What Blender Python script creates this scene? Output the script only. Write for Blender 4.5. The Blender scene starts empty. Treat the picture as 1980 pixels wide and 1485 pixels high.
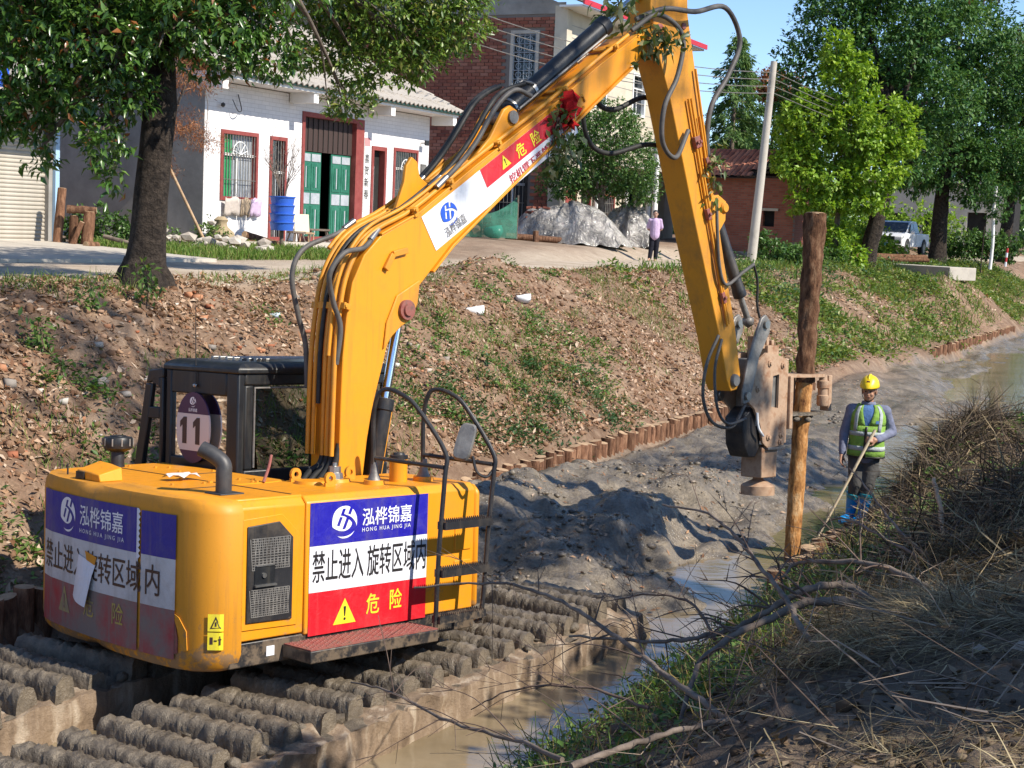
import bpy, bmesh, math, random
import numpy as np
from mathutils import Vector, Matrix, Euler, noise

random.seed(7)
RNG = np.random.default_rng(11)
S = bpy.context.scene
COL = S.collection
rad = math.radians

# ---------------------------------------------------------------- camera
cam_d = bpy.data.cameras.new('camera')
cam = bpy.data.objects.new('camera', cam_d)
COL.objects.link(cam)
S.camera = cam
PITCH, ROLL = rad(5.8), rad(2.4)
_r0 = Vector((1, 0, 0)); _f = Vector((0, math.cos(PITCH), -math.sin(PITCH))); _u0 = Vector((0, math.sin(PITCH), math.cos(PITCH)))
_r = math.cos(ROLL) * _r0 + math.sin(ROLL) * _u0
_u = -math.sin(ROLL) * _r0 + math.cos(ROLL) * _u0
m = Matrix((( _r.x, _u.x, -_f.x, 0), (_r.y, _u.y, -_f.y, 0), (_r.z, _u.z, -_f.z, 3.6), (0, 0, 0, 1)))
cam.matrix_world = m
cam_d.sensor_width = 36
cam_d.lens = 36 * 3000 / 1980
cam_d.clip_start = 0.1
cam_d.clip_end = 3000

# ---------------------------------------------------------------- light
SUN_AZ, SUN_EL = rad(119), rad(42)          # azimuth clockwise from +Y
world = bpy.data.worlds.new('World'); S.world = world; world.use_nodes = True
nt = world.node_tree
bg = nt.nodes['Background']
sky = nt.nodes.new('ShaderNodeTexSky'); sky.sky_type = 'NISHITA'; sky.sun_disc = False
sky.sun_elevation = SUN_EL; sky.sun_rotation = SUN_AZ
sky.air_density = 0.75; sky.dust_density = 0.0; sky.ozone_density = 4.0
nt.links.new(sky.outputs[0], bg.inputs[0]); bg.inputs[1].default_value = 0.15
sun_d = bpy.data.lights.new('sun', 'SUN'); sun_d.energy = 5.0; sun_d.angle = rad(0.53); sun_d.color = (1, 0.93, 0.82)
sun = bpy.data.objects.new('sun', sun_d); COL.objects.link(sun)
_sd = Vector((math.sin(SUN_AZ) * math.cos(SUN_EL), math.cos(SUN_AZ) * math.cos(SUN_EL), math.sin(SUN_EL)))
sun.rotation_euler = _sd.to_track_quat('Z', 'Y').to_euler()
sun.location = (0, 0, 60)
S.view_settings.view_transform = 'Standard'; S.view_settings.look = 'None'
S.view_settings.exposure = 0.5; S.view_settings.gamma = 1; S.view_settings.use_curve_mapping = False
S.render.engine = 'CYCLES'
S.cycles.max_bounces = 6; S.cycles.diffuse_bounces = 3; S.cycles.glossy_bounces = 3; S.cycles.transmission_bounces = 4
S.cycles.transparent_max_bounces = 6; S.cycles.use_denoising = True
S.cycles.sample_clamp_indirect = 6

# ---------------------------------------------------------------- canal frame: u along the canal, v across it towards the houses
DU = np.array([0.4305, 0.9026]); DV = np.array([-0.9026, 0.4305]); O0 = np.array([-0.14, 20.5])
CANAL = math.atan2(DU[1], DU[0])            # rotation of +X onto the canal direction
def xy(u, v): return O0[0] + u * DU[0] + v * DV[0], O0[1] + u * DU[1] + v * DV[1]
def uv(x, y): return (x - O0[0]) * DU[0] + (y - O0[1]) * DU[1], (x - O0[0]) * DV[0] + (y - O0[1]) * DV[1]

def _hash(ix, iy, s):
    h = (ix.astype(np.int64) * 374761393 + iy.astype(np.int64) * 668265263 + s * 1442695041) & 0xffffffff
    h = ((h ^ (h >> 13)) * 1274126177) & 0xffffffff
    h = ((h ^ (h >> 15)) * 2246822519) & 0xffffffff
    return ((h ^ (h >> 16)) & 0xffffff) / float(0xffffff) * 2 - 1
def vnoise(x, y, s=0):
    x = np.asarray(x, float); y = np.asarray(y, float)
    ix = np.floor(x); iy = np.floor(y); fx = x - ix; fy = y - iy
    fx = fx * fx * (3 - 2 * fx); fy = fy * fy * (3 - 2 * fy)
    a = _hash(ix, iy, s); b = _hash(ix + 1, iy, s); c = _hash(ix, iy + 1, s); d = _hash(ix + 1, iy + 1, s)
    return (a * (1 - fx) + b * fx) * (1 - fy) + (c * (1 - fx) + d * fx) * fy
def fbm(x, y, f=1.0, o=4, s=0, g=0.5):
    t = 0; a = 1.0
    for k in range(o):
        t = t + a * vnoise(np.asarray(x) * f, np.asarray(y) * f, s + k); f *= 2.03; a *= g
    return t
def gauss(u, v, cu, cv, su, sv): return np.exp(-((u - cu) / su) ** 2 - ((v - cv) / sv) ** 2)
def sstep(a, b, x): t = np.clip((x - a) / (b - a), 0, 1); return t * t * (3 - 2 * t)

PV = [-90, -14, -9.5, -8.2, -7.2, -6.2, -5.5, -5.05, -4.9, -4.65, -4.2, -3.6, -2.5, -0.4, -0.12, 0.1, 0.5, 1.2, 2.5, 3.9, 4.7, 5.3, 9, 13, 20, 60, 160]
PZ = [2.6, 2.2, 2.0, 1.76, 1.34, 0.86, 0.46, 0.20, 0.05, -0.34, -0.36, -0.20, 0.0, 0.04, 0.02, 0.26, 0.46, 0.86, 1.56, 2.28, 2.54, 2.6, 2.66, 2.84, 3.0, 3.3, 5]
def zgrid(u, v, detail=True):
    """terrain height over canal coordinates"""
    u = np.asarray(u, float); v = np.asarray(v, float)
    vv = v + np.where((v > 0.3) & (v < 5), 0.25 * vnoise(u * 0.22, v * 0, 5), 0) + 0.65 * (1 - sstep(1, 9, u)) * sstep(0.3, 3, v) * (1 - sstep(5, 9, v))
    z = np.interp(vv, PV, PZ)
    far = sstep(22, 60, u) * sstep(4.5, 9, v)
    z = z + far * 0.25 + 0.36 * sstep(17, 25, u) * sstep(8.8, 10.0, v)
    bank = sstep(0.25, 1.2, v) * (1 - sstep(4.6, 5.6, v))
    bed = sstep(-4.75, -4.4, v) * (1 - sstep(-0.3, 0.0, v))
    near = 1 - sstep(-5.6, -4.95, v)
    # spoil hump on the bank crest, soil slide into the canal
    z = z + 0.36 * gauss(u, v, 9.4, 4.9, 1.5, 0.7) + 0.22 * gauss(u, v, 14, 4.4, 3, 0.7)
    z = z + 0.35 * gauss(u, v, 20, -0.6, 4, 1.1) + 0.1 * gauss(u, v, 26, 0, 5, 1)
    # canal bed: mud mounds in front of the machine, pools further off
    z = z + bed * (0.42 * gauss(u, v, -2.2, -0.9, 3.0, 0.75) + 0.34 * gauss(u, v, -2.4, -2.5, 1.9, 0.7) + 0.22 * gauss(u, v, 1.2, -2.2, 2.0, 0.8)
                   + 0.28 * gauss(u, v, 0.4, -0.7, 1.3, 0.5) + 0.12 * gauss(u, v, 8, -1.5, 5, 1.5)
                   - 0.42 * sstep(-4.6, -6.4, u)
                   - 0.25 * gauss(u, v, 27, -2.6, 7, 2.0) - 0.27 * gauss(u, v, 40, -2.5, 12, 2.2) + 0.09 * sstep(15, 20, u) * fbm(u * 0.35, v * 0.9, 1, 3, 33) - 0.25 * gauss(u, v, 1.8, -4.2, 2.6, 0.6)
                   - 0.26 * gauss(u, v, 12.5, -3.3, 3.2, 0.8))
    amp = 0.10 + 0.11 * (1 - sstep(-2, 6, u))
    z = z + bed * amp * fbm(u * 0.8, v * 1.3, 1.0, 3, 20)
    # heaps on the near bank
    z = z + 0.66 * gauss(u, v, 1.5, -5.75, 2.0, 0.5) + 0.10 * gauss(u, v, 5.0, -6.2, 3.0, 0.7) + 0.20 * gauss(u, v, -6.0, -7.6, 2.5, 0.7) + 0.2 * gauss(u, v, -10.5, -7.2, 1.8, 0.6)
    z = z + 1.1 * gauss(u, v, 45, 1.9, 5.0, 1.3)
    if detail:
        lump = fbm(u, v, 1.1, 3, 40)
        z = z + bank * (0.10 * lump + 0.05 * fbm(u, v, 4.5, 3, 50)) + near * (0.08 * lump + 0.04 * fbm(u, v, 5, 3, 60))
        ridg = 1 - np.abs(fbm(u, v, 3.0, 3, 70))
        z = z + bed * (0.035 * ridg + 0.03 * fbm(u, v, 7.0, 3, 80, 0.6)) * (1 - 0.6 * sstep(6, 14, u))
        z = z + sstep(5.2, 6, v) * 0.012 * fbm(u, v, 0.8, 3, 90)
    return z
def zg(x, y):
    a, b = uv(x, y)
    return float(zgrid(np.array([a]), np.array([b]))[0])

# ---------------------------------------------------------------- mesh helpers
def frames(pts):
    """rotation-minimising frames along a polyline"""
    n = len(pts); T = []
    for i in range(n):
        a = pts[max(i - 1, 0)]; b = pts[min(i + 1, n - 1)]
        t = (b - a); T.append(t.normalized() if t.length > 1e-9 else Vector((0, 0, 1)))
    ref = Vector((0, 0, 1)) if abs(T[0].z) < 0.9 else Vector((1, 0, 0))
    A = [(ref - T[0] * ref.dot(T[0])).normalized()]
    for i in range(1, n):
        a = A[-1] - T[i] * A[-1].dot(T[i])
        A.append(a.normalized() if a.length > 1e-6 else A[-1])
    return T, A
def crom(P, k=6):
    P = [Vector(p) for p in P]; out = []
    for i in range(len(P) - 1):
        p0 = P[i - 1] if i else P[0] * 2 - P[1]; p1 = P[i]; p2 = P[i + 1]
        p3 = P[i + 2] if i + 2 < len(P) else P[-1] * 2 - P[-2]
        for j in range(k):
            t = j / k
            out.append(0.5 * ((2 * p1) + (p2 - p0) * t + (2 * p0 - 5 * p1 + 4 * p2 - p3) * t * t + (3 * p1 - p0 - 3 * p2 + p3) * t ** 3))
    out.append(P[-1]); return out

class MB:
    def __init__(s): s.v = []; s.f = []; s.m = []
    def add(s, vs, fs, mi=0):
        o = len(s.v); s.v.extend([tuple(p) for p in vs]); s.f.extend([tuple(i + o for i in f) for f in fs]); s.m.extend([mi] * len(fs)); return s
    def box(s, c, d, R=None, mi=0, taper=1.0):
        x, y, z = d[0] / 2, d[1] / 2, d[2] / 2; c = Vector(c)
        P = [Vector((a * x * (taper if k > 0 else 1), b * y * (taper if k > 0 else 1), k * z)) for k in (-1, 1) for a, b in ((-1, -1), (1, -1), (1, 1), (-1, 1))]
        if R is not None: P = [R @ p for p in P]
        return s.add([p + c for p in P], [(3, 2, 1, 0), (4, 5, 6, 7), (0, 1, 5, 4), (1, 2, 6, 5), (2, 3, 7, 6), (3, 0, 4, 7)], mi)
    def span(s, lo, hi, mi=0):
        return s.box([(a + b) / 2 for a, b in zip(lo, hi)], [abs(b - a) for a, b in zip(lo, hi)], None, mi)
    def bar(s, a, b, w, h, up=(0, 0, 1), mi=0):
        a = Vector(a); b = Vector(b); t = (b - a); L = t.length; t.normalize(); up = Vector(up)
        n = up - t * up.dot(t); n = n.normalized() if n.length > 1e-5 else Vector((1, 0, 0)); q = n.cross(t)
        R = Matrix((t, q, n)).transposed()
        return s.box((a + b) / 2, (L, w, h), R, mi)
    def tube(s, pts, r, n=8, cap=True, mi=0, jit=0.0):
        pts = [Vector(p) for p in pts]; T, A = frames(pts); k = len(pts)
        rr = r if hasattr(r, '__len__') else [r] * k
        vs = []
        for i in range(k):
            B = T[i].cross(A[i])
            for j in range(n):
                a = 2 * math.pi * j / n; q = rr[i] * (1 + (random.uniform(-jit, jit) if jit else 0))
                vs.append(pts[i] + (A[i] * math.cos(a) + B * math.sin(a)) * q)
        fs = [(i * n + j, i * n + (j + 1) % n, (i + 1) * n + (j + 1) % n, (i + 1) * n + j) for i in range(k - 1) for j in range(n)]
        if cap: fs += [tuple(range(n - 1, -1, -1)), tuple(range((k - 1) * n, k * n))]
        return s.add(vs, fs, mi)
    def cyl(s, a, b, r0, r1=None, n=16, mi=0): return s.tube([a, b], [r0, r0 if r1 is None else r1], n, True, mi)
    def lathe(s, c, axis, prof, n=20, mi=0):
        """prof: list of (distance along axis, radius)"""
        c = Vector(c); ax = Vector(axis).normalized()
        return s.tube_along([c + ax * d for d, r in prof], [max(r, 1e-4) for d, r in prof], ax, n, mi)
    def tube_along(s, pts, rr, ax, n, mi=0):
        ref = Vector((0, 0, 1)) if abs(ax.z) < 0.9 else Vector((1, 0, 0))
        A = (ref - ax * ref.dot(ax)).normalized(); B = ax.cross(A); k = len(pts); vs = []
        for p, r in zip(pts, rr):
            for j in range(n):
                a = 2 * math.pi * j / n; vs.append(p + (A * math.cos(a) + B * math.sin(a)) * r)
        fs = [(i * n + j, i * n + (j + 1) % n, (i + 1) * n + (j + 1) % n, (i + 1) * n + j) for i in range(k - 1) for j in range(n)]
        fs += [tuple(range(n - 1, -1, -1)), tuple(range((k - 1) * n, k * n))]
        return s.add(vs, fs, mi)
    def prism(s, poly, fn, d0, d1, mi=0, mside=None):
        """poly in 2D, fn(a, b, depth) -> point"""
        n = len(poly); vs = [fn(a, b, d0) for a, b in poly] + [fn(a, b, d1) for a, b in poly]
        o = len(s.v)
        s.add(vs, [tuple(range(n - 1, -1, -1)), tuple(range(n, 2 * n))], mi)
        s.f.extend([tuple(o + q for q in (i, (i + 1) % n, n + (i + 1) % n, n + i)) for i in range(n)]); s.m.extend([mi if mside is None else mside] * n)
        return s
    def blob(s, c, r, sub=1, j=0.25, sq=(1, 1, 1), mi=0, seed=0):
        bm = bmesh.new(); bmesh.ops.create_icosphere(bm, subdivisions=sub, radius=1)
        c = Vector(c); vs = []
        for v in bm.verts:
            q = v.co * (1 + j * noise.noise(v.co * 1.7 + Vector((seed * 3.7 + c.x, c.y, c.z))))
            vs.append(Vector((q.x * sq[0], q.y * sq[1], q.z * sq[2])) * r + c)
        fs = [[x.index for x in f.verts] for f in bm.faces]; bm.free()
        return s.add(vs, fs, mi)
    def build(s, name, mats, parent=None, smooth=None, bevel=0, mesh_only=False):
        me = bpy.data.meshes.new(name); me.from_pydata(s.v, [], s.f); 
        mats = mats if isinstance(mats, (list, tuple)) else [mats]
        for q in mats: me.materials.append(q)
        if len(mats) > 1: me.polygons.foreach_set('material_index', s.m)
        if smooth is not None:
            me.polygons.foreach_set('use_smooth', [True] * len(me.polygons)); me.set_sharp_from_angle(angle=rad(smooth))
        me.update()
        if mesh_only: return me
        return link(name, me, parent, bevel)

def link(name, data, parent=None, bevel=0):
    o = bpy.data.objects.new(name, data); COL.objects.link(o)
    if parent is not None: o.parent = parent
    if bevel:
        b = o.modifiers.new('bevel', 'BEVEL'); b.width = bevel; b.segments = 2; b.limit_method = 'ANGLE'; b.angle_limit = rad(40)
    return o
def tag(o, label=None, cat=None, group=None, kind=None):
    if label: o['label'] = label
    if cat: o['category'] = cat
    if group: o['group'] = group
    if kind: o['kind'] = kind
    return o
def thing(name, label, cat, loc=(0, 0, 0), rz=0, group=None, mat=None):
    o = bpy.data.objects.new(name, None); COL.objects.link(o); o.empty_display_size = 0.2
    if mat is not None: o.matrix_world = mat
    else: o.location = loc; o.rotation_euler = (0, 0, rz)
    return tag(o, label, cat, group)
def np_mesh(name, V, F, mat, parent=None, kind=None, smooth=False):
    """V (n,3) array, F (m,k) array of equal sized faces"""
    me = bpy.data.meshes.new(name); V = np.asarray(V, np.float32); F = np.asarray(F, np.int32); k = F.shape[1]
    me.vertices.add(len(V)); me.vertices.foreach_set('co', V.ravel())
    me.loops.add(F.size); me.loops.foreach_set('vertex_index', F.ravel())
    me.polygons.add(len(F)); me.polygons.foreach_set('loop_start', np.arange(0, F.size, k, dtype=np.int32))
    for q in (mat if isinstance(mat, (list, tuple)) else [mat]): me.materials.append(q)
    if smooth: me.polygons.foreach_set('use_smooth', np.ones(len(F), bool))
    me.update(calc_edges=True); me.validate()
    o = link(name, me, parent)
    if kind: o['kind'] = kind
    return o
def unit(a): return a / np.maximum(np.linalg.norm(a, axis=-1, keepdims=True), 1e-9)

def leaf_arrays(P, D, Nn, L, Wd, fold=0.25, droop=0.15):
    """leaves of four triangles: P base points, D directions, Nn approximate normals"""
    D = unit(D); X = unit(np.cross(D, Nn)); Nn = np.cross(X, D)
    L = np.asarray(L)[:, None]; Wd = np.asarray(Wd)[:, None]
    mid = P + D * L * 0.45
    a = mid + X * Wd * 0.5 + Nn * Wd * fold
    b = mid - X * Wd * 0.5 + Nn * Wd * fold
    tip = P + D * L - Nn * L * droop
    n = len(P)
    V = np.stack([P, a, mid, b, tip], 1).reshape(-1, 3)
    base = (np.arange(n) * 5)[:, None]
    F = np.concatenate([base + np.array([[0, 1, 2]]), base + np.array([[0, 2, 3]]), base + np.array([[1, 4, 2]]), base + np.array([[2, 4, 3]])], 1).reshape(-1, 3)
    return V, F
def flake_arrays(P, D, Nn, L, Wd, fold=0.2):
    """two-triangle leaves"""
    D = unit(D); X = unit(np.cross(D, Nn)); Nn = np.cross(X, D)
    L = np.asarray(L)[:, None]; Wd = np.asarray(Wd)[:, None]
    mid = P + D * L * 0.45
    V = np.stack([P, mid + X * Wd * 0.5 + Nn * Wd * fold, P + D * L, mid - X * Wd * 0.5 + Nn * Wd * fold], 1).reshape(-1, 3)
    base = (np.arange(len(P)) * 4)[:, None]
    F = np.concatenate([base + np.array([[0, 1, 2]]), base + np.array([[0, 2, 3]])], 1).reshape(-1, 3)
    return V, F
def blade_arrays(P, D, Nn, L, Wd, bend):
    """thin bent straws: two quads each"""
    D = unit(D); X = unit(np.cross(D, Nn)); L = np.asarray(L)[:, None]; Wd = np.asarray(Wd)[:, None]
    m_ = P + D * L * 0.5 + bend * L * 0.12; t = P + D * L - bend * L * 0.1
    V = np.stack([P + X * Wd / 2, P - X * Wd / 2, m_ + X * Wd / 2, m_ - X * Wd / 2, t + X * Wd / 4, t - X * Wd / 4], 1).reshape(-1, 3)
    base = (np.arange(len(P)) * 6)[:, None]
    F = np.concatenate([base + np.array([[0, 1, 3, 2]]), base + np.array([[2, 3, 5, 4]])], 1).reshape(-1, 4)
    return V, F
def curl_arrays(P, D, Nn, L, Wd, amp):
    """bent straws of four quads: the direction wanders along the stem"""
    n = len(P); L = np.asarray(L)[:, None] / 4; Wd = np.asarray(Wd)[:, None]; d = unit(D); p = P.copy(); R = []; w = unit(RNG.normal(size=(n, 3)))
    for k in range(5):
        X = unit(np.cross(d, Nn)); q = Wd * (1.0 if k < 3 else 0.75 if k == 3 else 0.4) / 2; R += [p + X * q, p - X * q]; p = p + d * L; d = unit(d + w * amp * RNG.uniform(-0.3, 1.0, (n, 1)) + RNG.normal(size=(n, 3)) * amp * 0.35 * (RNG.uniform(size=(n, 1)) < 0.35))
    V = np.stack(R, 1).reshape(-1, 3); b = (np.arange(n) * 10)[:, None]; F = np.concatenate([b + np.array([[2 * k, 2 * k + 1, 2 * k + 3, 2 * k + 2]]) for k in range(4)], 1).reshape(-1, 4); return V, F
def rnd_dir(n): return unit(RNG.normal(size=(n, 3)))

# ---------------------------------------------------------------- materials
class NT:
    def __init__(s, name):
        s.mat = bpy.data.materials.new(name); s.mat.use_nodes = True; s.t = s.mat.node_tree; s.b = s.t.nodes['Principled BSDF']
    def n(s, typ, **kw):
        q = s.t.nodes.new(typ)
        for k, v in kw.items():
            if hasattr(q, k): setattr(q, k, v)
        return q
    def l(s, a, b): s.t.links.new(a, b)
    def coord(s, kind='Object'): return s.n('ShaderNodeTexCoord').outputs[kind]
    def noise(s, scale, detail=4, rough=0.6, vec=None, out='Fac', dist=0.0):
        q = s.n('ShaderNodeTexNoise'); q.inputs['Scale'].default_value = scale; q.inputs['Detail'].default_value = detail
        q.inputs['Roughness'].default_value = rough; q.inputs['Distortion'].default_value = dist
        if vec is not None: s.l(vec, q.inputs['Vector'])
        return q.outputs[out]
    def ramp(s, fac, stops, interp='LINEAR'):
        q = s.n('ShaderNodeValToRGB'); e = q.color_ramp.elements; q.color_ramp.interpolation = interp
        while len(e) < len(stops): e.new(0.5)
        for i, (p, c) in enumerate(stops):
            e[i].position = p; e[i].color = (*c, 1) if hasattr(c, '__len__') else (c, c, c, 1)
        s.l(fac, q.inputs['Fac']); return q.outputs['Color']
    def mix(s, fac, a, b, mode='MIX'):
        q = s.n('ShaderNodeMix', data_type='RGBA', blend_type=mode)
        for sock, val in ((q.inputs[0], fac), (q.inputs[6], a), (q.inputs[7], b)):
            if hasattr(val, 'links') or hasattr(val, 'is_output'): s.l(val, sock)
            elif hasattr(val, '__len__'): sock.default_value = (*val[:3], 1)
            else: sock.default_value = val
        return q.outputs[2]
    def bump(s, h, strength=0.3, dist=0.02):
        q = s.n('ShaderNodeBump'); q.inputs['Strength'].default_value = strength; q.inputs['Distance'].default_value = dist
        s.l(h, q.inputs['Height']); s.l(q.outputs[0], s.b.inputs['Normal'])
    def set(s, color=None, rough=None, metal=None, spec=None):
        if color is not None:
            if hasattr(color, 'is_output'): s.l(color, s.b.inputs['Base Color'])
            else: s.b.inputs['Base Color'].default_value = (*color, 1)
        if rough is not None:
            if hasattr(rough, 'is_output'): s.l(rough, s.b.inputs['Roughness'])
            else: s.b.inputs['Roughness'].default_value = rough
        if metal is not None: s.b.inputs['Metallic'].default_value = metal
        if spec is not None: s.b.inputs['Specular IOR Level'].default_value = spec
        return s.mat
def varied(name, c0, c1, scale=4, rough=0.8, bump=0.3, bscale=None, metal=0, spec=0.3, bdist=0.02, c2=None):
    t = NT(name); co = t.coord(); f = t.noise(scale, 5, 0.65, co)
    stops = [(0.35, c0), (0.65, c1)] if c2 is None else [(0.3, c0), (0.5, c1), (0.7, c2)]
    c = t.ramp(f, stops); h = t.noise(bscale or scale * 4, 5, 0.7, co)
    if bump: t.bump(h, bump, bdist)
    return t.set(c, rough, metal, spec)
def leaf_mat(name, cols, trans=0.25, rough=0.45, spec=0.4):
    """each leaf its own tone (random per island), thin and translucent"""
    t = NT(name); g = t.n('ShaderNodeNewGeometry'); k = len(cols)
    c = t.ramp(g.outputs['Random Per Island'], [(i / k, q) for i, q in enumerate(cols)], 'CONSTANT')
    t.set(c, rough, 0, spec)
    tr = t.n('ShaderNodeBsdfTranslucent'); t.l(t.mix(1.0, c, (1.25, 1.25, 0.55), 'MULTIPLY'), tr.inputs['Color'])
    mx = t.n('ShaderNodeMixShader'); mx.inputs[0].default_value = trans
    t.l(t.b.outputs[0], mx.inputs[1]); t.l(tr.outputs[0], mx.inputs[2])
    t.l(mx.outputs[0], t.t.nodes['Material Output'].inputs['Surface'])
    return t.mat

def paint(name, col, dirt=0.35, rough=0.38, dcol=(0.16, 0.11, 0.06), scale=5, thr=0.50, streak=0.4, splash=0.0):
    t = NT(name); co = t.coord(); f = t.noise(scale, 8, 0.7, co); f2 = t.noise(scale * 0.3, 3, 0.5, co)
    fac = t.ramp(t.mix(0.5, f, f2), [(thr, 0.0), (thr + 0.2, dirt)])
    c = t.mix(fac, col, dcol); mp = t.n('ShaderNodeMapping'); mp.inputs['Scale'].default_value = (9, 9, 0.6); t.l(co, mp.inputs[0]); c = t.mix(t.ramp(t.noise(1.6, 5, 0.65, mp.outputs[0]), [(0.52, 0.0), (0.74, streak)]), c, dcol); fine = t.ramp(t.noise(scale * 16, 3, 0.6, co), [(0.62, 0.0), (0.75, dirt * 0.5)])
    c = t.mix(fine, c, dcol)
    if splash:
        sz = t.n('ShaderNodeSeparateXYZ'); t.l(co, sz.inputs[0]); q = t.n('ShaderNodeMath', operation='MULTIPLY_ADD'); t.l(sz.outputs[2], q.inputs[0]); q.inputs[1].default_value = -0.55; t.l(t.noise(7, 6, 0.75, co), q.inputs[2])
        c = t.mix(t.ramp(q.outputs[0], [(0.50, 0.0), (0.60, splash)]), c, (0.20, 0.145, 0.095))
    r = t.ramp(f, [(0.3, rough), (0.75, min(1, rough + 0.3))])
    vin = 'vinyl' in name; t.bump(t.noise(scale * (0.9 if vin else 6), 4, 0.55, co, dist=1.5 if vin else 0), 0.30 if vin else 0.05, 0.03 if vin else 0.01)
    return t.set(c, r, 0, 0.45)
M = {}
M['yellow'] = paint('yellow_paint', (0.74, 0.285, 0.008), 0.35, 0.34, (0.30, 0.15, 0.03), splash=0.55)
M['yellow_worn'] = paint('worn_yellow_paint', (0.64, 0.265, 0.015), 0.6, 0.45, (0.17, 0.10, 0.05), 4, 0.52, 0.35, 0.75)
M['yellow_pipe'] = paint('yellow_pipe_paint', (0.66, 0.27, 0.015), 0.5, 0.4, (0.25, 0.13, 0.04), 7)
M['black'] = paint('black_paint', (0.018, 0.018, 0.02), 0.5, 0.35, (0.13, 0.10, 0.07), 6, splash=0.6)
M['black_clean'] = paint('black_cab_paint', (0.012, 0.013, 0.015), 0.15, 0.28, (0.08, 0.07, 0.05), 6)
M['rubber'] = varied('black_rubber', (0.018, 0.018, 0.018), (0.04, 0.038, 0.034), 8, 0.55, 0.1)
M['hose_spiral'] = varied('grey_hose_wrap', (0.07, 0.065, 0.06), (0.12, 0.11, 0.10), 8, 0.55, 0.1)
M['steel'] = varied('bare_steel', (0.30, 0.29, 0.27), (0.42, 0.40, 0.37), 9, 0.35, 0.05, metal=0.85)
M['chrome'] = varied('chrome_rod', (0.75, 0.75, 0.77), (0.82, 0.82, 0.84), 4, 0.12, 0, metal=1)
M['dull_steel'] = varied('dull_grey_steel', (0.16, 0.15, 0.14), (0.30, 0.28, 0.25), 8, 0.5, 0.2, metal=0.4)
M['tan_steel'] = varied('dusty_tan_steel', (0.33, 0.20, 0.125), (0.43, 0.29, 0.19), 6, 0.65, 0.2, c2=(0.25, 0.11, 0.05))
M['mud'] = varied('wet_mud_crust', (0.075, 0.06, 0.043), (0.155, 0.125, 0.09), 9, 0.4, 0.8, 34, spec=0.5, bdist=0.025, c2=(0.235, 0.19, 0.135))
M['mud_dry'] = varied('drying_mud', (0.30, 0.20, 0.125), (0.40, 0.29, 0.19), 5, 0.75, 0.8, 26, bdist=0.03, c2=(0.24, 0.17, 0.11))
M['exhaust'] = varied('heat_stained_steel', (0.05, 0.05, 0.055), (0.10, 0.095, 0.09), 7, 0.5, 0.05, metal=0.5)
M['bark_shaded'] = varied('shaded_dark_bark', (0.018, 0.013, 0.010), (0.075, 0.056, 0.042), 9, 0.9, 1.0, 16, bdist=0.09)  # dark bark, deepened so the crown's shade on the trunks is in the colour
M['bark'] = varied('grey_brown_bark', (0.09, 0.07, 0.055), (0.20, 0.16, 0.125), 9, 0.9, 0.7, 30)
M['branch'] = varied('bare_branch_bark', (0.10, 0.075, 0.06), (0.24, 0.19, 0.15), 8, 0.85, 0.5, 40, bdist=0.01)
M['twig'] = varied('twig_bark', (0.08, 0.05, 0.04), (0.17, 0.12, 0.09), 8, 0.85, 0.2, 40)
M['concrete'] = varied('concrete', (0.36, 0.32, 0.27), (0.50, 0.45, 0.38), 1.2, 0.9, 0.2, 14, c2=(0.43, 0.39, 0.33))
M['white_plaster'] = varied('white_plaster', (0.70, 0.68, 0.64), (0.80, 0.79, 0.76), 1.5, 0.8, 0.1, 20)
M['grey_render'] = varied('grey_cement_render', (0.25, 0.235, 0.215), (0.36, 0.34, 0.31), 1.2, 0.9, 0.2, 12)
M['cream'] = varied('cream_render', (0.50, 0.44, 0.34), (0.62, 0.56, 0.45), 1.0, 0.9, 0.2, 12)
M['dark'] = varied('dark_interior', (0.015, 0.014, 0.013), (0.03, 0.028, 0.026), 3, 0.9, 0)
M['red_trim'] = varied('red_brown_trim', (0.22, 0.045, 0.04), (0.28, 0.07, 0.06), 5, 0.6, 0.1)
M['green_door'] = varied('green_metal_door', (0.02, 0.12, 0.075), (0.035, 0.17, 0.11), 4, 0.4, 0.1)
M['white_paint'] = varied('white_paint', (0.74, 0.74, 0.72), (0.82, 0.82, 0.81), 4, 0.35, 0.03)
M['glass'] = NT('dark_window_glass').set((0.02, 0.025, 0.03), 0.06, 0, 0.8)
t = NT('clear_cab_glass'); t.set((0.75, 0.85, 0.83), 0.02, 0, 0.5); t.b.inputs['Transmission Weight'].default_value = 1.0; t.b.inputs['IOR'].default_value = 1.02; M['cab_glass_clear'] = t.mat
t = NT('tinted_cab_glass'); 
_gl = t.n('ShaderNodeBsdfGlossy'); _gl.inputs['Roughness'].default_value = 0.03; _gl.inputs['Color'].default_value = (0.9, 0.95, 0.95, 1)
_tr = t.n('ShaderNodeBsdfTransparent'); _tr.inputs['Color'].default_value = (0.33, 0.40, 0.38, 1)
_fr = t.n('ShaderNodeFresnel'); _fr.inputs['IOR'].default_value = 1.6
_mx = t.n('ShaderNodeMixShader'); t.l(_fr.outputs[0], _mx.inputs[0]); t.l(_tr.outputs[0], _mx.inputs[1]); t.l(_gl.outputs[0], _mx.inputs[2])
t.l(_mx.outputs[0], t.t.nodes['Material Output'].inputs['Surface']); M['cab_glass'] = t.mat
M['blue'] = paint('blue_vinyl', (0.018, 0.014, 0.33), 0.3, 0.3, (0.12, 0.10, 0.16), 9)
M['blue_rear'] = paint('faded_blue_vinyl', (0.035, 0.028, 0.26), 0.45, 0.5, (0.20, 0.17, 0.18), 7)
M['white_v'] = paint('white_vinyl', (0.74, 0.75, 0.78), 0.16, 0.3, (0.40, 0.38, 0.36), 8)
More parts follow.
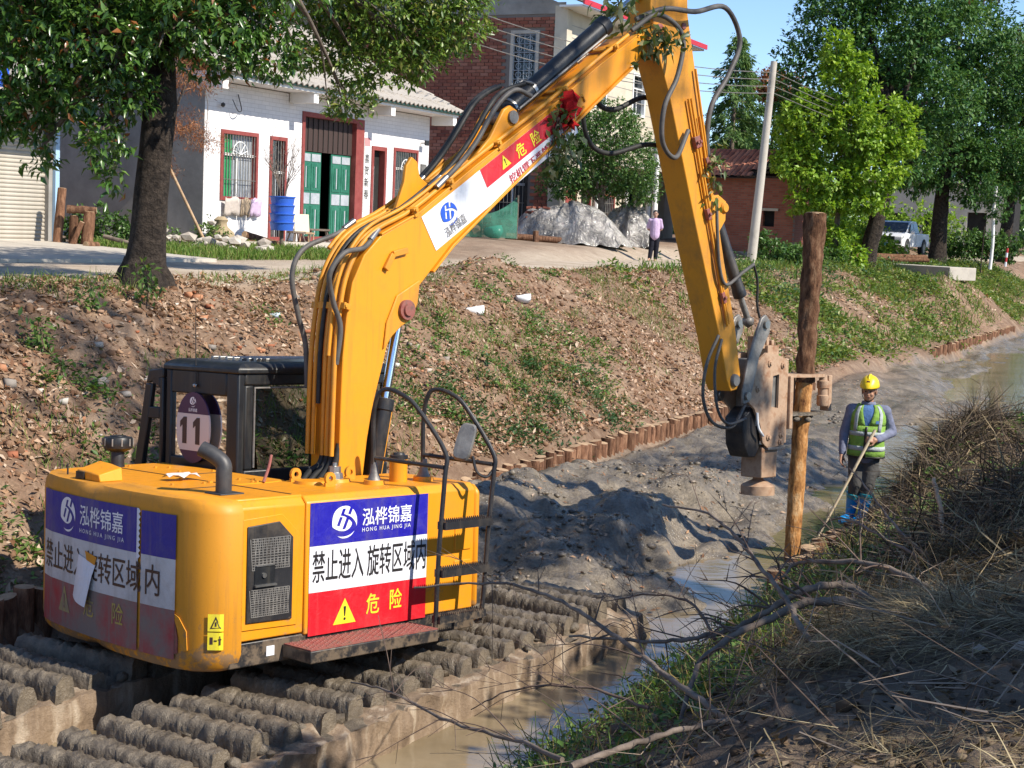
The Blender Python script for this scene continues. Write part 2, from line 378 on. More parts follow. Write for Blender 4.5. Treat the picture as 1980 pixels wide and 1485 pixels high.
M['white_v_rear'] = paint('dusty_white_vinyl', (0.58, 0.57, 0.56), 0.6, 0.5, (0.30, 0.27, 0.24), 6, 0.47, 0.5)
M['red_v'] = paint('red_vinyl', (0.58, 0.012, 0.022), 0.25, 0.3, (0.42, 0.10, 0.09), 9)
M['red_v_rear'] = paint('muddy_red_vinyl', (0.38, 0.03, 0.036), 0.95, 0.7, (0.21, 0.175, 0.15), 3.2, 0.40, 0.9)
M['yel_v'] = paint('yellow_print', (0.80, 0.66, 0.03), 0.2, 0.35, (0.4, 0.3, 0.1), 9)
M['yel_v_rear'] = paint('muddy_yellow_print', (0.55, 0.42, 0.06), 0.95, 0.6, (0.21, 0.175, 0.15), 5, 0.42, 0.8)
M['ink'] = NT('black_print').set((0.02, 0.017, 0.017), 0.5)
M['ink_red'] = NT('red_print').set((0.45, 0.03, 0.05), 0.5)
M['ink_grey'] = NT('grey_print').set((0.14, 0.13, 0.13), 0.5)
M['ink_white'] = NT('white_print').set((0.80, 0.80, 0.82), 0.4)
M['ink_blue'] = NT('blue_print').set((0.02, 0.09, 0.55), 0.4)
M['purple'] = NT('dark_purple_print').set((0.055, 0.018, 0.065), 0.4)
M['plate_white'] = NT('plate_cream').set((0.62, 0.56, 0.53), 0.45)
M['ink_brown'] = NT('dark_brown_print').set((0.05, 0.025, 0.02), 0.5)
M['step_red'] = varied('worn_red_steps', (0.20, 0.045, 0.04), (0.28, 0.10, 0.08), 14, 0.6, 0.2, c2=(0.14, 0.09, 0.07))
# ================================================================ SETTING
# ---- ground: one sheet from the near bank over the canal bed and the far bank to the horizon
def axis_vals(parts):
    out = []
    for a, b, d in parts: out.append(np.arange(a, b, d))
    return np.concatenate(out + [np.array([parts[-1][1]])])
UU = axis_vals([(-700, -60, 80), (-60, -24, 4), (-24, -14, 0.35), (-14, 14, 0.075), (14, 34, 0.16), (34, 70, 0.45), (70, 160, 3), (160, 1200, 60)])
VV = axis_vals([(-700, -60, 60), (-60, -14, 3), (-14, -8.6, 0.3), (-8.6, 5.4, 0.055), (5.4, 9, 0.2), (9, 24, 0.6), (24, 80, 5), (80, 900, 70)])
gu, gv = np.meshgrid(UU, VV, indexing='ij')
gz = zgrid(gu, gv)
gx, gy = xy(gu, gv)
nu, nv = gu.shape
idx = np.arange(nu * nv).reshape(nu, nv)
GF = np.stack([idx[:-1, :-1], idx[1:, :-1], idx[1:, 1:], idx[:-1, 1:]], -1).reshape(-1, 4)
t = NT('bank_soil_and_mud')
co = t.coord('Object')
at = t.n('ShaderNodeVertexColor'); at.layer_name = 'zone'
sep = t.n('ShaderNodeSeparateColor'); t.l(at.outputs['Color'], sep.inputs[0])
big = t.noise(0.55, 4, 0.6, co); mid = t.noise(3.2, 6, 0.7, co); fine = t.noise(26, 4, 0.7, co)
soil = t.ramp(mid, [(0.30, (0.13, 0.075, 0.045)), (0.46, (0.24, 0.145, 0.09)), (0.60, (0.31, 0.205, 0.13)), (0.75, (0.40, 0.285, 0.19))])
soil = t.mix(t.ramp(fine, [(0.42, 0.0), (0.6, 0.65)]), soil, (0.14, 0.085, 0.05))
soil = t.mix(t.ramp(big, [(0.44, 0.0), (0.60, 0.6)]), soil, (0.13, 0.078, 0.045)); soil = t.mix(t.ramp(t.noise(0.9, 5, 0.7, co), [(0.5, 0.0), (0.66, 0.55)]), soil, (0.40, 0.29, 0.20))
mudc = t.ramp(mid, [(0.30, (0.115, 0.095, 0.07)), (0.50, (0.21, 0.172, 0.124)), (0.70, (0.33, 0.27, 0.195))])
mudc = t.mix(t.ramp(fine, [(0.45, 0.0), (0.62, 0.6)]), mudc, (0.10, 0.085, 0.066))
dark = t.ramp(mid, [(0.3, (0.08, 0.056, 0.038)), (0.7, (0.21, 0.15, 0.10))])
hard = t.ramp(mid, [(0.3, (0.38, 0.30, 0.22)), (0.7, (0.52, 0.43, 0.33))])
hard = t.mix(t.ramp(fine, [(0.5, 0.0), (0.68, 0.4)]), hard, (0.24, 0.17, 0.11))
c = t.mix(sep.outputs[0], soil, mudc); c = t.mix(sep.outputs[1], c, dark); c = t.mix(sep.outputs[2], c, hard)
wetn = t.ramp(t.noise(1.6, 4, 0.6, co), [(0.36, 0.10), (0.64, 0.42)])
r = t.mix(sep.outputs[0], (0.92, 0.92, 0.92), wetn)
t.bump(t.mix(0.5, t.noise(11, 6, 0.75, co), fine), 0.9, 0.05)
t.set(c, r, 0, 0.45)
ground = np_mesh('ground', np.stack([gx, gy, gz], -1).reshape(-1, 3), GF, t.mat, None, 'structure', True)
zone = np.zeros((nu * nv, 4), np.float32); zone[:, 3] = 1
fu, fv = gu.ravel(), gv.ravel(); wob = 0.25 * fbm(fu, fv, 0.9, 3, 8)
zone[:, 0] = sstep(-4.95, -4.6, fv) * (1 - sstep(-0.35, 0.15, fv + wob * 0.5)) * (1 - 0.7 * gauss(fu, fv, 20, 0, 4, 1.0))
zone[:, 1] = 1 - sstep(-5.2, -4.7, fv)
zone[:, 2] = sstep(5.0, 5.7, fv + wob + 0.75 * (1 - sstep(2, 9, fu))) * (1 - 0.75 * sstep(9, 10.5, fv + wob) * sstep(4.5, 7, fu)) * (1 - sstep(30, 48, fu))
ca = ground.data.color_attributes.new('zone', 'FLOAT_COLOR', 'POINT'); ca.data.foreach_set('color', zone.ravel())

# ---- road: pale compacted strip along the top of the far bank
ru = np.arange(-30, 150, 0.8); rv = np.linspace(0, 1, 7)
RUU, RVV = np.meshgrid(ru, rv, indexing='ij')
lo = 5.75 - 0.75 * (1 - sstep(2, 9, RUU)) + 0.22 * fbm(RUU, RUU * 0, 0.6, 3, 3); hi = 8.9 + 0.3 * fbm(RUU, RUU * 0, 0.5, 3, 4)
rvv = lo + (hi - lo) * RVV
rz = np.maximum(zgrid(RUU, rvv, True), zgrid(RUU, rvv, False)) + 0.03 - 0.05 * (np.abs(RVV - 0.5) > 0.49)
rx, ry = xy(RUU, rvv); q = np.arange(RUU.size).reshape(RUU.shape)
RF = np.stack([q[:-1, :-1], q[1:, :-1], q[1:, 1:], q[:-1, 1:]], -1).reshape(-1, 4)
t = NT('dusty_village_road'); co = t.coord()
c = t.ramp(t.noise(0.7, 6, 0.7, co), [(0.32, (0.33, 0.25, 0.18)), (0.5, (0.46, 0.38, 0.29)), (0.7, (0.55, 0.47, 0.37))])
c = t.mix(t.ramp(t.noise(9, 5, 0.7, co), [(0.5, 0.0), (0.7, 0.5)]), c, (0.25, 0.17, 0.11))
t.bump(t.noise(18, 4, 0.7, co), 0.35, 0.02); t.set(c, 0.95, 0, 0.2)
np_mesh('road', np.stack([rx, ry, rz], -1).reshape(-1, 3), RF, t.mat, None, 'structure', True)

# ---- concrete pad before the shutter
def strip(name, u0, u1, v0, v1, dz, mat, th=0.12, kind='structure'):
    b = MB(); n = 8
    for i in range(n):
        a0 = u0 + (u1 - u0) * i / n; a1 = u0 + (u1 - u0) * (i + 1) / n - 0.012
        P = []
        for (a, b_) in ((a0, v0), (a1, v0), (a1, v1), (a0, v1)):
            x, y = xy(a, b_); P.append(Vector((x, y, float(zgrid(a, b_, False)) + dz)))
        b.add([p - Vector((0, 0, th)) for p in P] + P, [(4, 5, 6, 7), (0, 1, 5, 4), (1, 2, 6, 5), (2, 3, 7, 6), (3, 0, 4, 7)])
    o = b.build(name, mat); o['kind'] = kind; return o
strip('concrete_pad', -8, 6.3, 9.3, 13.3, 0.06, M['concrete'])

# ---- water in the canal
wu = np.linspace(-40, 140, 60); wv = np.linspace(-4.85, 0.6, 14)
a_, b_ = np.meshgrid(wu, wv, indexing='ij'); wx, wy = xy(a_, b_); q = np.arange(a_.size).reshape(a_.shape)
WF = np.stack([q[:-1, :-1], q[1:, :-1], q[1:, 1:], q[:-1, 1:]], -1).reshape(-1, 4)
t = NT('muddy_water'); co = t.coord()
c = t.ramp(t.noise(0.9, 4, 0.6, co), [(0.35, (0.17, 0.13, 0.075)), (0.65, (0.27, 0.21, 0.13))])
mp = t.n('ShaderNodeMapping'); mp.inputs['Rotation'].default_value = (0, 0, -CANAL); mp.inputs['Scale'].default_value = (0.5, 2.2, 1); t.l(co, mp.inputs[0])
t.bump(t.noise(2.6, 3, 0.55, mp.outputs[0]), 0.10, 0.05)
t.set(c, 0.09, 0, 0.45)
np_mesh('water', np.stack([wx, wy, wx * 0 - 0.15], -1).reshape(-1, 3), WF, t.mat, None, 'structure', True)

# ================================================================ GROUND COVER (nobody could count it)
def on_ground(u, v, dz=0.0):
    x, y = xy(u, v); return np.stack([x, y, zgrid(u, v) + dz], -1)
def slope_normal(u, v):
    e = 0.05; z0 = zgrid(u, v, False); du = (zgrid(u + e, v, False) - z0) / e; dv = (zgrid(u, v + e, False) - z0) / e
    n = np.stack([-(du * DU[0] + dv * DV[0]), -(du * DU[1] + dv * DV[1]), np.ones_like(du)], -1)
    return unit(n)
def scatter_flakes(name, u, v, L, Wd, mat, lift=0.01, tilt=0.45, fold=0.2, group=None):
    P = on_ground(u, v, lift); n = len(u); Nn = unit(slope_normal(u, v) + rnd_dir(n) * tilt)
    D = rnd_dir(n); D = D - Nn * (D * Nn).sum(-1, keepdims=True)
    V, F = flake_arrays(P, D, Nn, L, Wd, fold); return np_mesh(name, V, F, mat, None, 'stuff')
litter_m = leaf_mat('fallen_leaves', [(0.34, 0.20, 0.12), (0.17, 0.085, 0.045), (0.45, 0.31, 0.21), (0.27, 0.135, 0.07), (0.24, 0.15, 0.09), (0.54, 0.41, 0.30), (0.13, 0.075, 0.045), (0.38, 0.235, 0.14)], 0.1, 0.7, 0.2)
def samp(n, u0, u1, v0, v1, dens, s):
    """rejection sampling with a density function"""
    us = []; vs = []; k = 0
    while k < n:
        a = RNG.uniform(u0, u1, n); b = RNG.uniform(v0, v1, n); ok = RNG.uniform(0, 1, n) < dens(a, b)
        us.append(a[ok]); vs.append(b[ok]); k += ok.sum()
        if len(us) > 40: break
    return np.concatenate(us)[:n], np.concatenate(vs)[:n]
d_l = lambda u, v: (0.35 + 0.65 * sstep(-0.1, 0.3, fbm(u, v, 0.8, 3, 101))) * np.where(u < 2, 1, 0.65)
u, v = samp(70000, -13, 22, 0.35, 5.9, d_l, 0)
scatter_flakes('leaf_litter', u, v, 0.035 + 0.12 * RNG.uniform(0, 1, len(u)) ** 2, 0.02 + 0.05 * RNG.uniform(0, 1, len(u)) ** 2, litter_m, 0.012, 0.7)
u, v = samp(5000, 22, 60, 0.6, 6.0, d_l, 0)
scatter_flakes('leaf_litter', u, v, RNG.uniform(0.08, 0.2, len(u)), RNG.uniform(0.05, 0.1, len(u)), litter_m, 0.02, 0.6)
# clods and rubble on the bank, stones near the big tree
def scatter_stones(name, u, v, r, mat, sq=0.7, box=False):
    bm = bmesh.new()
    if box: bmesh.ops.create_cube(bm, size=1.5); bmesh.ops.triangulate(bm, faces=bm.faces[:])
    else: bmesh.ops.create_icosphere(bm, subdivisions=1, radius=1)
    bv = np.array([q.co[:] for q in bm.verts]); bf = np.array([[x.index for x in f.verts] for f in bm.faces]); bm.free()
    n = len(u); P = on_ground(u, v, 0) + np.stack([u * 0, u * 0, r * 0.25], -1)
    V = bv[None] * (1 + RNG.uniform(-0.32, 0.32, (n, len(bv), 1))) * np.stack([RNG.uniform(0.7, 1.3, n), RNG.uniform(0.7, 1.3, n), RNG.uniform(0.45, 0.85, n) * sq / 0.7], -1)[:, None]
    a = RNG.uniform(0, 6.28, n); ca_, sa = np.cos(a)[:, None], np.sin(a)[:, None]
    V = np.stack([V[..., 0] * ca_ - V[..., 1] * sa, V[..., 0] * sa + V[..., 1] * ca_, V[..., 2]], -1) * r[:, None, None] + P[:, None]
    F = (bf[None] + (np.arange(n) * len(bv))[:, None, None]).reshape(-1, 3)
    return np_mesh(name, V.reshape(-1, 3), F, mat, None, 'stuff')
clod_m = leaf_mat('soil_clods', [(0.15, 0.085, 0.05), (0.24, 0.145, 0.09), (0.19, 0.11, 0.065), (0.32, 0.20, 0.13)], 0.0, 0.95, 0.1)
rub_m = leaf_mat('brick_rubble', [(0.42, 0.15, 0.075), (0.50, 0.42, 0.34), (0.34, 0.13, 0.07), (0.55, 0.50, 0.43), (0.46, 0.22, 0.12), (0.30, 0.26, 0.22)], 0.0, 0.9, 0.15)
u, v = samp(5200, -13, 26, 0.2, 5.6, lambda u, v: np.where(u < 2, 0.5, 1.0), 0); r = 0.018 + 0.05 * RNG.uniform(0, 1, len(u)) ** 3
scatter_stones('soil_clods', u, v, r, clod_m)
u, v = samp(260, -12, 3, 1.6, 5.5, lambda u, v: sstep(-0.2, 0.5, fbm(u, v, 0.6, 2, 130)), 0); r = 0.018 + 0.06 * RNG.uniform(0, 1, len(u)) ** 3
scatter_stones('rubble', u, v, r, rub_m, box=True)
mclod_m = leaf_mat('mud_clods', [(0.11, 0.095, 0.075), (0.20, 0.17, 0.13), (0.15, 0.125, 0.095), (0.26, 0.21, 0.16)], 0.0, 0.45, 0.5)
u, v = samp(2200, -6, 15, -3.9, -0.2, lambda u, v: sstep(-0.1, 0.6, fbm(u, v, 0.9, 3, 140)) * np.where(u < 3, 1, 0.45), 0); r = 0.008 + 0.045 * RNG.uniform(0, 1, len(u)) ** 4
scatter_stones('mud_clods', u, v, r, mclod_m, 0.6)
u, v = samp(1500, -5, 18, -4.0, -0.2, d_l, 0)
scatter_flakes('mud_litter', u, v, RNG.uniform(0.04, 0.12, len(u)), RNG.uniform(0.012, 0.04, len(u)), litter_m, 0.012, 0.4)

# weeds: small leafy clumps on the banks
weed_m = leaf_mat('weed_leaves', [(0.10, 0.19, 0.035), (0.055, 0.12, 0.025), (0.15, 0.25, 0.05), (0.075, 0.15, 0.03), (0.19, 0.27, 0.07)], 0.3)
bright_weed_m = leaf_mat('yellow_green_weeds', [(0.16, 0.24, 0.04), (0.08, 0.15, 0.03), (0.22, 0.28, 0.06), (0.12, 0.20, 0.04), (0.28, 0.30, 0.09), (0.06, 0.12, 0.03)], 0.3)
weed_dark_m = leaf_mat('dark_creeper_leaves', [(0.035, 0.085, 0.03), (0.06, 0.12, 0.035), (0.045, 0.10, 0.03), (0.09, 0.15, 0.05)], 0.25)
grass_m = leaf_mat('grass_blades', [(0.11, 0.20, 0.03), (0.16, 0.25, 0.05), (0.08, 0.15, 0.03), (0.25, 0.27, 0.09)], 0.3, 0.6, 0.2)
def clump_points(cu, cv, k, spread, h):
    n = len(cu) * k; u = np.repeat(cu, k) + RNG.normal(0, 1, n) * np.repeat(spread, k); v = np.repeat(cv, k) + RNG.normal(0, 1, n) * np.repeat(spread, k)
    P = on_ground(u, v, 0.0); P[:, 2] += RNG.uniform(0.01, 1, n) ** 1.4 * np.repeat(h, k); return u, v, P
def weeds(name, cu, cv, k, spread, h, L, mat, up=0.6):
    u, v, P = clump_points(cu, cv, k, spread, h); n = len(u)
    D = rnd_dir(n); D[:, 2] = np.abs(D[:, 2]) * 0.4 + 0.05; Nn = unit(rnd_dir(n) * 0.6 + np.array([0, 0, 1.0]))
    LL = L * RNG.uniform(0.6, 1.3, n); V, F = flake_arrays(P, D, Nn, LL, LL * RNG.uniform(0.35, 0.6, n), 0.15)
    return np_mesh(name, V, F, mat, None, 'stuff')
d_w = lambda u, v: sstep(0.05, 0.55, fbm(u, v, 0.5, 3, 150))
cu, cv = samp(230, -12, 12, 0.4, 5.2, d_w, 0); weeds('bank_weeds', cu, cv, 46, RNG.uniform(0.05, 0.17, len(cu)), RNG.uniform(0.05, 0.22, len(cu)), 0.075, weed_m)
cu, cv = samp(110, 0.0, 7.0, 0.25, 1.8, lambda u, v: np.ones_like(u), 0); weeds('bank_creepers', cu, cv, 40, RNG.uniform(0.06, 0.16, len(cu)), RNG.uniform(0.04, 0.16, len(cu)), 0.075, weed_dark_m)
cu, cv = samp(560, 15, 70, 0.3, 5.0, lambda u, v: sstep(-0.35, 0.35, fbm(u, v, 0.35, 3, 160)) * (1 - 0.85 * gauss(u, v, 18, 1.2, 3.2, 1.3)), 0)
weeds('bank_weeds', cu, cv, 60, RNG.uniform(0.14, 0.42, len(cu)), RNG.uniform(0.08, 0.36, len(cu)), 0.15, bright_weed_m)
cu, cv = samp(90, 20, 70, 3.0, 5.6, lambda u, v: np.ones_like(u), 0); weeds('bank_creepers', cu, cv, 60, RNG.uniform(0.2, 0.5, len(cu)), RNG.uniform(0.15, 0.55, len(cu)), 0.13, weed_dark_m)
def blades(name, u, v, L, Wd, mat, tilt=0.35, lift=0.0):
    P = on_ground(u, v, lift); n = len(u); D = unit(np.array([0, 0, 1.0]) + rnd_dir(n) * tilt); V, F = blade_arrays(P, D, rnd_dir(n), L, Wd, rnd_dir(n))
    return np_mesh(name, V, F, mat, None, 'stuff')
u, v = samp(9000, 6.2, 13.5, 9.6, 12.9, lambda u, v: 0.25 + 0.75 * sstep(-0.4, 0.3, fbm(u, v, 0.9, 3, 170)), 0); blades('grass_patch', u, v, RNG.uniform(0.08, 0.22, len(u)), np.full(len(u), 0.018), grass_m, 0.5)
u, v = samp(7000, -12, 16, 0.3, 5.4, lambda u, v: sstep(0.1, 0.5, fbm(u, v, 0.6, 3, 180)), 0); blades('bank_grass', u, v, RNG.uniform(0.06, 0.2, len(u)), np.full(len(u), 0.009), grass_m, 0.6)
u, v = samp(8000, 16, 70, 0.4, 5.6, lambda u, v: sstep(-0.3, 0.4, fbm(u, v, 0.4, 3, 190)), 0); blades('bank_grass', u, v, RNG.uniform(0.12, 0.35, len(u)), np.full(len(u), 0.025), grass_m, 0.6)
u, v = samp(2600, 27, 60, 5.0, 6.2, lambda u, v: np.ones_like(u), 0); blades('road_grass', u, v, RNG.uniform(0.15, 0.35, len(u)), np.full(len(u), 0.03), grass_m, 0.6)

# near bank: straw, dead vines and green undergrowth
straw_m = leaf_mat('dry_straw', [(0.40, 0.31, 0.16), (0.24, 0.175, 0.09), (0.52, 0.42, 0.24), (0.13, 0.09, 0.05), (0.32, 0.235, 0.12), (0.20, 0.14, 0.08)], 0.1, 0.7, 0.2)
d_s = lambda u, v: np.clip(0.03 + (0.95 * gauss(u, v, -9.8, -7.3, 2.2, 0.7) + 0.35 * gauss(u, v, -6, -6.6, 3, 0.9) + 0.25) * sstep(-0.35, 0.35, fbm(u, v, 1.1, 3, 200)), 0, 1)
u, v = samp(30000, -14, 1, -8.6, -5.5, d_s, 0); n = len(u)
P = on_ground(u, v, 0) ; P[:, 2] += RNG.uniform(0, 0.10, n) + 0.10 * gauss(u, v, -10.2, -7.2, 2, 0.7) * RNG.uniform(0, 1, n)
sn = slope_normal(u, v); an = 5.5 * fbm(u, v, 0.9, 2, 205) + RNG.normal(0, 0.55, n); D = np.stack([np.cos(an), np.sin(an), an * 0], -1); D = unit(D - sn * (D * sn).sum(-1, keepdims=True) + sn * RNG.normal(0.03, 0.12, (n, 1)))
V, F = curl_arrays(P, D, sn, 0.06 + 0.5 * RNG.uniform(0, 1, n) ** 1.6, 0.0015 + 0.0065 * RNG.uniform(0, 1, n) ** 3, 0.42)
np_mesh('dry_straw', V, F, straw_m, None, 'stuff')
tw_n = 1300; u, v = samp(tw_n, -13.5, 6, -8.6, -5.0, lambda u, v: np.ones_like(u), 0); P = on_ground(u, v, 0.01); P[:, 2] += RNG.uniform(0, 0.14, len(u)); tb_ = MB()
for p in P:
    d = Vector(rnd_dir(1)[0]); d.z *= 0.3; d.normalize(); L = random.uniform(0.15, 0.75); r_ = random.uniform(0.002, 0.0055); p = Vector(p); k_ = Vector(rnd_dir(1)[0]) * 0.12 * L; tb_.tube([p, p + d * L * 0.5 + k_, p + d * L + Vector((0, 0, random.uniform(-0.05, 0.1)))], [r_, r_ * 0.8, r_ * 0.4], 4, False)
o = tb_.build('dead_twigs', leaf_mat('dead_twig_bark', [(0.10, 0.07, 0.055), (0.20, 0.15, 0.115), (0.28, 0.22, 0.17), (0.06, 0.045, 0.035)], 0, 0.85, 0.2), None, 60); o['kind'] = 'stuff'
nlit_m = leaf_mat('dark_dead_leaves', [(0.11, 0.075, 0.05), (0.20, 0.14, 0.09), (0.07, 0.05, 0.035), (0.27, 0.20, 0.13), (0.15, 0.10, 0.06)], 0.1, 0.7, 0.2)
u, v = samp(14000, -14.5, 8, -8.8, -5.0, lambda u, v: np.ones_like(u), 0)
scatter_flakes('leaf_litter', u, v, RNG.uniform(0.03, 0.09, len(u)), RNG.uniform(0.015, 0.05, len(u)), nlit_m, 0.015, 0.7)
u, v = samp(3000, -14, 0, -8.8, -5.2, lambda u, v: np.ones_like(u), 0); scatter_stones('soil_clods', u, v, 0.008 + 0.035 * RNG.uniform(0, 1, len(u)) ** 4, leaf_mat('dark_clods', [(0.07, 0.05, 0.035), (0.12, 0.085, 0.06), (0.17, 0.13, 0.09)], 0, 0.95, 0.1), box=True)
cu, cv = samp(130, -12, -3.6, -6.4, -5.1, lambda u, v: 0.3 + 0.7 * sstep(-0.2, 0.4, fbm(u, v, 0.7, 2, 210)), 0)
weeds('bank_undergrowth', cu, cv, 46, RNG.uniform(0.05, 0.2, len(cu)), RNG.uniform(0.05, 0.24, len(cu)), 0.06, weed_m)
u, v = samp(1100, -12, -3.6, -6.6, -5.1, lambda u, v: np.ones_like(u), 0); blades('bank_grass', u, v, RNG.uniform(0.1, 0.4, len(u)), np.full(len(u), 0.007), leaf_mat('green_and_dry_grass', [(0.11, 0.19, 0.035), (0.28, 0.22, 0.09), (0.16, 0.22, 0.05), (0.36, 0.27, 0.12)], 0.25, 0.6, 0.2), 0.7)
# tangled vines over the heap by the near posts
dens_v = lambda u, v: np.clip(gauss(u, v, 1.6, -5.8, 4.4, 0.6) * sstep(-3.4, -0.8, u + (v + 5.2) * -2.5) + 0.9 * gauss(u, v, -5.5, -7.4, 2.6, 0.8), 0, 1)
u, v = samp(24000, -10, 10, -8.6, -4.95, dens_v, 0); n = len(u); P = on_ground(u, v, 0); P[:, 2] += RNG.uniform(-0.02, 0.15, n) * (0.25 + dens_v(u, v))
sn = slope_normal(u, v); D = rnd_dir(n); D = unit(D - sn * (D * sn).sum(-1, keepdims=True) * 0.8)
V, F = curl_arrays(P, D, rnd_dir(n), RNG.uniform(0.15, 0.8, n), RNG.uniform(0.004, 0.013, n), 0.6)
np_mesh('tangled_vines', V, F, leaf_mat('dead_vine_stems', [(0.05, 0.036, 0.026), (0.10, 0.07, 0.048), (0.20, 0.145, 0.09), (0.07, 0.05, 0.035), (0.12, 0.09, 0.055), (0.34, 0.26, 0.15), (0.04, 0.03, 0.022)], 0.0, 0.8, 0.2), None, 'stuff')
cu, cv = samp(200, -8, 11, -8.0, -5.0, lambda u, v: dens_v(u, v) * (0.3 + 0.7 * sstep(-0.2, 0.4, fbm(u, v, 0.8, 2, 220))), 0)
weeds('vine_leaves', cu, cv, 34, RNG.uniform(0.06, 0.22, len(cu)), RNG.uniform(0.05, 0.22, len(cu)), 0.075, weed_m)
cu, cv = samp(46, 2.5, 7.5, -6.4, -5.6, lambda u, v: np.ones_like(u), 0)
weeds('vine_leaves', cu, cv, 60, RNG.uniform(0.1, 0.25, len(cu)), RNG.uniform(0.1, 0.35, len(cu)), 0.11, weed_m)
# ================================================================ EXCAVATOR (local axes: x forward, y left, z up; origin on the slewing axis)
def machine_matrix(o, th, pi_, ro):
    f = Vector((math.sin(th) * math.cos(pi_), math.cos(th) * math.cos(pi_), -math.sin(pi_)))
    l = Vector((-math.cos(th), math.sin(th), 0)); u = f.cross(l)
    l2 = l * math.cos(ro) + u * math.sin(ro); u2 = f.cross(l2)
    return Matrix(((f.x, l2.x, u2.x, o[0]), (f.y, l2.y, u2.y, o[1]), (f.z, l2.z, u2.z, o[2]), (0, 0, 0, 1)))
MX = machine_matrix((-1.30, 12.95, 0.5), rad(43), rad(2.0), rad(-2.9))
def mw(x, y, z): return MX @ Vector((x, y, z))
EX = thing('excavator', 'muddy yellow long-boom swamp excavator number 11 working in the canal', 'excavator', mat=MX)
def ex(name, b, mats, bevel=0, smooth=35, parent=None): return b.build(name, mats, parent or EX, smooth, bevel)

# ---- plan outline of the tail
TAIL = [(-2.19, -1.262), (-2.27, -1.235), (-2.35, -1.15), (-2.40, -1.0), (-2.43, -0.75), (-2.445, -0.4), (-2.44, 0), (-2.41, 0.4), (-2.355, 0.8), (-2.27, 1.08), (-2.15, 1.24), (-1.98, 1.32), (-1.75, 1.34)]
TAILP = [Vector((x, y, 0)) for x, y in TAIL]
_tl = [0.0]
for a, b in zip(TAILP[:-1], TAILP[1:]): _tl.append(_tl[-1] + (b - a).length)
def tail_at(s):
    """point and outward normal at arc length s from the right rear corner"""
    s = min(max(s, 0), _tl[-1] - 1e-6); i = max(k for k in range(len(_tl) - 1) if _tl[k] <= s); f = (s - _tl[i]) / (_tl[i + 1] - _tl[i])
    def tan(k): return (TAILP[min(k + 1, len(TAILP) - 1)] - TAILP[max(k - 1, 0)]).normalized()
    p = TAILP[i].lerp(TAILP[i + 1], f); t = tan(i).lerp(tan(i + 1), f).normalized()
    return p, Vector((-t.y, t.x, 0)) * (1 if Vector((-t.y, t.x, 0)).dot(p) > 0 else -1)
def rings(outline, levels, closed=True):
    """loft: levels = [(z, inset)], inset towards the centroid"""
    b = MB(); cx = sum(p[0] for p in outline) / len(outline); cy = sum(p[1] for p in outline) / len(outline); n = len(outline); vs = []
    for z, ins in levels:
        for x, y in outline:
            d = Vector((x - cx, y - cy)); L = d.length; d = d / L
            vs.append((x - d.x * ins, y - d.y * ins, z))
    fs = [(i * n + j, i * n + (j + 1) % n, (i + 1) * n + (j + 1) % n, (i + 1) * n + j) for i in range(len(levels) - 1) for j in range(n)]
    fs += [tuple(range(n - 1, -1, -1)), tuple(range((len(levels) - 1) * n, len(levels) * n))]
    b.add(vs, fs); return b
smooth_tail = [tuple(tail_at(_tl[-1] * k / 44)[0][:2]) for k in range(45)]
cwo = smooth_tail + [(-1.62, 1.32), (-1.62, -1.262)]
cw = ex('counterweight', rings([(x, y) for x, y in smooth_tail] + [(-1.9, 1.25), (-2.1, -1.262)], [(-0.20, 0.10), (-0.17, 0.04), (-0.08, 0.0), (0.90, 0.0), (0.96, 0.02), (0.995, 0.07)]), M['yellow_worn'], smooth=50)
# engine deck (left of the boom the cab stands on the frame) with seams
b = MB()
b.prism([(-2.13, -1.20), (-2.13, 1.22), (-1.86, 1.28), (-1.02, 1.28), (-1.02, -0.36), (-1.20, -0.42), (-1.535, -0.42), (-1.535, -1.20)], lambda x, y, d: Vector((x, y, d)), 0.6, 0.998)
deck = ex('engine_deck', b, M['yellow'], 0.012)
for (x0, y0, x1, y1) in ((-1.60, -1.15, -1.60, 1.2), (-1.60, 0.35, -1.05, 0.35), (-2.1, -0.48, -1.60, -0.48)):
    ex('deck_seam', MB().bar((x0, y0, 0.999), (x1, y1, 0.999), 0.012, 0.006), M['rubber'], parent=deck)
# deck bolts
b = MB()
for k in range(16):
    x = random.uniform(-2.05, -1.1); y = random.uniform(-0.4, 1.15); b.cyl((x, y, 0.997), (x, y, 1.012), 0.014, n=6)
ex('deck_bolts', b, M['yellow_pipe'], parent=deck)['kind'] = 'stuff'
# ---- right side: rear door with grille, then the long panel with the decal, then the front box
def side_poly(x0, x1, z0, z1, name, mat, depth=0.10, top_bev=0.05):
    b = MB(); y = -1.252
    prof = [(y, z0), (y, z1 - top_bev), (y + top_bev, z1), (y + 0.9, z1 + 0.002), (y + 0.9, z0)]
    b.prism(prof, lambda a, c, d: Vector((d, a, c)), x0, x1)
    return ex(name, b, mat, 0.012)
door = side_poly(-2.182, -1.545, 0.0, 0.985, 'engine_door', M['yellow'])
panel = side_poly(-1.535, 0.20, -0.02, 0.990, 'side_panel', M['yellow'])
b = MB(); b.prism([(-1.252, -0.02), (-1.252, 0.92), (-1.19, 0.97), (-0.42, 0.97), (-0.42, -0.02)], lambda a, c, d: Vector((d, a, c)), 0.205, 0.27)
ex('front_cover', b, M['yellow'], 0.03)
for zz in (0.56, 0.28): ex('panel_rib', MB().span((-0.02, -1.262, zz - 0.10), (0.16, -1.25, zz + 0.10)), M['yellow'], 0.01, parent=panel)
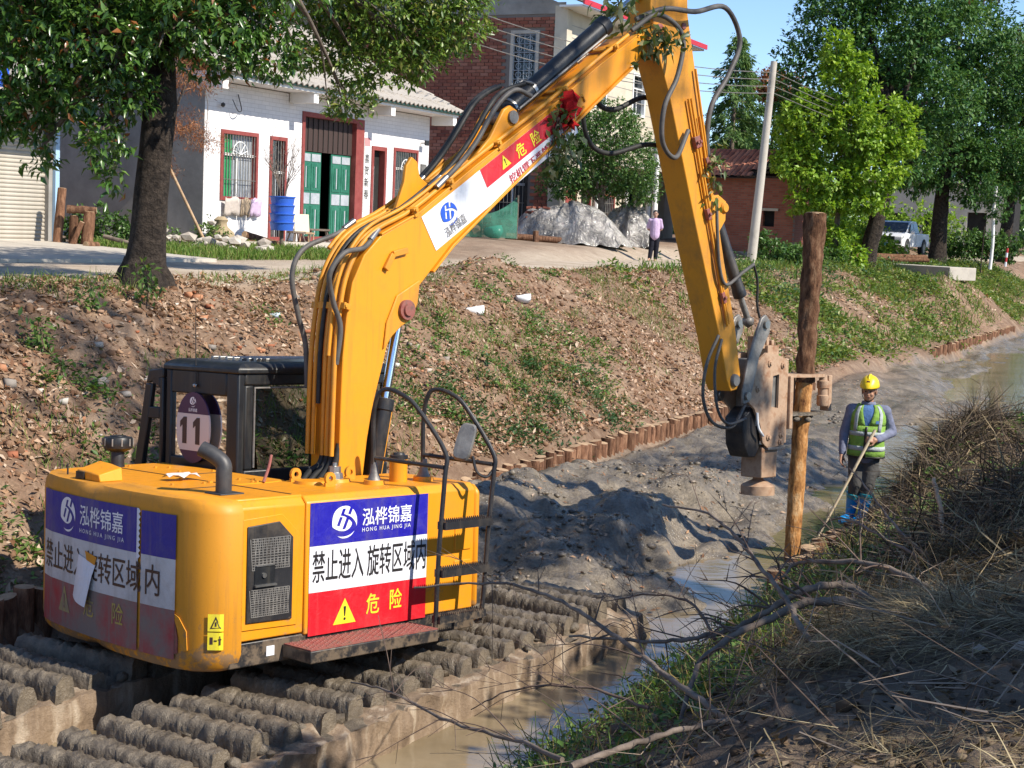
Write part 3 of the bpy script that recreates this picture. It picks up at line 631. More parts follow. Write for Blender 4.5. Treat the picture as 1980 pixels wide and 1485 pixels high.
# recessed frame and black grille of the door
fr = [(-2.11, 0.08), (-2.11, 0.86), (-1.76, 0.88), (-1.61, 0.74), (-1.61, 0.07)]
b = MB(); b.prism(fr, lambda x, z, d: Vector((x, d, z)), -1.262, -1.253); ex('door_recess', b, M['yellow'], 0.004, parent=door)
gr = [(-2.07, 0.13), (-2.07, 0.81), (-1.79, 0.83), (-1.665, 0.71), (-1.665, 0.12)]
b = MB(); b.prism(gr, lambda x, z, d: Vector((x, d, z)), -1.275, -1.2625); gp = ex('grille', b, M['black'], 0.006, parent=door)
b = MB()
for z0, z1 in ((0.50, 0.72), (0.17, 0.36)):
    nx = 20; nz = 12
    for i in range(nx + 1):
        x = -2.03 + 0.33 * i / nx
        b.bar((x, -1.277, z0), (x + 0.02 * (1 if i % 2 else -1), -1.277, z1), 0.006, 0.004, (0, -1, 0))
    for k in range(nz + 1):
        z = z0 + (z1 - z0) * k / nz; b.bar((-2.035, -1.278, z), (-1.70, -1.278, z), 0.005, 0.004, (0, -1, 0))
ex('grille_mesh', b, M['dull_steel'], parent=door)
b = MB(); b.span((-2.01, -1.281, 0.395), (-1.83, -1.276, 0.53)); lt = ex('door_latch', b, M['black_clean'], 0.003, parent=door)
b = MB()
b.bar((-2.015, -1.285, 0.39), (-1.825, -1.285, 0.39), 0.014, 0.03, (0, -1, 0)); b.bar((-2.0, -1.284, 0.53), (-1.84, -1.284, 0.53), 0.008, 0.01); b.cyl((-1.93, -1.278, 0.46), (-1.93, -1.292, 0.46), 0.018)
ex('door_handle', b, M['steel'], parent=door)

# ---- writing and marks
import mathutils.geometry as mgeo
def text_mesh(name, body, h, org, sx, fn, mat, parent, bold=0.0, align='LEFT', off=0.0, spacing=1.0, shear=0.0):
    """flat lettering; fn maps (a, b) in decal metres to a point"""
    c = bpy.data.curves.new(name, 'FONT'); c.body = body; c.size = 1; c.align_x = align; c.space_character = spacing; c.resolution_u = 2; c.offset = 0; c.shear = shear
    o = bpy.data.objects.new(name, c); COL.objects.link(o)
    me = bpy.data.meshes.new_from_object(o.evaluated_get(bpy.context.evaluated_depsgraph_get()))
    bpy.data.objects.remove(o); bpy.data.curves.remove(c)
    src = [v.co.copy() for v in me.vertices]; fs = [tuple(f.vertices) for f in me.polygons]; bpy.data.meshes.remove(me); mb = MB()
    e0 = fn(org[0], org[1]); nr = (fn(org[0] + 0.01, org[1]) - e0).cross(fn(org[0], org[1] + 0.01) - e0).normalized()
    shifts = [(0, 0)] if not bold else [(-bold / 2, 0), (bold / 2, bold / 3), (0, -bold / 3)]
    for k, (dx, dy) in enumerate(shifts): mb.add([fn(org[0] + (v.x + dx) * h * sx, org[1] + (v.y + dy) * h) + nr * 0.0005 * k for v in src], fs)
    return mb.build(name, mat, parent)
LOGO_O = [(95,915),(80,800),(80,690),(100,540),(150,390),(220,290),(300,220),(400,160),(510,115),(620,90),(780,82),(920,100),(1042,150),(922,420),(1058,475),(1172,235),(1250,300),(1320,400),(1370,490),(1405,600),(1424,720),(1420,860),(1392,970),(1380,880),(1330,780),(1240,680),(1170,615),(1100,570),(1020,525),(950,495),(830,455),(710,412),(805,198),(640,198),(515,478),(600,490),(720,520),(790,550),(843,578),(620,1058),(700,1055),(795,1042),(975,660),(1060,720),(1143,810),(1135,880),(1090,960),(1000,1040),(880,1095),(780,1118),(700,1125),(600,1120),(500,1105),(400,1075),(300,1040),(150,960)]
LOGO_H = [(490,525),(640,548),(470,925),(330,875)]
LOGO_S = [(365,1305),(430,1328),(500,1343),(600,1354),(700,1356),(800,1350),(900,1335),(1000,1310),(1100,1275),(1200,1215),(1300,1145),(1200,1260),(1130,1318),(1050,1362),(950,1402),(850,1425),(700,1430),(600,1415),(530,1393),(440,1348)]
def logo_mesh(name, org, h, fn, mat, parent):
    b = MB()
    for loops in ([LOGO_O, LOGO_H], [LOGO_S]):
        P = [[Vector(((x - 750) / 1340, -(y - 760) / 1340, 0)) for x, y in lp] for lp in loops]
        fl = [p for lp in P for p in lp]
        tris = mgeo.tessellate_polygon(P)
        b.add([fn(org[0] + p.x * h, org[1] + p.y * h) for p in fl], [tuple(t_) for t_ in tris])
    return b.build(name, mat, parent)
def sheet(name, a0, a1, b0, b1, fn, mat, parent, n=1, m_=1, edge=None):
    b = MB(); vs = []
    for i in range(n + 1):
        for j in range(m_ + 1): vs.append(fn(a0 + (a1 - a0) * i / n, (b0 + (b1 - b0) * j / m_) if edge is None else edge(i / n, j / m_)))
    b.add(vs, [(i * (m_ + 1) + j, (i + 1) * (m_ + 1) + j, (i + 1) * (m_ + 1) + j + 1, i * (m_ + 1) + j + 1) for i in range(n) for j in range(m_)])
    return b.build(name, mat, parent)
# side decal: a runs forward from the seam, b up
def side_fn(d): return lambda a, z: Vector((a, -1.252 - d, z))
sd = sheet('warning_decal', -1.50, -0.325, 0.62, 0.935, side_fn(0.004), M['blue'], EX)
sheet('decal_band', -1.50, -0.325, 0.28, 0.6185, side_fn(0.004), M['white_v'], sd); sheet('decal_band', -1.50, -0.325, -0.035, 0.2785, side_fn(0.004), M['red_v'], sd)
f2 = side_fn(0.0065)
logo_mesh('logo', (-1.175, 0.775), 0.24, f2, M['ink_white'], sd)
text_mesh('company_lettering', '泓桦锦嘉', 0.142, (-1.005, 0.745), 0.90, f2, M['ink_white'], sd, 0.022)
text_mesh('company_lettering', 'HONG HUA JING JIA', 0.042, (-1.005, 0.69), 1.0, f2, M['ink_white'], sd, 0.01, spacing=1.33)
text_mesh('warning_lettering', '禁止进入', 0.25, (-1.475, 0.372), 0.50, f2, M['ink'], sd, 0.018)
text_mesh('warning_lettering', '旋转区域内', 0.25, (-0.945, 0.372), 0.495, f2, M['ink'], sd, 0.018)
def tri_sign(cx_, cz, w, h, fn, fn2, parent, mat, ink):
    b = MB(); b.add([fn(cx_ - w / 2, cz), fn(cx_ + w / 2, cz), fn(cx_, cz + h)], [(0, 1, 2)]); o = b.build('warning_triangle', mat, parent)
    b = MB(); q = lambda a, z: fn2(cx_ + a * w, cz + z * h)
    b.add([q(-0.055, 0.68), q(-0.02, 0.30), q(0.02, 0.30), q(0.055, 0.68)], [(0, 1, 2, 3)]); b.add([q(0.05 * math.cos(k), 0.19 + 0.06 * math.sin(k)) for k in [i * 0.785 for i in range(8)]], [tuple(range(8))])
    b.build('exclamation_mark', ink, parent)
tri_sign(-1.155, 0.02, 0.22, 0.19, f2, side_fn(0.009), sd, M['yel_v'], M['ink'])
text_mesh('danger_lettering', '危', 0.165, (-0.945, 0.075), 0.82, f2, M['yel_v'], sd, 0.03); text_mesh('danger_lettering', '险', 0.165, (-0.715, 0.085), 0.82, f2, M['yel_v'], sd, 0.03)
# rear decal wraps the tail: a measured from its left end (as one reads it)
S_R, S_L = 0.44, 2.36
def rear_fn(d):
    def fn(a, z):
        p, n_ = tail_at(S_L - a); return Vector((p.x, p.y, 0)) + n_ * (d + 0.012) + Vector((0, 0, z))
    return fn
WR = S_L - S_R; seam = WR - 0.40
r1, r2 = rear_fn(0.0), rear_fn(0.003)
rd = sheet('rear_warning_decal', 0.0, seam - 0.015, 0.57, 0.89, r1, M['blue_rear'], EX, 30)
sheet('decal_band', 0.0, seam - 0.015, 0.215, 0.569, r1, M['white_v_rear'], rd, 30); sheet('decal_band', 0.0, seam - 0.015, -0.13, 0.214, r1, M['red_v_rear'], rd, 30)
sheet('decal_band', seam + 0.02, WR, 0.57, 0.88, r1, M['blue_rear'], rd, 8); sheet('decal_band', seam + 0.02, WR, 0.215, 0.569, r1, M['white_v_rear'], rd, 8); sheet('decal_band', seam + 0.02, WR, -0.13, 0.214, r1, M['red_v_rear'], rd, 8)
zig = [(seam - 0.012 + 0.02 * (k % 2) + 0.006 * random.random(), 0.89 - 0.36 * k / 18) for k in range(19)]
b = MB(); b.add([r2(seam - 0.03, z) for a, z in zig] + [r2(a, z) for a, z in zig], [(k, 19 + k, 20 + k, k + 1) for k in range(18)]); b.build('torn_decal_edge', M['white_v'], rd)
logo_mesh('logo', (0.50, 0.735), 0.26, r2, M['ink_white'], rd)
text_mesh('company_lettering', '泓桦锦嘉', 0.165, (0.70, 0.695), 0.95, r2, M['ink_white'], rd, 0.02)
text_mesh('company_lettering', 'HONG HUA JING JIA', 0.045, (0.70, 0.625), 1.1, r2, M['ink_white'], rd, 0.006, spacing=1.45)
text_mesh('warning_lettering', '禁止进入旋转区域', 0.235, (0.05, 0.31), 0.80, r2, M['ink_brown'], rd, 0.02)
text_mesh('warning_lettering', '内', 0.235, (seam + 0.06, 0.31), 0.85, r2, M['ink_brown'], rd, 0.02)
tri_sign(0.46, -0.01, 0.20, 0.20, r2, rear_fn(0.005), rd, M['yel_v_rear'], M['red_v_rear'])
text_mesh('danger_lettering', '危', 0.17, (0.78, 0.03), 0.95, r2, M['yel_v_rear'], rd, 0.02); text_mesh('danger_lettering', '险', 0.17, (1.18, 0.03), 0.95, r2, M['yel_v_rear'], rd, 0.02)
# torn flap curling off the white band
b = MB(); vs = []
for i in range(7):
    for j in range(5):
        a = 0.70 + 0.26 * i / 6 - 0.08 * j / 4; z = 0.46 - 0.32 * j / 4 - 0.05 * i / 6; p = rear_fn(0.006 + 0.05 * math.sin(i / 6 * 2.2) * (j / 4) ** 0.6)(a, z); vs.append(p)
b.add(vs, [(i * 5 + j, (i + 1) * 5 + j, (i + 1) * 5 + j + 1, i * 5 + j + 1) for i in range(6) for j in range(4)]); b.build('torn_flap', M['white_v'], rd, 40)
b = MB(); b.add([rear_fn(0.007)(a, z) for a, z in ((0.80, 0.50), (0.98, 0.47), (0.90, 0.30), (0.86, 0.34))], [(0, 1, 2, 3)]); b.build('torn_hole', M['yellow_worn'], rd)
# small service stickers near the rear corner
def corner(a, z, d=0.016):
    p, n_ = tail_at(a); return Vector((p.x, p.y, z)) + n_ * d
st = sheet('service_sticker', 0.0, 0.105, 0.10, 0.22, lambda a, z: corner(0.16 - a, z), M['yel_v'], EX, 4); sheet('sticker_field', 0.0, 0.105, -0.03, 0.092, lambda a, z: corner(0.16 - a, z), M['yel_v'], st, 4)
b = MB(); T3 = [(0.015, 0.118), (0.090, 0.118), (0.0525, 0.205)]; I3 = [(0.028, 0.126), (0.077, 0.126), (0.0525, 0.187)]
for k in range(3):
    q = [T3[k], T3[(k + 1) % 3], I3[(k + 1) % 3], I3[k]]; b.add([corner(0.16 - a, z, 0.018) for a, z in q], [(0, 1, 2, 3)])
for (a0, a1, z0, z1) in ((0.047, 0.058, 0.135, 0.165), (0.015, 0.035, 0.01, 0.06), (0.042, 0.062, 0.03, 0.04), (0.075, 0.087, 0.005, 0.055), (0.070, 0.092, 0.04, 0.048), (0.077, 0.085, 0.058, 0.068)):
    b.add([corner(0.16 - a, z, 0.018) for a, z in ((a0, z0), (a1, z0), (a1, z1), (a0, z1))], [(0, 1, 2, 3)])
b.build('sticker_pictogram', M['ink_brown'], st)
# lifting recess (red eye) at the rear corner
b = MB(); L_ = []
for a, z in ((0.55, 0.17), (0.50, 0.19), (0.44, 0.14), (0.41, 0.02), (0.41, -0.08), (0.46, -0.10), (0.56, -0.10)): L_.append((a, z))
b.prism(L_, lambda a, z, d: corner(a, z, d), 0.002, 0.010); ex('lifting_recess', b, M['step_red'])
b = MB(); b.prism([(0.47, 0.20), (0.40, 0.17), (0.33, 0.08), (0.32, -0.05), (0.37, -0.07), (0.39, 0.03), (0.43, 0.12)], lambda a, z, d: corner(a, z, d), 0.001, 0.009); ex('recess_lip', b, M['yellow_worn'])

# ---- frame below, step, ladder, handrails
ex('frame_skirt', MB().span((-2.18, -1.235, -0.185), (0.24, -0.6, -0.012)), M['black'], 0.01)
ex('frame_label', MB().span((-1.86, -1.24, -0.13), (-1.79, -1.2355, -0.06)), M['ink_white'])
ex('main_frame', MB().span((-2.0, -0.6, -0.17), (1.0, 1.25, 0.02)), M['black'])
stp = ex('step', MB().span((-1.72, -1.56, -0.155), (-0.47, -1.24, -0.065)), M['black'], 0.008)
ex('step_plate', MB().span((-1.715, -1.555, -0.064), (-0.475, -1.25, -0.056)), M['step_red'], parent=stp)
b = MB()
for i in range(34):
    for j in range(6): b.lathe((-1.68 + 1.17 * i / 33, -1.52 + 0.24 * j / 5 + 0.02 * (i % 2), -0.056), (0, 0, 1), [(0, 0.010), (0.006, 0.006)], 6)
ex('step_studs', b, M['step_red'], parent=stp)['kind'] = 'stuff'
lad = ex('ladder', MB().tube(crom([(-0.45, -1.5, -0.06), (-0.43, -1.5, 0.54), (-0.39, -1.5, 1.08), (-0.375, -1.48, 1.28), (-0.50, -1.30, 1.60), (-0.55, -1.18, 1.70), (-0.60, -1.05, 1.74), (-0.63, -0.98, 1.68), (-0.62, -0.93, 1.5), (-0.60, -0.92, 1.15), (-0.59, -0.92, 1.0)], 5), 0.0185, 10), M['black'])
ex('ladder_rail', MB().tube(crom([(0.02, -1.46, -0.08), (0.055, -1.5, 0.0), (0.11, -1.5, 0.7), (0.15, -1.5, 1.08), (0.155, -1.48, 1.25), (0.04, -1.28, 1.60), (-0.01, -1.16, 1.70), (-0.06, -1.04, 1.73), (-0.09, -0.98, 1.68), (-0.085, -0.93, 1.5), (-0.07, -0.92, 1.15), (-0.06, -0.92, 1.0)], 5), 0.0185, 10), M['black'], parent=lad)
for z, xl, xr in ((0.735, -0.41, 0.11), (0.37, -0.43, 0.085), (0.015, -0.445, 0.06)):
    b = MB(); b.span((xl, -1.545, z - 0.05), (xr, -1.455, z + 0.008))
    nt_ = 22
    for k in range(nt_):
        x = xl + 0.02 + (xr - xl - 0.04) * k / (nt_ - 1)
        for yy in (-1.54, -1.46): b.add([(x - 0.009, yy - 0.004, z + 0.008), (x + 0.009, yy - 0.004, z + 0.008), (x, yy - 0.004, z + 0.028), (x - 0.009, yy + 0.004, z + 0.008), (x + 0.009, yy + 0.004, z + 0.008), (x, yy + 0.004, z + 0.028)], [(0, 1, 2), (5, 4, 3), (0, 3, 4, 1), (1, 4, 5, 2), (2, 5, 3, 0)])
    ex('ladder_rung', b, M['black'], parent=lad)
for xa, xb in ((-0.60, -0.40), (-0.075, 0.14)): ex('handrail_bar', MB().tube([(xa, -0.92, 1.2), (xb, -1.49, 1.16)], 0.017, 8), M['black'], parent=lad)
for x in (-0.59, -0.06):
    b = MB(); b.lathe((x, -0.92, 0.99), (0, 0, 1), [(0, 0.085), (0.035, 0.08)], 20); ex('rail_foot', b, M['yellow'], parent=lad)
    b = MB(); b.lathe((x, -0.92, 1.025), (0, 0, 1), [(0, 0.055), (0.012, 0.05), (0.05, 0.035), (0.14, 0.026)], 14); ex('rail_boot', b, M['dull_steel'], parent=lad)
b = MB(); b.lathe((-0.28, -0.86, 0.98), (0, 0, 1), [(0, 0.072), (0.19, 0.072)], 18); fl = ex('filler_neck', b, M['yellow'], smooth=40)
b = MB(); b.lathe((-0.28, -0.86, 1.17), (0, 0, 1), [(0, 0.074), (0.03, 0.074), (0.035, 0.05), (0.05, 0.045)], 18); ex('filler_cap', b, M['black'], parent=fl)
# mirror on the rail
b = MB(); b.tube(crom([(0.16, -1.49, 1.12), (0.10, -1.47, 1.06), (0.04, -1.42, 1.10), (0.03, -1.38, 1.22)], 5), 0.012, 8); ma = ex('mirror_arm', b, M['black'])
b = MB(); mcx = Vector((-0.02, -1.34, 1.33)); 
for sgn, mi in ((0, 0),): 
    R = Matrix.Rotation(rad(20), 3, 'Y') @ Matrix.Rotation(rad(25), 3, 'Z')
    vs = []; 
    for lv, rr_ in ((-0.025, 0.9), (0.0, 1.0), (0.025, 0.86)):
        for k in range(18):
            a = 2 * math.pi * k / 18; ca2, sa2 = math.cos(a), math.sin(a); ex_ = 0.5
            p = Vector((lv, 0.075 * math.copysign(abs(ca2) ** ex_, ca2) * rr_, 0.155 * math.copysign(abs(sa2) ** ex_, sa2) * rr_)); vs.append(mcx + R @ p)
    b.add(vs, [(i * 18 + j, i * 18 + (j + 1) % 18, (i + 1) * 18 + (j + 1) % 18, (i + 1) * 18 + j) for i in range(2) for j in range(18)] + [tuple(range(17, -1, -1)), tuple(range(36, 54))])
ex('mirror', b, M['dull_steel'], parent=ma, smooth=50)

# ---- on the deck: exhaust, air pre-cleaner, lamp cover, lifting eyes
b = MB(); b.tube(crom([(-1.98, -0.86, 1.0), (-1.98, -0.86, 1.13), (-1.98, -0.85, 1.21), (-2.02, -0.79, 1.27), (-2.07, -0.71, 1.315)], 6), 0.058, 18, cap=False); b.tube(crom([(-2.07, -0.71, 1.315), (-2.03, -0.77, 1.28), (-1.98, -0.85, 1.215)], 4), 0.05, 18, cap=False)
exh = ex('exhaust_pipe', b, M['exhaust'], smooth=60)
b = MB(); b.span((-2.08, -0.96, 0.996), (-1.87, -0.77, 1.008)); ex('exhaust_flange', b, M['exhaust'], 0.004, parent=exh)
b = MB(); b.lathe((-1.56, 1.16, 0.99), (0, 0, 1), [(0, 0.062), (0.05, 0.055), (0.13, 0.055), (0.14, 0.05)], 16); pc = ex('precleaner_stem', b, M['black'])
b = MB(); b.lathe((-1.56, 1.16, 1.12), (0, 0, 1), [(0, 0.05), (0.02, 0.10), (0.035, 0.118), (0.06, 0.122), (0.11, 0.122), (0.125, 0.112), (0.13, 0.07), (0.137, 0.065)], 28); ex('precleaner_bowl', b, M['black_clean'], parent=pc, smooth=40)
b = MB()
for k in range(10):
    a = k * 0.628; b.span((-1.56 + 0.121 * math.cos(a) - 0.006, 1.16 + 0.121 * math.sin(a) - 0.006, 1.175), (-1.56 + 0.121 * math.cos(a) + 0.006, 1.16 + 0.121 * math.sin(a) + 0.006, 1.235))
ex('precleaner_ribs', b, M['dull_steel'], parent=pc)
b = MB(); b.prism([(0.60, 0), (0.24, 0), (0.26, 0.10), (0.40, 0.12), (0.56, 0.13)], lambda y, z, d: Vector((d, y, 0.995 + z * (1 if d > -2.25 else 0.55))), -2.30, -2.10); cvr = ex('camera_cover', b, M['yellow'], 0.008)
ex('camera_lens', MB().span((-2.312, 0.45, 1.0), (-2.301, 0.56, 1.055)), M['black'], parent=cvr)
ex('antenna_stub', MB().cyl((-2.2, 0.86, 0.98), (-2.2, 0.86, 1.08), 0.008, n=6), M['black'])
for x, y in ((-0.98, -0.62), (-0.72, -0.60)):
    b = MB(); b.lathe((x, y, 0.985), (0, 0, 1), [(0, 0.13), (0.03, 0.12)], 20); fl = ex('deck_flange', b, M['yellow'])
b = MB(); b.lathe((-0.72, -0.60, 1.01), (0, 0, 1), [(0, 0.07), (0.05, 0.062), (0.055, 0.05), (0.10, 0.048), (0.105, 0.02), (0.13, 0.018)], 8); ex('breather_cap', b, M['steel'])
for x, y in ((-1.0, -0.46), (-0.98, -0.85), (-0.52, -0.55)):
    b = MB(); n = 14; vs = []
    for d in (-0.012, 0.012):
        for k in range(n):
            a = 2 * math.pi * k / n; vs.append((x + 0.05 * math.cos(a), y + d, 1.05 + 0.05 * math.sin(a)))
        for k in range(n):
            a = 2 * math.pi * k / n; vs.append((x + 0.022 * math.cos(a), y + d, 1.05 + 0.022 * math.sin(a)))
    fs = []
    for k in range(n):
        q = (k + 1) % n; fs += [(k, n + k, n + q, q), (2 * n + k, 2 * n + q, 3 * n + q, 3 * n + k), (k, q, 2 * n + q, 2 * n + k), (n + k, 3 * n + k, 3 * n + q, n + q)]
    b.add(vs, fs); b.span((x - 0.05, y - 0.011, 0.98), (x + 0.05, y + 0.011, 1.02)); ex('lifting_eye', b, M['yellow_worn'])
b = MB(); b.tube(crom([(-1.28, -0.42, 1.0), (-1.22, -0.40, 1.10), (-1.17, -0.37, 1.2)], 4), 0.012, 8); ex('lever_stub', b, M['step_red'])

# ---- cab
CX0, CX1, CY0, CY1, CZ0, CZ1 = -0.95, 0.72, 0.36, 1.38, 0.0, 1.80
cab = thing('cab', None, None); cab.parent = EX
b = MB()
def post(x, y, z0=CZ0, z1=CZ1, w=0.09): b.span((x - w / 2, y - w / 2, z0), (x + w / 2, y + w / 2, z1))
b.span((CX0, CY0, CZ0), (CX0 + 0.07, CY0 + 0.16, CZ1)); b.span((CX0, CY1 - 0.08, CZ0), (CX0 + 0.07, CY1, CZ1))
b.span((CX0, CY0 + 0.16, 1.60), (CX0 + 0.06, CY1 - 0.08, CZ1)); b.span((CX0, CY0 + 0.16, CZ0), (CX0 + 0.06, CY1 - 0.08, 1.06))
b.span((CX0 + 0.07, CY0, CZ0), (CX1, CY0 + 0.05, 1.0)); b.span((CX0 + 0.07, CY0, 1.70), (CX1, CY0 + 0.05, CZ1)); b.span((CX1 - 0.08, CY0, 1.0), (CX1, CY0 + 0.05, 1.7))
b.span((CX0 + 0.07, CY0 + 0.0005, 1.0), (CX0 + 0.16, CY0 + 0.05, 1.70)); b.span((-0.05, CY0, 1.0), (0.0, CY0 + 0.04, 1.7))
b.span((CX0 + 0.07, CY1 - 0.05, CZ0), (CX1, CY1, 0.75)); b.span((CX0 + 0.07, CY1 - 0.05, 1.70), (CX1, CY1, CZ1)); b.span((CX1 - 0.08, CY1 - 0.06, 0.75), (CX1, CY1, 1.7)); b.span((-0.25, CY1 - 0.05, 0.75), (-0.18, CY1, 1.7))
b.span((CX1 - 0.06, CY0 + 0.05, CZ0), (CX1, CY1 - 0.06, 0.5)); b.span((CX1 - 0.06, CY0 + 0.05, 1.72), (CX1, CY1 - 0.06, CZ1))
ex('cab_frame', b, M['black_clean'], 0.015, parent=cab)
ro_ = [(CX0 - 0.02, CY0 - 0.02), (CX1 + 0.04, CY0 - 0.02), (CX1 + 0.04, CY1 + 0.02), (CX0 - 0.02, CY1 + 0.02)]
b = rings(ro_, [(1.795, 0.0), (1.84, 0.0), (1.875, 0.06), (1.89, 0.14)]); roof = ex('cab_roof', b, M['black_clean'], 0.012, parent=cab)
for k in range(7): ex('roof_rib', MB().span((-0.62, CY0 + 0.20 + 0.10 * k, 1.885), (0.52, CY0 + 0.235 + 0.10 * k, 1.915)), M['steel'], 0.004, parent=roof)
def pane(name, P, mat): bb = MB(); bb.add(P, [tuple(range(len(P)))]); return ex(name, bb, mat, parent=cab)
pane('rear_window', [(CX0 + 0.03, CY0 + 0.16, 1.06), (CX0 + 0.03, CY1 - 0.08, 1.06), (CX0 + 0.03, CY1 - 0.08, 1.60), (CX0 + 0.03, CY0 + 0.16, 1.60)], M['cab_glass'])
pane('side_window', [(CX0 + 0.16, CY0 + 0.02, 1.0), (-0.05, CY0 + 0.02, 1.0), (-0.05, CY0 + 0.02, 1.70), (CX0 + 0.16, CY0 + 0.02, 1.70)], M['cab_glass'])
pane('side_window', [(0.0, CY0 + 0.02, 1.0), (CX1 - 0.08, CY0 + 0.02, 1.0), (CX1 - 0.08, CY0 + 0.02, 1.70), (0.0, CY0 + 0.02, 1.70)], M['cab_glass'])
pane('windscreen', [(CX1 - 0.03, CY0 + 0.05, 0.5), (CX1 - 0.03, CY1 - 0.06, 0.5), (CX1 - 0.03, CY1 - 0.06, 1.72), (CX1 - 0.03, CY0 + 0.05, 1.72)], M['cab_glass'])
b = MB(); b.tube([(CX0 + 0.165, CY0 - 0.003, 1.02), (CX0 + 0.165, CY0 - 0.003, 1.68), (-0.06, CY0 - 0.003, 1.68)], 0.010, 6); ex('window_seal', b, M['dull_steel'], parent=cab)
# seat inside
b = MB(); b.span((-0.55, 0.62, 0.55), (-0.05, 1.12, 0.75)); b.box((-0.58, 0.87, 1.05), (0.13, 0.46, 0.66), Matrix.Rotation(rad(-8), 3, 'Y')); b.box((-0.62, 0.87, 1.45), (0.10, 0.26, 0.2)); ex('seat', b, M['rubber'], 0.03, parent=cab)
b = MB(); b.span((0.0, 0.45, 0.4), (0.5, 0.62, 0.95)); ex('console', b, M['rubber'], 0.02, parent=cab)
# number plate "11"
PX = CX0 - 0.035; PC = (0.93, 1.32); PW, PH = 0.235, 0.30
def pfn(d): return lambda a, z: Vector((PX - d, PC[0] - a, PC[1] + z))          # reads from behind
def oval_band(name, z0, z1, mat, fn, parent, back=None):
    b = MB(); n = 14; L1 = []; R1 = []
    for k in range(n + 1):
        z = z0 + (z1 - z0) * k / n; w = PW * (max(0.0, 1 - abs(z / PH) ** 2.2)) ** 0.5
        if abs(z) >= PH: w = 0.002
        L1.append((-w, z)); R1.append((w, z))
    poly = L1 + R1[::-1]
    b.prism(poly, lambda a, z, d: Vector((PX + d, PC[0] - a, PC[1] + z)), 0.0, 0.014); return b.build(name, mat, parent)
npl = oval_band('number_plate', -0.195, 0.115, M['plate_white'], None, cab)
oval_band('plate_band', 0.116, 0.30, M['purple'], None, npl); oval_band('plate_band', -0.30, -0.196, M['purple'], None, npl)
for ox in (-0.115, 0.07):
    b = MB(); b.prism([(-0.028 + ox, -0.14), (0.03 + ox, -0.14), (0.03 + ox, 0.085), (-0.01 + ox, 0.085), (-0.062 + ox, 0.045), (-0.062 + ox, -0.005), (-0.028 + ox, 0.02)], lambda a, z, d: pfn(0.001 + d)(a, z), 0.0, 0.003); b.build('number', M['ink_brown'], npl)
logo_mesh('logo', (0.0, 0.215), 0.085, pfn(0.003), M['ink_white'], npl); text_mesh('company_lettering', '泓桦锦嘉', 0.032, (-0.063, 0.135), 1.0, pfn(0.003), M['ink_white'], npl, 0.02)
b = MB(); b.tube([(CX0 - 0.012, 0.93, 1.685), (CX0 - 0.02, 0.945, 2.35)], [0.006, 0.0025], 6); an = ex('antenna', b, M['black'], parent=cab)
b = MB(); b.blob((CX0 - 0.02, 0.93, 1.675), 0.022, 1, 0.05); ex('antenna_mount', b, M['steel'], parent=cab)
# open left door seen beyond the cab
b = MB(); dp = [((1.42, 1.78), (1.62, 1.76)), ]
def dq(pts): b.prism(pts, lambda y, z, d: Vector((d, y, z)), -0.97, -0.92)
dq([(1.40, 1.72), (1.40, 1.80), (1.61, 1.78), (1.66, 1.66)]); dq([(1.66, 1.66), (1.56, 1.66), (1.70, 0.92), (1.82, 0.92)]); dq([(1.40, 1.72), (1.445, 1.72), (1.445, 0.92), (1.40, 0.92)]); dq([(1.445, 1.36), (1.445, 1.46), (1.60, 1.46), (1.62, 1.36)]); dq([(1.445, 1.62), (1.445, 1.72), (1.56, 1.72), (1.56, 1.66), (1.50, 1.66)]); dq([(1.40, 0.70), (1.40, 0.92), (1.82, 0.92), (1.80, 0.70)])
ex('cab_door', b, M['black_clean'], 0.01, parent=cab)

# ---- boom
BY0, BY1 = -0.30, 0.06
boom_poly = [(-0.42, 0.45), (-0.42, 0.95), (-0.415, 1.57), (-0.405, 1.96), (-0.375, 2.28), (-0.32, 2.57), (-0.20, 2.80), (-0.02, 2.97), (0.41, 3.18), (1.09, 3.645), (2.02, 4.25), (2.72, 4.74), (3.30, 5.12), (3.55, 5.27), (3.75, 5.22), (3.80, 5.10), (3.70, 5.02), (3.40, 4.93), (3.19, 4.80), (2.0, 3.89), (0.80, 2.94), (0.56, 2.70), (0.42, 2.56), (0.38, 2.42), (0.33, 2.30), (0.24, 2.25), (0.14, 2.16), (0.075, 2.05), (0.04, 1.92), (-0.02, 1.72), (-0.075, 1.52), (-0.12, 1.28), (-0.16, 0.95), (-0.20, 0.45)]
b = MB(); b.prism(boom_poly, lambda x, z, d: Vector((x, d, z)), BY1, BY0); boom = ex('boom', b, M['yellow'], 0.008, smooth=30)
def edge_strip(pts, y0, y1, off, w):
    b = MB()
    P = [Vector((x, 0, z)) for x, z in pts]; T, A = frames(P); n = len(P); vs = []
    for i in range(n):
        nrm = Vector((-T[i].z, 0, T[i].x))
        for (yy, o_) in ((y0, 0), (y1, 0), (y1, off), (y0, off)): vs.append(P[i] + nrm * o_ + Vector((0, yy, 0)))
    b.add(vs, [(i * 4 + j, i * 4 + (j + 1) % 4, (i + 1) * 4 + (j + 1) % 4, (i + 1) * 4 + j) for i in range(n - 1) for j in range(4)] + [(3, 2, 1, 0), tuple(range(4 * n - 4, 4 * n))])
    return b
ex('boom_flange', edge_strip([(0.56, 2.70), (0.80, 2.94), (1.4, 3.415), (2.0, 3.89), (2.6, 4.35), (3.19, 4.80)], BY0 - 0.028, BY1 + 0.02, -0.022, 0), M['yellow'], 0.004, parent=boom)
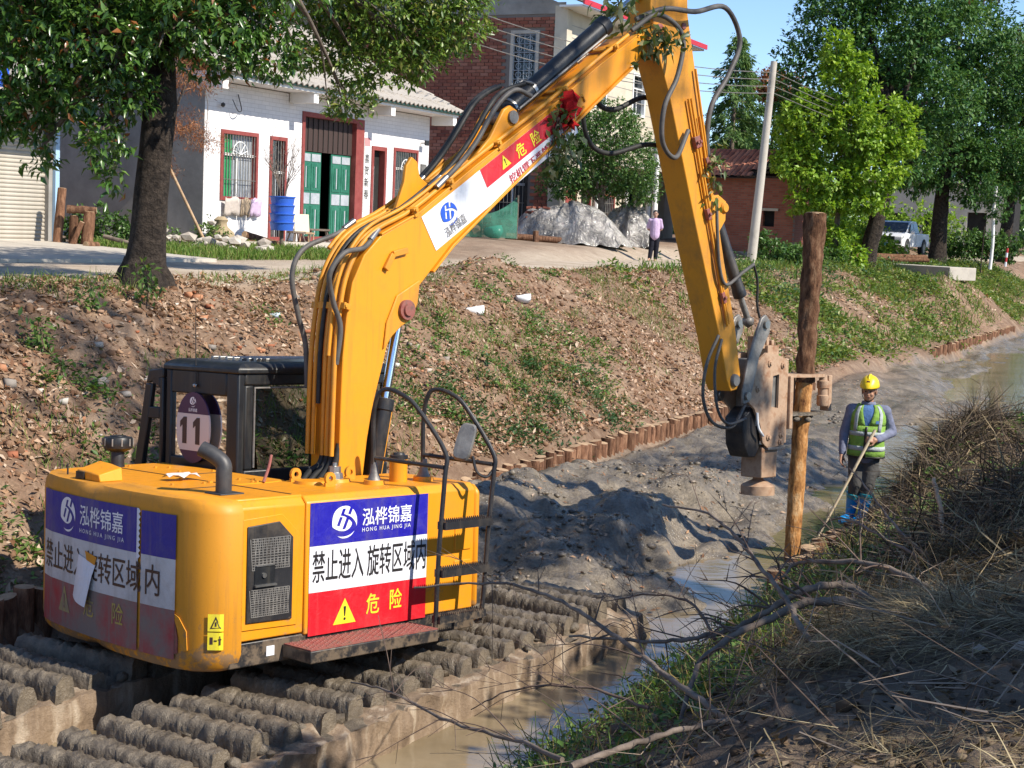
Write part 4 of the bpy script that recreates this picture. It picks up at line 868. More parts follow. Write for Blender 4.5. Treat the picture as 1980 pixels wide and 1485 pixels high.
ex('boom_flange', edge_strip([(-0.02, 2.97), (0.41, 3.18), (1.09, 3.645), (2.02, 4.25), (2.72, 4.74), (3.30, 5.12)], BY0 - 0.012, BY1 + 0.012, 0.018, 0), M['yellow'], 0.004, parent=boom)
b = MB(); b.lathe((0.26, BY0 - 0.02, 2.36), (0, -1, 0), [(0, 0.085), (0.03, 0.085), (0.032, 0.055), (0.05, 0.05)], 20); ex('boom_pin', b, M['step_red'], parent=boom)
b = MB(); b.prism([(0.42, 2.62), (0.40, 2.42), (0.33, 2.28), (0.22, 2.22), (0.12, 2.14), (0.02, 2.02), (0.05, 2.25), (0.16, 2.48)], lambda x, z, d: Vector((x, d, z)), BY0 - 0.001, BY0 - 0.02); ex('boom_boss', b, M['yellow_worn'], 0.01, parent=boom)
# lug for the arm cylinder
for y in (BY0 + 0.055, BY1 - 0.06):
    b = MB(); b.prism([(0.78, 3.40), (1.30, 3.92), (1.47, 4.19), (1.55, 4.235), (1.64, 4.20), (1.68, 4.12), (1.60, 3.95)], lambda x, z, d: Vector((x, d, z)), y, y + 0.04); lug = ex('cylinder_lug', b, M['yellow'], 0.01, parent=boom)
b = MB(); b.lathe((1.58, BY0 + 0.03, 4.13), (0, 1, 0), [(0, 0.06), (0.30, 0.06)], 16); ex('cylinder_pin', b, M['dull_steel'], parent=boom)
b = MB(); b.prism([(0.30, 3.15), (0.42, 3.46), (0.44, 3.60), (0.50, 3.68), (0.57, 3.64), (0.60, 3.52), (0.72, 3.45), (0.80, 3.42)], lambda x, z, d: Vector((x, d, z)), BY1 - 0.15, BY1 - 0.11); ex('lifting_lug', b, M['yellow'], 0.008, parent=boom)
# weld bracket and sensor bar
b = MB(); b.bar((0.10, BY0 - 0.02, 2.82), (0.26, BY0 - 0.02, 2.86), 0.05, 0.03, (0, -1, 0)); b.bar((0.10, BY0 - 0.02, 2.82), (0.02, BY0 - 0.02, 2.69), 0.05, 0.03, (0, -1, 0)); ex('boom_bracket', b, M['yellow_worn'], 0.004, parent=boom)
b = MB(); b.tube([(2.28, BY0 - 0.006, 4.37), (2.47, BY0 - 0.006, 4.43), (2.51, BY0 - 0.006, 4.38)], 0.012, 6); b.tube([(2.50, BY0 - 0.006, 4.33), (2.30, BY0 - 0.006, 4.12), (2.31, BY0 - 0.006, 4.07)], 0.012, 6); ex('weld_seam', b, M['yellow_worn'], parent=boom)
# pipes along the rear and top of the boom
spine = [(-0.42, 1.15), (-0.415, 1.57), (-0.405, 1.96), (-0.375, 2.28), (-0.32, 2.57), (-0.20, 2.80), (-0.02, 2.97), (0.41, 3.18), (1.09, 3.645), (2.02, 4.25), (2.72, 4.74), (3.20, 5.06)]
def pipe_path(y, off, i0=0, i1=None):
    P = [Vector((x, y, z)) for x, z in spine][i0:i1]; T, A = frames(P)
    return crom([p + Vector((-t_.z, 0, t_.x)) * off for p, t_ in zip(P, T)], 4)
for y, off, i0, i1, r in ((BY0 + 0.035, 0.055, 0, 12, 0.021), (BY0 + 0.095, 0.05, 0, 9, 0.019), (BY0 + 0.155, 0.05, 0, 9, 0.019), (BY1 - 0.09, 0.055, 0, 11, 0.019), (BY1 - 0.03, 0.06, 0, 12, 0.021), (BY1 + 0.03, 0.075, 5, 9, 0.019), (BY0 + 0.06, 0.105, 2, 9, 0.016)):
    ex('boom_pipe', MB().tube(pipe_path(y, off, i0, i1), r, 10), M['yellow_pipe'], parent=boom, smooth=60)
ex('boom_hose', MB().tube(pipe_path(BY0 + 0.215, 0.06, 1, 9), 0.02, 8), M['rubber'], parent=boom, smooth=60)
for k, f in ((3, 0.3), (6, 0.9), (7, 0.55), (8, 0.3), (9, 0.35), (10, 0.55)):
    p0 = Vector((spine[k][0], 0, spine[k][1])); p1 = Vector((spine[k + 1][0], 0, spine[k + 1][1])); p = p0.lerp(p1, f); t_ = (p1 - p0).normalized(); nr = Vector((-t_.z, 0, t_.x))
    b = MB(); R = Matrix((t_, Vector((0, 1, 0)), nr)).transposed(); yc, ww = ((BY0 + BY1) / 2, BY1 - BY0 + 0.06) if k < 9 else (BY0 + 0.05, 0.12)
    b.box(p + nr * 0.06 + Vector((0, yc, 0)), (0.055, ww, 0.022), R); b.box(p + nr * 0.025 + Vector((0, yc - ww / 2 + 0.02, 0)), (0.05, 0.02, 0.07), R)
    b.lathe(p + nr * 0.05 + Vector((0, yc - ww / 2 - 0.012, 0)), (0, 1, 0), [(0, 0.02), (0.025, 0.02)], 6)
    if k >= 9: b.box(p + nr * 0.035 + Vector((0, (BY0 + BY1) / 2, 0)), (0.05, BY1 - BY0 - 0.02, 0.02), R)
    ex('pipe_clamp', b, M['yellow_worn'], 0.004, parent=boom)
# hoses at the bend
for P in ([(0.02, BY1 + 0.03, 3.10), (-0.16, BY1 + 0.04, 2.98), (-0.50, BY1 + 0.05, 2.84), (-0.62, BY1 + 0.05, 2.62), (-0.55, BY1 + 0.05, 2.3), (-0.47, BY1 + 0.04, 2.05), (-0.46, BY1 + 0.02, 1.7)],
          [(-0.02, BY0 + 0.04, 3.02), (-0.22, BY0 - 0.02, 2.86), (-0.47, BY0 - 0.06, 2.80), (-0.60, BY0 - 0.04, 2.62), (-0.52, BY0, 2.40), (-0.44, BY0, 2.2), (-0.45, BY0 + 0.03, 1.9)]):
    ex('boom_hose', MB().tube(crom(P, 6), 0.022, 10), M['hose_spiral'], parent=boom, smooth=60); ex('hose_fitting', MB().tube([P[0], Vector(P[0]).lerp(Vector(P[1]), 0.6)], 0.027, 10), M['steel'], parent=boom, smooth=50)
for k, (y, bulge) in enumerate(((BY0 + 0.02, -0.05), (BY0 + 0.10, -0.03), (BY1 - 0.05, 0.0), (BY1, -0.02))):
    P = [(0.62, y, 3.42), (0.88, y, 3.66 + bulge * 0.5), (1.06, y - 0.03, 3.90 + bulge), (1.30, y - 0.03, 4.22 + bulge * 0.7), (1.52, y + (0.02 if k else -0.04), 4.36), (1.72, y + (0.04 if k > 1 else -0.06), 4.33 if k == 0 else 4.45)]
    ex('cylinder_hose', MB().tube(crom(P, 6), 0.023, 10), M['hose_spiral'] if k == 0 else M['rubber'], parent=boom, smooth=60); ex('hose_fitting', MB().tube([P[0], Vector(P[0]).lerp(Vector(P[1]), 0.45)], 0.028, 10), M['steel'], parent=boom, smooth=50)
for k in range(4):
    y = BY0 + 0.03 + 0.06 * k; P = [(-0.40, y, 1.25), (-0.44, y, 1.08), (-0.55, y + 0.03, 0.9 + 0.03 * k), (-0.72, y + 0.05, 0.75)]
    ex('foot_hose', MB().tube(crom(P, 5), 0.027, 10), M['rubber'], parent=boom, smooth=60)
# arm cylinder on top
yc = (BY0 + BY1) / 2
A0 = Vector((1.60, yc, 4.14)); A1 = Vector((3.05, yc, 5.20)); A2 = Vector((4.02, yc, 5.91)); dA = (A2 - A0).normalized(); A0 = A0 + Vector((-dA.z, 0, dA.x)) * 0.03
b = MB(); b.lathe(A0, dA, [(0, 0.06), (0.02, 0.088), (1.62, 0.088), (1.63, 0.098), (1.74, 0.098), (1.75, 0.06)], 24); ac = ex('arm_cylinder', b, M['black_clean'], smooth=40)
b = MB(); b.lathe(A0 + dA * 1.74, dA, [(0, 0.048), (1.30, 0.048)], 20); ex('cylinder_rod', b, M['chrome'], parent=ac, smooth=40)
b = MB(); b.lathe(A0 + dA * 0.42, dA, [(0, 0.094), (0.04, 0.094)], 24); b.lathe(A0 + dA * 0.10, dA, [(0, 0.096), (0.03, 0.096)], 24); ex('cylinder_band', b, M['steel'], parent=ac, smooth=40)
nA = Vector((-dA.z, 0, dA.x)); 
b = MB(); b.tube([A0 + dA * 0.05 + nA * 0.10, A0 + dA * 0.40 + nA * 0.125, A0 + dA * 0.44 + nA * 0.06 + Vector((0, -0.09, 0))], 0.012, 8); b.tube([A0 + dA * 0.1 - nA * 0.02 + Vector((0, -0.10, 0)), A0 + dA * 1.6 - nA * 0.05 + Vector((0, -0.10, 0))], 0.013, 8); ex('cylinder_pipe', b, M['dull_steel'], parent=ac)
# boom cylinders
for y in (BY0 + 0.085, BY1 - 0.085):
    b = MB(); B0 = Vector((-0.03, y, 0.72)); B1 = Vector((0.28, y, 2.31)); dB = (B1 - B0).normalized()
    b.lathe(B0, dB, [(0, 0.06), (0.02, 0.075), (0.80, 0.075), (0.81, 0.085), (0.90, 0.085), (0.91, 0.05)], 20); bc = ex('boom_cylinder', b, M['black'], smooth=40)
    b = MB(); b.lathe(B0 + dB * 0.90, dB, [(0, 0.04), (0.70, 0.04), (0.71, 0.07), (0.83, 0.07)], 18); ex('cylinder_rod', b, M['chrome'], parent=bc, smooth=40)
    ex('cylinder_pipe', MB().tube([B0 + dB * 0.1 + Vector((0.09, 0, 0)), B0 + dB * 0.85 + Vector((0.09, 0, 0))], 0.016, 8), M['yellow_pipe'], parent=bc)

# boom decals
Bd = (Vector((2.02, 0, 4.25)) - Vector((0.41, 0, 3.18))); Bl = Bd.length; Bd.normalize(); Bn = Vector((-Bd.z, 0, Bd.x)); Bo = Vector((0.41, 0, 3.18)) - Bn * 0.018
def bfn(d): return lambda a, h: Bo + Bd * a - Bn * (0.36 - h) + Vector((0, BY0 - d, 0))       # a along the boom, h from the lower edge
wd = sheet('boom_decal', 0.0, 2.18, 0.012, 0.345, bfn(0.004), M['white_v'], boom)
rdx = sheet('danger_decal', 0.83, 2.18, 0.165, 0.345, bfn(0.0065), M['red_v'], boom)
g1 = bfn(0.0095)
logo_mesh('logo', (0.30, 0.205), 0.20, g1, M['ink_blue'], wd); text_mesh('company_lettering', '泓桦锦嘉', 0.098, (0.17, 0.045), 0.74, g1, M['ink_grey'], wd, 0.01)
tri_sign(1.15, 0.205, 0.13, 0.115, g1, bfn(0.012), rdx, M['yel_v'], M['ink'])
text_mesh('danger_lettering', '危', 0.135, (1.32, 0.20), 1, g1, M['yel_v'], rdx, 0.03); text_mesh('danger_lettering', '险', 0.135, (1.55, 0.20), 1, g1, M['yel_v'], rdx, 0.03)
text_mesh('warning_lettering', '挖机臂下严禁站人', 0.088, (1.12, 0.052), 1.15, g1, M['ink_red'], wd, 0.02)

# ---- stick (dipper arm)
SY0, SY1 = -0.27, 0.03
stick_poly = [(3.62, 6.05), (3.52, 5.80), (3.50, 5.45), (3.62, 5.06), (3.86, 4.60), (4.36, 3.36), (4.88, 2.14), (5.02, 1.72), (5.10, 1.60), (5.22, 1.62), (5.27, 1.78), (5.14, 2.30), (4.90, 2.98), (4.80, 3.30), (4.90, 3.42), (4.90, 3.62), (4.76, 3.68), (4.68, 3.66), (4.34, 4.70), (4.12, 5.45), (4.08, 5.90), (3.95, 6.10)]
b = MB(); b.prism(stick_poly, lambda x, z, d: Vector((x, d, z)), SY1, SY0); stick = ex('stick', b, M['yellow_worn'], 0.010, smooth=30)
b = MB(); b.lathe((3.66, SY0 - 0.03, 5.22), (0, 1, 0), [(0, 0.05), (0.02, 0.075), (0.36, 0.075)], 18); ex('elbow_pin', b, M['step_red'], parent=stick)
b = MB(); b.lathe((4.05, SY0 - 0.012, 5.33), (0, 1, 0), [(0, 0.035), (0.02, 0.035)], 12); ex('stick_bolt', b, M['step_red'], parent=stick)
b = MB(); b.lathe((4.86, SY0 - 0.03, 3.55), (0, 1, 0), [(0, 0.045), (0.02, 0.06), (0.36, 0.06)], 18); ex('stick_pin', b, M['yellow_worn'], parent=stick)
def stick_pt(f, c, y): # f along (0 top .. 1 bottom), c across (0 front lower edge .. 1 upper edge)
    lo = Vector((3.86, y, 4.60)).lerp(Vector((4.88, y, 2.14)), f); hi = Vector((4.34, y, 4.70)).lerp(Vector((5.10, y, 2.42)), f); return lo.lerp(hi, c)
for c0, c1, f0, f1 in ((0.52, 0.40, 0.02, 0.98), (0.62, 0.50, 0.02, 0.98), (0.93, 0.82, -0.10, 0.42), (0.80, 0.72, 0.10, 0.45)):
    ex('stick_pipe', MB().tube([stick_pt(f0 + (f1 - f0) * k / 8, c0 + (c1 - c0) * k / 8, SY0 - 0.035) for k in range(9)], 0.014, 8), M['yellow_pipe'], parent=stick, smooth=60)
for f, c in ((0.20, 0.50), (0.20, 0.60), (0.50, 0.46), (0.86, 0.45), (0.30, 0.80)):
    p = stick_pt(f, c, SY0 - 0.03); b = MB(); b.box(p, (0.12, 0.05, 0.05), Matrix.Rotation(rad(65), 3, 'Y')); b.lathe(p + Vector((0, -0.03, 0)), (0, -1, 0), [(0, 0.018), (0.02, 0.018)], 6); ex('pipe_clamp', b, M['step_red'], 0.004, parent=stick)
def hose(P, r=0.024, m_='hose_spiral', par=None): return ex('arm_hose', MB().tube(crom(P, 7), r, 10), M[m_], parent=par or stick, smooth=60)
hose([(3.30, SY0 + 0.02, 5.28), (3.60, SY0 - 0.10, 5.42), (4.05, SY0 - 0.14, 5.46), (4.62, SY0 - 0.10, 5.60), (4.96, SY0 - 0.06, 5.32), (4.80, SY0 - 0.05, 4.95), (4.52, SY0 - 0.05, 4.60), (4.46, SY0 - 0.04, 4.30), (4.50, SY0 - 0.03, 4.05)], 0.027)
hose([(3.22, SY0, 5.16), (3.48, SY0 - 0.12, 5.34), (3.80, SY0 - 0.18, 5.18), (3.72, SY0 - 0.20, 4.78), (3.52, SY0 - 0.20, 4.44), (3.56, SY0 - 0.16, 4.10), (3.86, SY0 - 0.10, 3.98), (4.12, SY0 - 0.05, 4.28)], 0.025)
hose([(3.06, SY1 + 0.06, 4.82), (3.20, SY1 + 0.10, 4.50), (3.48, SY1 + 0.10, 4.45), (3.9, SY1 + 0.06, 4.62), (4.3, SY1 + 0.03, 4.55)], 0.027, 'rubber'); hose([(2.90, SY1 + 0.06, 4.72), (3.05, SY1 + 0.10, 4.15), (3.40, SY1 + 0.10, 4.00), (4.0, SY1 + 0.06, 4.15), (4.55, SY1 + 0.02, 4.1)], 0.025, 'rubber')
hose([stick_pt(0.46, 0.90, SY0 - 0.05), stick_pt(0.58, 0.62, SY0 - 0.07), stick_pt(0.72, 0.42, SY0 - 0.07), stick_pt(0.82, 0.62, SY0 - 0.06), Vector((5.20, SY0 - 0.03, 2.88)), Vector((5.45, SY0, 2.98))], 0.018)
hose([(5.45, SY0, 2.98), (5.56, SY0 + 0.02, 2.8), (5.60, SY0 + 0.04, 2.55), (5.66, SY0 + 0.04, 2.40)], 0.014, 'rubber')
hose([(4.80, SY0 - 0.03, 2.20), (4.62, SY0 - 0.02, 1.90), (4.60, SY0, 1.55), (4.78, SY0, 1.28), (5.15, SY0, 1.22), (5.45, SY0 + 0.05, 1.45)], 0.018); hose([(4.86, SY0 - 0.03, 2.16), (4.74, SY0 - 0.04, 1.85), (4.80, SY0 - 0.04, 1.45), (5.0, SY0 - 0.04, 1.26), (5.4, SY0, 1.3)], 0.016)
# bucket cylinder and links
yk = (SY0 + SY1) / 2
b = MB(); K0 = Vector((4.88, yk, 3.52)); K1 = Vector((5.60, yk, 2.36)); dK = (K1 - K0).normalized(); b.lathe(K0, dK, [(0, 0.05), (0.03, 0.068), (0.95, 0.068), (0.96, 0.075), (1.04, 0.075), (1.05, 0.04)], 20); kc = ex('tool_cylinder', b, M['black'], smooth=40)
b = MB(); b.lathe(K0 + dK * 1.04, dK, [(0, 0.035), (0.32, 0.035)], 16); b.blob(K1, 0.075, 1, 0.1); ex('cylinder_rod', b, M['dull_steel'], parent=kc, smooth=50)
for y in (SY0 - 0.045, SY1 + 0.01):
    b = MB(); b.prism([(5.66, 2.44), (5.76, 2.36), (5.74, 2.24), (5.56, 1.98), (5.46, 1.66), (5.40, 1.48), (5.28, 1.46), (5.26, 1.60), (5.34, 1.92), (5.50, 2.26), (5.58, 2.40)], lambda x, z, d: Vector((x, d, z)), y, y + 0.035); lk = ex('link', b, M['dull_steel'], 0.01, parent=stick)
    b = MB(); b.lathe((5.65, y - 0.01, 2.33), (0, -1, 0), [(0, 0.045), (0.02, 0.045)], 14); b.lathe((5.34, y - 0.01, 1.55), (0, -1, 0), [(0, 0.045), (0.02, 0.045)], 14); ex('link_pin', b, M['steel'], parent=lk)
b = MB(); b.lathe((5.15, SY0 - 0.04, 1.72), (0, 1, 0), [(0, 0.06), (0.02, 0.07), (0.36, 0.07)], 16); ex('stick_tip_pin', b, M['dull_steel'], parent=stick)

# ---- pile gripping vibro tool
TY0, TY1 = -0.26, 0.10
tool = thing('pile_gripper', None, None); tool.parent = EX
plate = [(5.60, 1.92), (5.78, 2.02), (5.98, 2.0), (6.18, 1.95), (6.22, 1.80), (6.22, 1.12), (6.17, 0.98), (5.86, 0.96), (5.76, 1.02), (5.70, 1.22), (5.58, 1.40), (5.42, 1.50), (5.40, 1.62)]
holes = [(5.92, 1.76), (6.04, 1.78), (6.04, 1.40), (5.90, 1.42)]
for y in (TY0, TY1 - 0.03):
    P = [[Vector((x, z, 0)) for x, z in plate], [Vector((x, z, 0)) for x, z in holes]]; fl = [p for q in P for p in q]; tr = mgeo.tessellate_polygon(P)
    b = MB(); n = len(fl); b.add([(p.x, y, p.y) for p in fl] + [(p.x, y + 0.03, p.y) for p in fl], [tuple(q) for q in tr] + [tuple(i + n for i in q[::-1]) for q in tr])
    for lp, o in ((plate, 0), (holes, len(plate))):
        k = len(lp); b.f.extend([(o + i, o + (i + 1) % k, n + o + (i + 1) % k, n + o + i) for i in range(k)]); b.m.extend([0] * k)
    pl_ = ex('side_plate', b, M['tan_steel'], parent=tool)
b = MB()
for x, z in ((5.84, 1.90), (6.10, 1.88), (5.86, 1.08), (6.11, 1.10), (5.62, 1.62), (6.10, 1.02)): b.lathe((x, TY0 - 0.002, z), (0, -1, 0), [(0, 0.04), (0.012, 0.038), (0.014, 0.022), (0.03, 0.02)], 8)
ex('plate_bolts', b, M['tan_steel'], parent=tool)
b = MB(); b.span((6.18, TY0 + 0.005, 1.0), (6.235, TY1 - 0.005, 1.93)); b.span((6.235, TY0 - 0.03, 1.16), (6.30, TY1 + 0.05, 1.76)); ex('front_plate', b, M['tan_steel'], 0.008, parent=tool)
b = MB(); b.span((5.66, TY0 + 0.04, 1.2), (6.15, TY1 - 0.04, 1.95)); ex('vibrator_block', b, M['dull_steel'], 0.02, parent=tool)
b = MB(); b.span((5.86, TY0 + 0.04, 1.95), (6.08, TY1 - 0.04, 2.10)); b.span((5.80, TY0 + 0.08, 2.06), (5.86, TY1 - 0.08, 2.20)); b.span((5.92, TY0 + 0.1, 2.10), (5.97, TY1 - 0.1, 2.19)); b.span((6.02, TY0 + 0.1, 2.10), (6.07, TY1 - 0.1, 2.16)); ex('top_mount', b, M['tan_steel'], 0.008, parent=tool)
b = MB(); b.lathe((5.62, TY0 + 0.06, 1.22), (0, 1, 0), [(0, 0.16), (0.02, 0.19), (0.22, 0.19)], 20); b.prism([(5.44, 1.30), (5.62, 1.42), (5.80, 1.28), (5.78, 0.98), (5.70, 0.86), (5.56, 0.86), (5.47, 1.0)], lambda x, z, d: Vector((x, d, z)), TY0 + 0.05, TY1 - 0.06); ex('motor_housing', b, M['black'], 0.015, parent=tool)
b = MB(); b.tube(crom([(5.60, TY0 - 0.02, 1.36), (5.62, TY0 - 0.03, 1.2), (5.72, TY0 - 0.03, 1.1)], 5), 0.014, 8); ex('tool_hose', b, M['white_paint'], parent=tool)
b = MB(); b.span((5.80, TY0 + 0.03, 0.62), (6.10, TY1 - 0.05, 0.97)); sh = ex('hammer_shank', b, M['tan_steel'], 0.012, parent=tool)
b = MB(); b.lathe((5.96, -0.08, 0.42), (0, 0, 1), [(0, 0.19), (0.10, 0.19), (0.115, 0.17), (0.17, 0.06), (0.24, 0.055)], 32); ex('hammer_plate', b, M['tan_steel'], parent=tool, smooth=40)
ex('shank_collar', MB().span((5.86, TY0 - 0.01, 0.935), (6.16, TY1, 0.965)), M['dull_steel'], 0.005, parent=tool)
# jaws round the pile
PLX = 6.72; PLY = -0.05
for z in (1.74, 1.30):
    b = MB(); o_ = [(6.24, -0.22), (6.70, -0.26), (7.04, -0.24), (7.12, -0.12), (7.12, 0.08), (7.04, 0.16), (6.24, 0.14)]; i_ = [(6.72, -0.17), (7.00, -0.19), (7.03, -0.02), (7.0, 0.09), (6.72, 0.09), (6.69, -0.02)]
    P = [[Vector((x, y, 0)) for x, y in o_], [Vector((x, y, 0)) for x, y in i_]]; fl = [p for q in P for p in q]; tr = mgeo.tessellate_polygon(P); n = len(fl)
    b.add([(p.x, p.y, z) for p in fl] + [(p.x, p.y, z + 0.035) for p in fl], [tuple(q) for q in tr] + [tuple(i + n for i in q[::-1]) for q in tr])
    for lp, o in ((o_, 0), (i_, len(o_))):
        k = len(lp); b.f.extend([(o + i, o + (i + 1) % k, n + o + (i + 1) % k, n + o + i) for i in range(k)]); b.m.extend([0] * k)
    ex('jaw_plate', b, M['tan_steel'] if z > 1.5 else M['mud'], 0.006, parent=tool)
b = MB()
b.lathe((7.06, -0.20, 1.40), (0, 0, 1), [(0, 0.06), (0.02, 0.07), (0.12, 0.07), (0.13, 0.06), (0.20, 0.06), (0.21, 0.072), (0.29, 0.072), (0.30, 0.05), (0.36, 0.045)], 16); ex('jaw_roller', b, M['tan_steel'], parent=tool, smooth=40)
b = MB(); b.span((7.13, -0.24, 1.34), (7.20, -0.12, 1.76)); b.span((7.12, 0.02, 1.36), (7.19, 0.12, 1.80)); b.span((6.60, 0.12, 1.32), (7.0, 0.17, 1.75)); ex('jaw_post', b, M['tan_steel'], 0.01, parent=tool)
b = MB()
for k in range(14): b.blob((6.45 + 0.05 * k, -0.2 + random.uniform(-0.04, 0.3), 1.27 + random.uniform(-0.03, 0.02)), random.uniform(0.03, 0.06), 1, 0.5, (1, 1, 0.7), 0, k)
ex('mud_on_jaw', b, M['mud'], parent=tool, smooth=60)

# ---- undercarriage: two floating pontoons with cleats, clogged with mud
UC = Matrix.Translation((-1.30, 12.95, 0.12)) @ Matrix.Rotation(rad(90 - 31.7), 4, 'Z')        # x along the pontoons
inv = MX.inverted()
def uc(name, b, mats, bevel=0, smooth=40, parent=None):
    o = b.build(name, mats, None, smooth, bevel)
    if parent is None: o.parent = EX; o.matrix_local = inv @ UC
    else: o.parent = parent
    return o
b = MB(); b.span((-1.0, -0.6, -0.05), (1.0, 0.6, 0.20)); b.lathe((0, 0, 0.1), (0, 0, 1), [(0, 0.72), (0.14, 0.72), (0.15, 0.62), (0.22, 0.62)], 32); uc('turntable', b, M['black'], 0.02)
b = MB()
for x in (-0.9, 0.9): b.span((x - 0.18, -1.4, -0.12), (x + 0.18, 1.4, 0.05))
uc('cross_beam', b, M['mud'], 0.03)
def lumpy(b, amt, f, seed):
    b.v = [tuple(Vector(p) + Vector((noise.noise(Vector(p) * f + Vector((seed, 0, 0))), noise.noise(Vector(p) * f + Vector((0, seed, 9))), noise.noise(Vector(p) * f + Vector((5, 2, seed))))) * amt) for p in b.v]; return b
def gridbox(lo, hi, st):
    """box with subdivided faces, to be roughened"""
    bm = bmesh.new(); bmesh.ops.create_cube(bm, size=1)
    for v in bm.verts: v.co = Vector([(a + c_) / 2 + q * (c_ - a) for q, a, c_ in zip(v.co, lo, hi)])
    for ax in range(3):
        n = max(1, int((hi[ax] - lo[ax]) / st))
        for k in range(1, n):
            p = [0, 0, 0]; p[ax] = lo[ax] + (hi[ax] - lo[ax]) * k / n; nn = [0, 0, 0]; nn[ax] = 1
            bmesh.ops.bisect_plane(bm, geom=bm.verts[:] + bm.edges[:] + bm.faces[:], plane_co=p, plane_no=nn)
    b = MB(); b.add([tuple(v.co) for v in bm.verts], [tuple(x.index for x in f.verts) for f in bm.faces]) if not [v.index for v in bm.verts] else None
    bm.verts.index_update(); b = MB(); b.add([tuple(v.co) for v in bm.verts], [tuple(x.index for x in f.verts) for f in bm.faces]); bm.free(); return b
t = NT('pontoon_side_mud'); co = t.coord(); sp = t.n('ShaderNodeSeparateXYZ'); t.l(co, sp.inputs[0])
mp = t.n('ShaderNodeMapping'); mp.inputs['Scale'].default_value = (6, 6, 0.7); t.l(co, mp.inputs[0])
c = t.ramp(t.noise(1.3, 4, 0.6, mp.outputs[0]), [(0.35, (0.17, 0.12, 0.08)), (0.52, (0.25, 0.18, 0.12)), (0.60, (0.34, 0.265, 0.19)), (0.72, (0.45, 0.37, 0.28))])
t.bump(t.noise(24, 4, 0.7, co), 0.7, 0.02); M['pontoon'] = t.set(c, 0.6, 0, 0.35)
def make_cleat(seed):
    b = MB(); n = 46; L_ = 1.05
    rnd = random.Random(seed); vs = []; hts = [0.135 + 0.014 * noise.noise(Vector((_ * 0.11, seed * 3.3, 0))) + 0.010 * noise.noise(Vector((_ * 0.5, seed * 1.3, 5))) + rnd.uniform(-0.006, 0.006) for _ in range(n)]
    prof = [(-0.10, -0.3), (-0.088, 0.3), (-0.08, 0.7), (-0.06, 0.95), (-0.02, 1.0), (0.02, 1.02), (0.06, 0.93), (0.085, 0.7), (0.09, 0.3), (0.105, -0.3)]
    for i in range(n):
        y = -L_ / 2 + L_ * i / (n - 1)
        for px_, pz in prof: vs.append((px_ * (1 + rnd.uniform(-0.10, 0.10) + 0.14 * noise.noise(Vector((seed, y * 9, px_ * 9)))) + rnd.uniform(-0.003, 0.003), y + rnd.uniform(-0.004, 0.004), hts[i] * pz + rnd.uniform(-0.012, 0.012)))
    m_ = len(prof)
    b.add(vs, [(i * m_ + j, i * m_ + j + 1, (i + 1) * m_ + j + 1, (i + 1) * m_ + j) for i in range(n - 1) for j in range(m_ - 1)] + [tuple(range(m_)), tuple(range(n * m_ - 1, (n - 1) * m_ - 1, -1))])
    return b.build('cleat', M['mud'], mesh_only=True, smooth=70)
cleats = [make_cleat(s_) for s_ in range(7)]
for side, (y0, y1) in enumerate(((-1.66, -0.42), (0.30, 1.62))):
    b = lumpy(gridbox((-4.6, y0, -0.75), (2.25, y1, 0.0), 0.075), 0.05, 4.0, side * 7 + 1); lumpy(b, 0.035, 11.0, side * 5 + 2); lumpy(b, 0.02, 27.0, 4); pont = uc('pontoon', b, M['pontoon'], smooth=45)
    b = MB(); nx, ny = 120, 20; vs = []
    for i in range(nx + 1):
        for j in range(ny + 1):
            x = -4.58 + 6.8 * i / nx; y = y0 + 0.03 + (y1 - y0 - 0.06) * j / ny; vs.append((x, y, 0.015 + 0.03 * noise.noise(Vector((x * 5, y * 5, side))) - 0.03 + 0.02 * noise.noise(Vector((x * 13, y * 13, side)))))
    b.add(vs, [(i * (ny + 1) + j, (i + 1) * (ny + 1) + j, (i + 1) * (ny + 1) + j + 1, i * (ny + 1) + j + 1) for i in range(nx) for j in range(ny)]); uc('mud_crust', b, M['mud'], smooth=80, parent=pont)
    k = 0; x = -4.5
    while x < 2.2:
        o = link('cleat', cleats[(k * 3 + side) % 7], pont); o.location = (x, (y0 + y1) / 2 + (0.08 if side == 0 else -0.06) + random.uniform(-0.02, 0.02), 0.0); o.rotation_euler = (0, 0, random.uniform(-0.05, 0.05) + (math.pi if k % 2 else 0)); o.scale = (1, 1.0 if side == 0 else 1.08, random.uniform(0.9, 1.25))
        if k % 5 == 2: o.rotation_euler.z += 0.08
        x += 0.335 + random.uniform(-0.015, 0.015); k += 1
    b = MB()
    for q in range(70):
        xx = random.uniform(-4.4, 2.2); yy = random.uniform(y0 + 0.05, y1 - 0.05); b.blob((xx, yy, 0.03), random.uniform(0.02, 0.06), 1, 0.6, (1, 1, 0.8), 0, q)
    o = uc('mud_lumps', b, M['mud'], smooth=60, parent=pont); o['kind'] = 'stuff'
# front idler drums disappearing in the mud
for y in (-1.04, 0.96): b = MB(); b.lathe((2.25, y - 0.55, -0.38), (0, 1, 0), [(0, 0.36), (1.1, 0.36)], 20); uc('idler_drum', lumpy(b, 0.03, 4, 3), M['mud'])
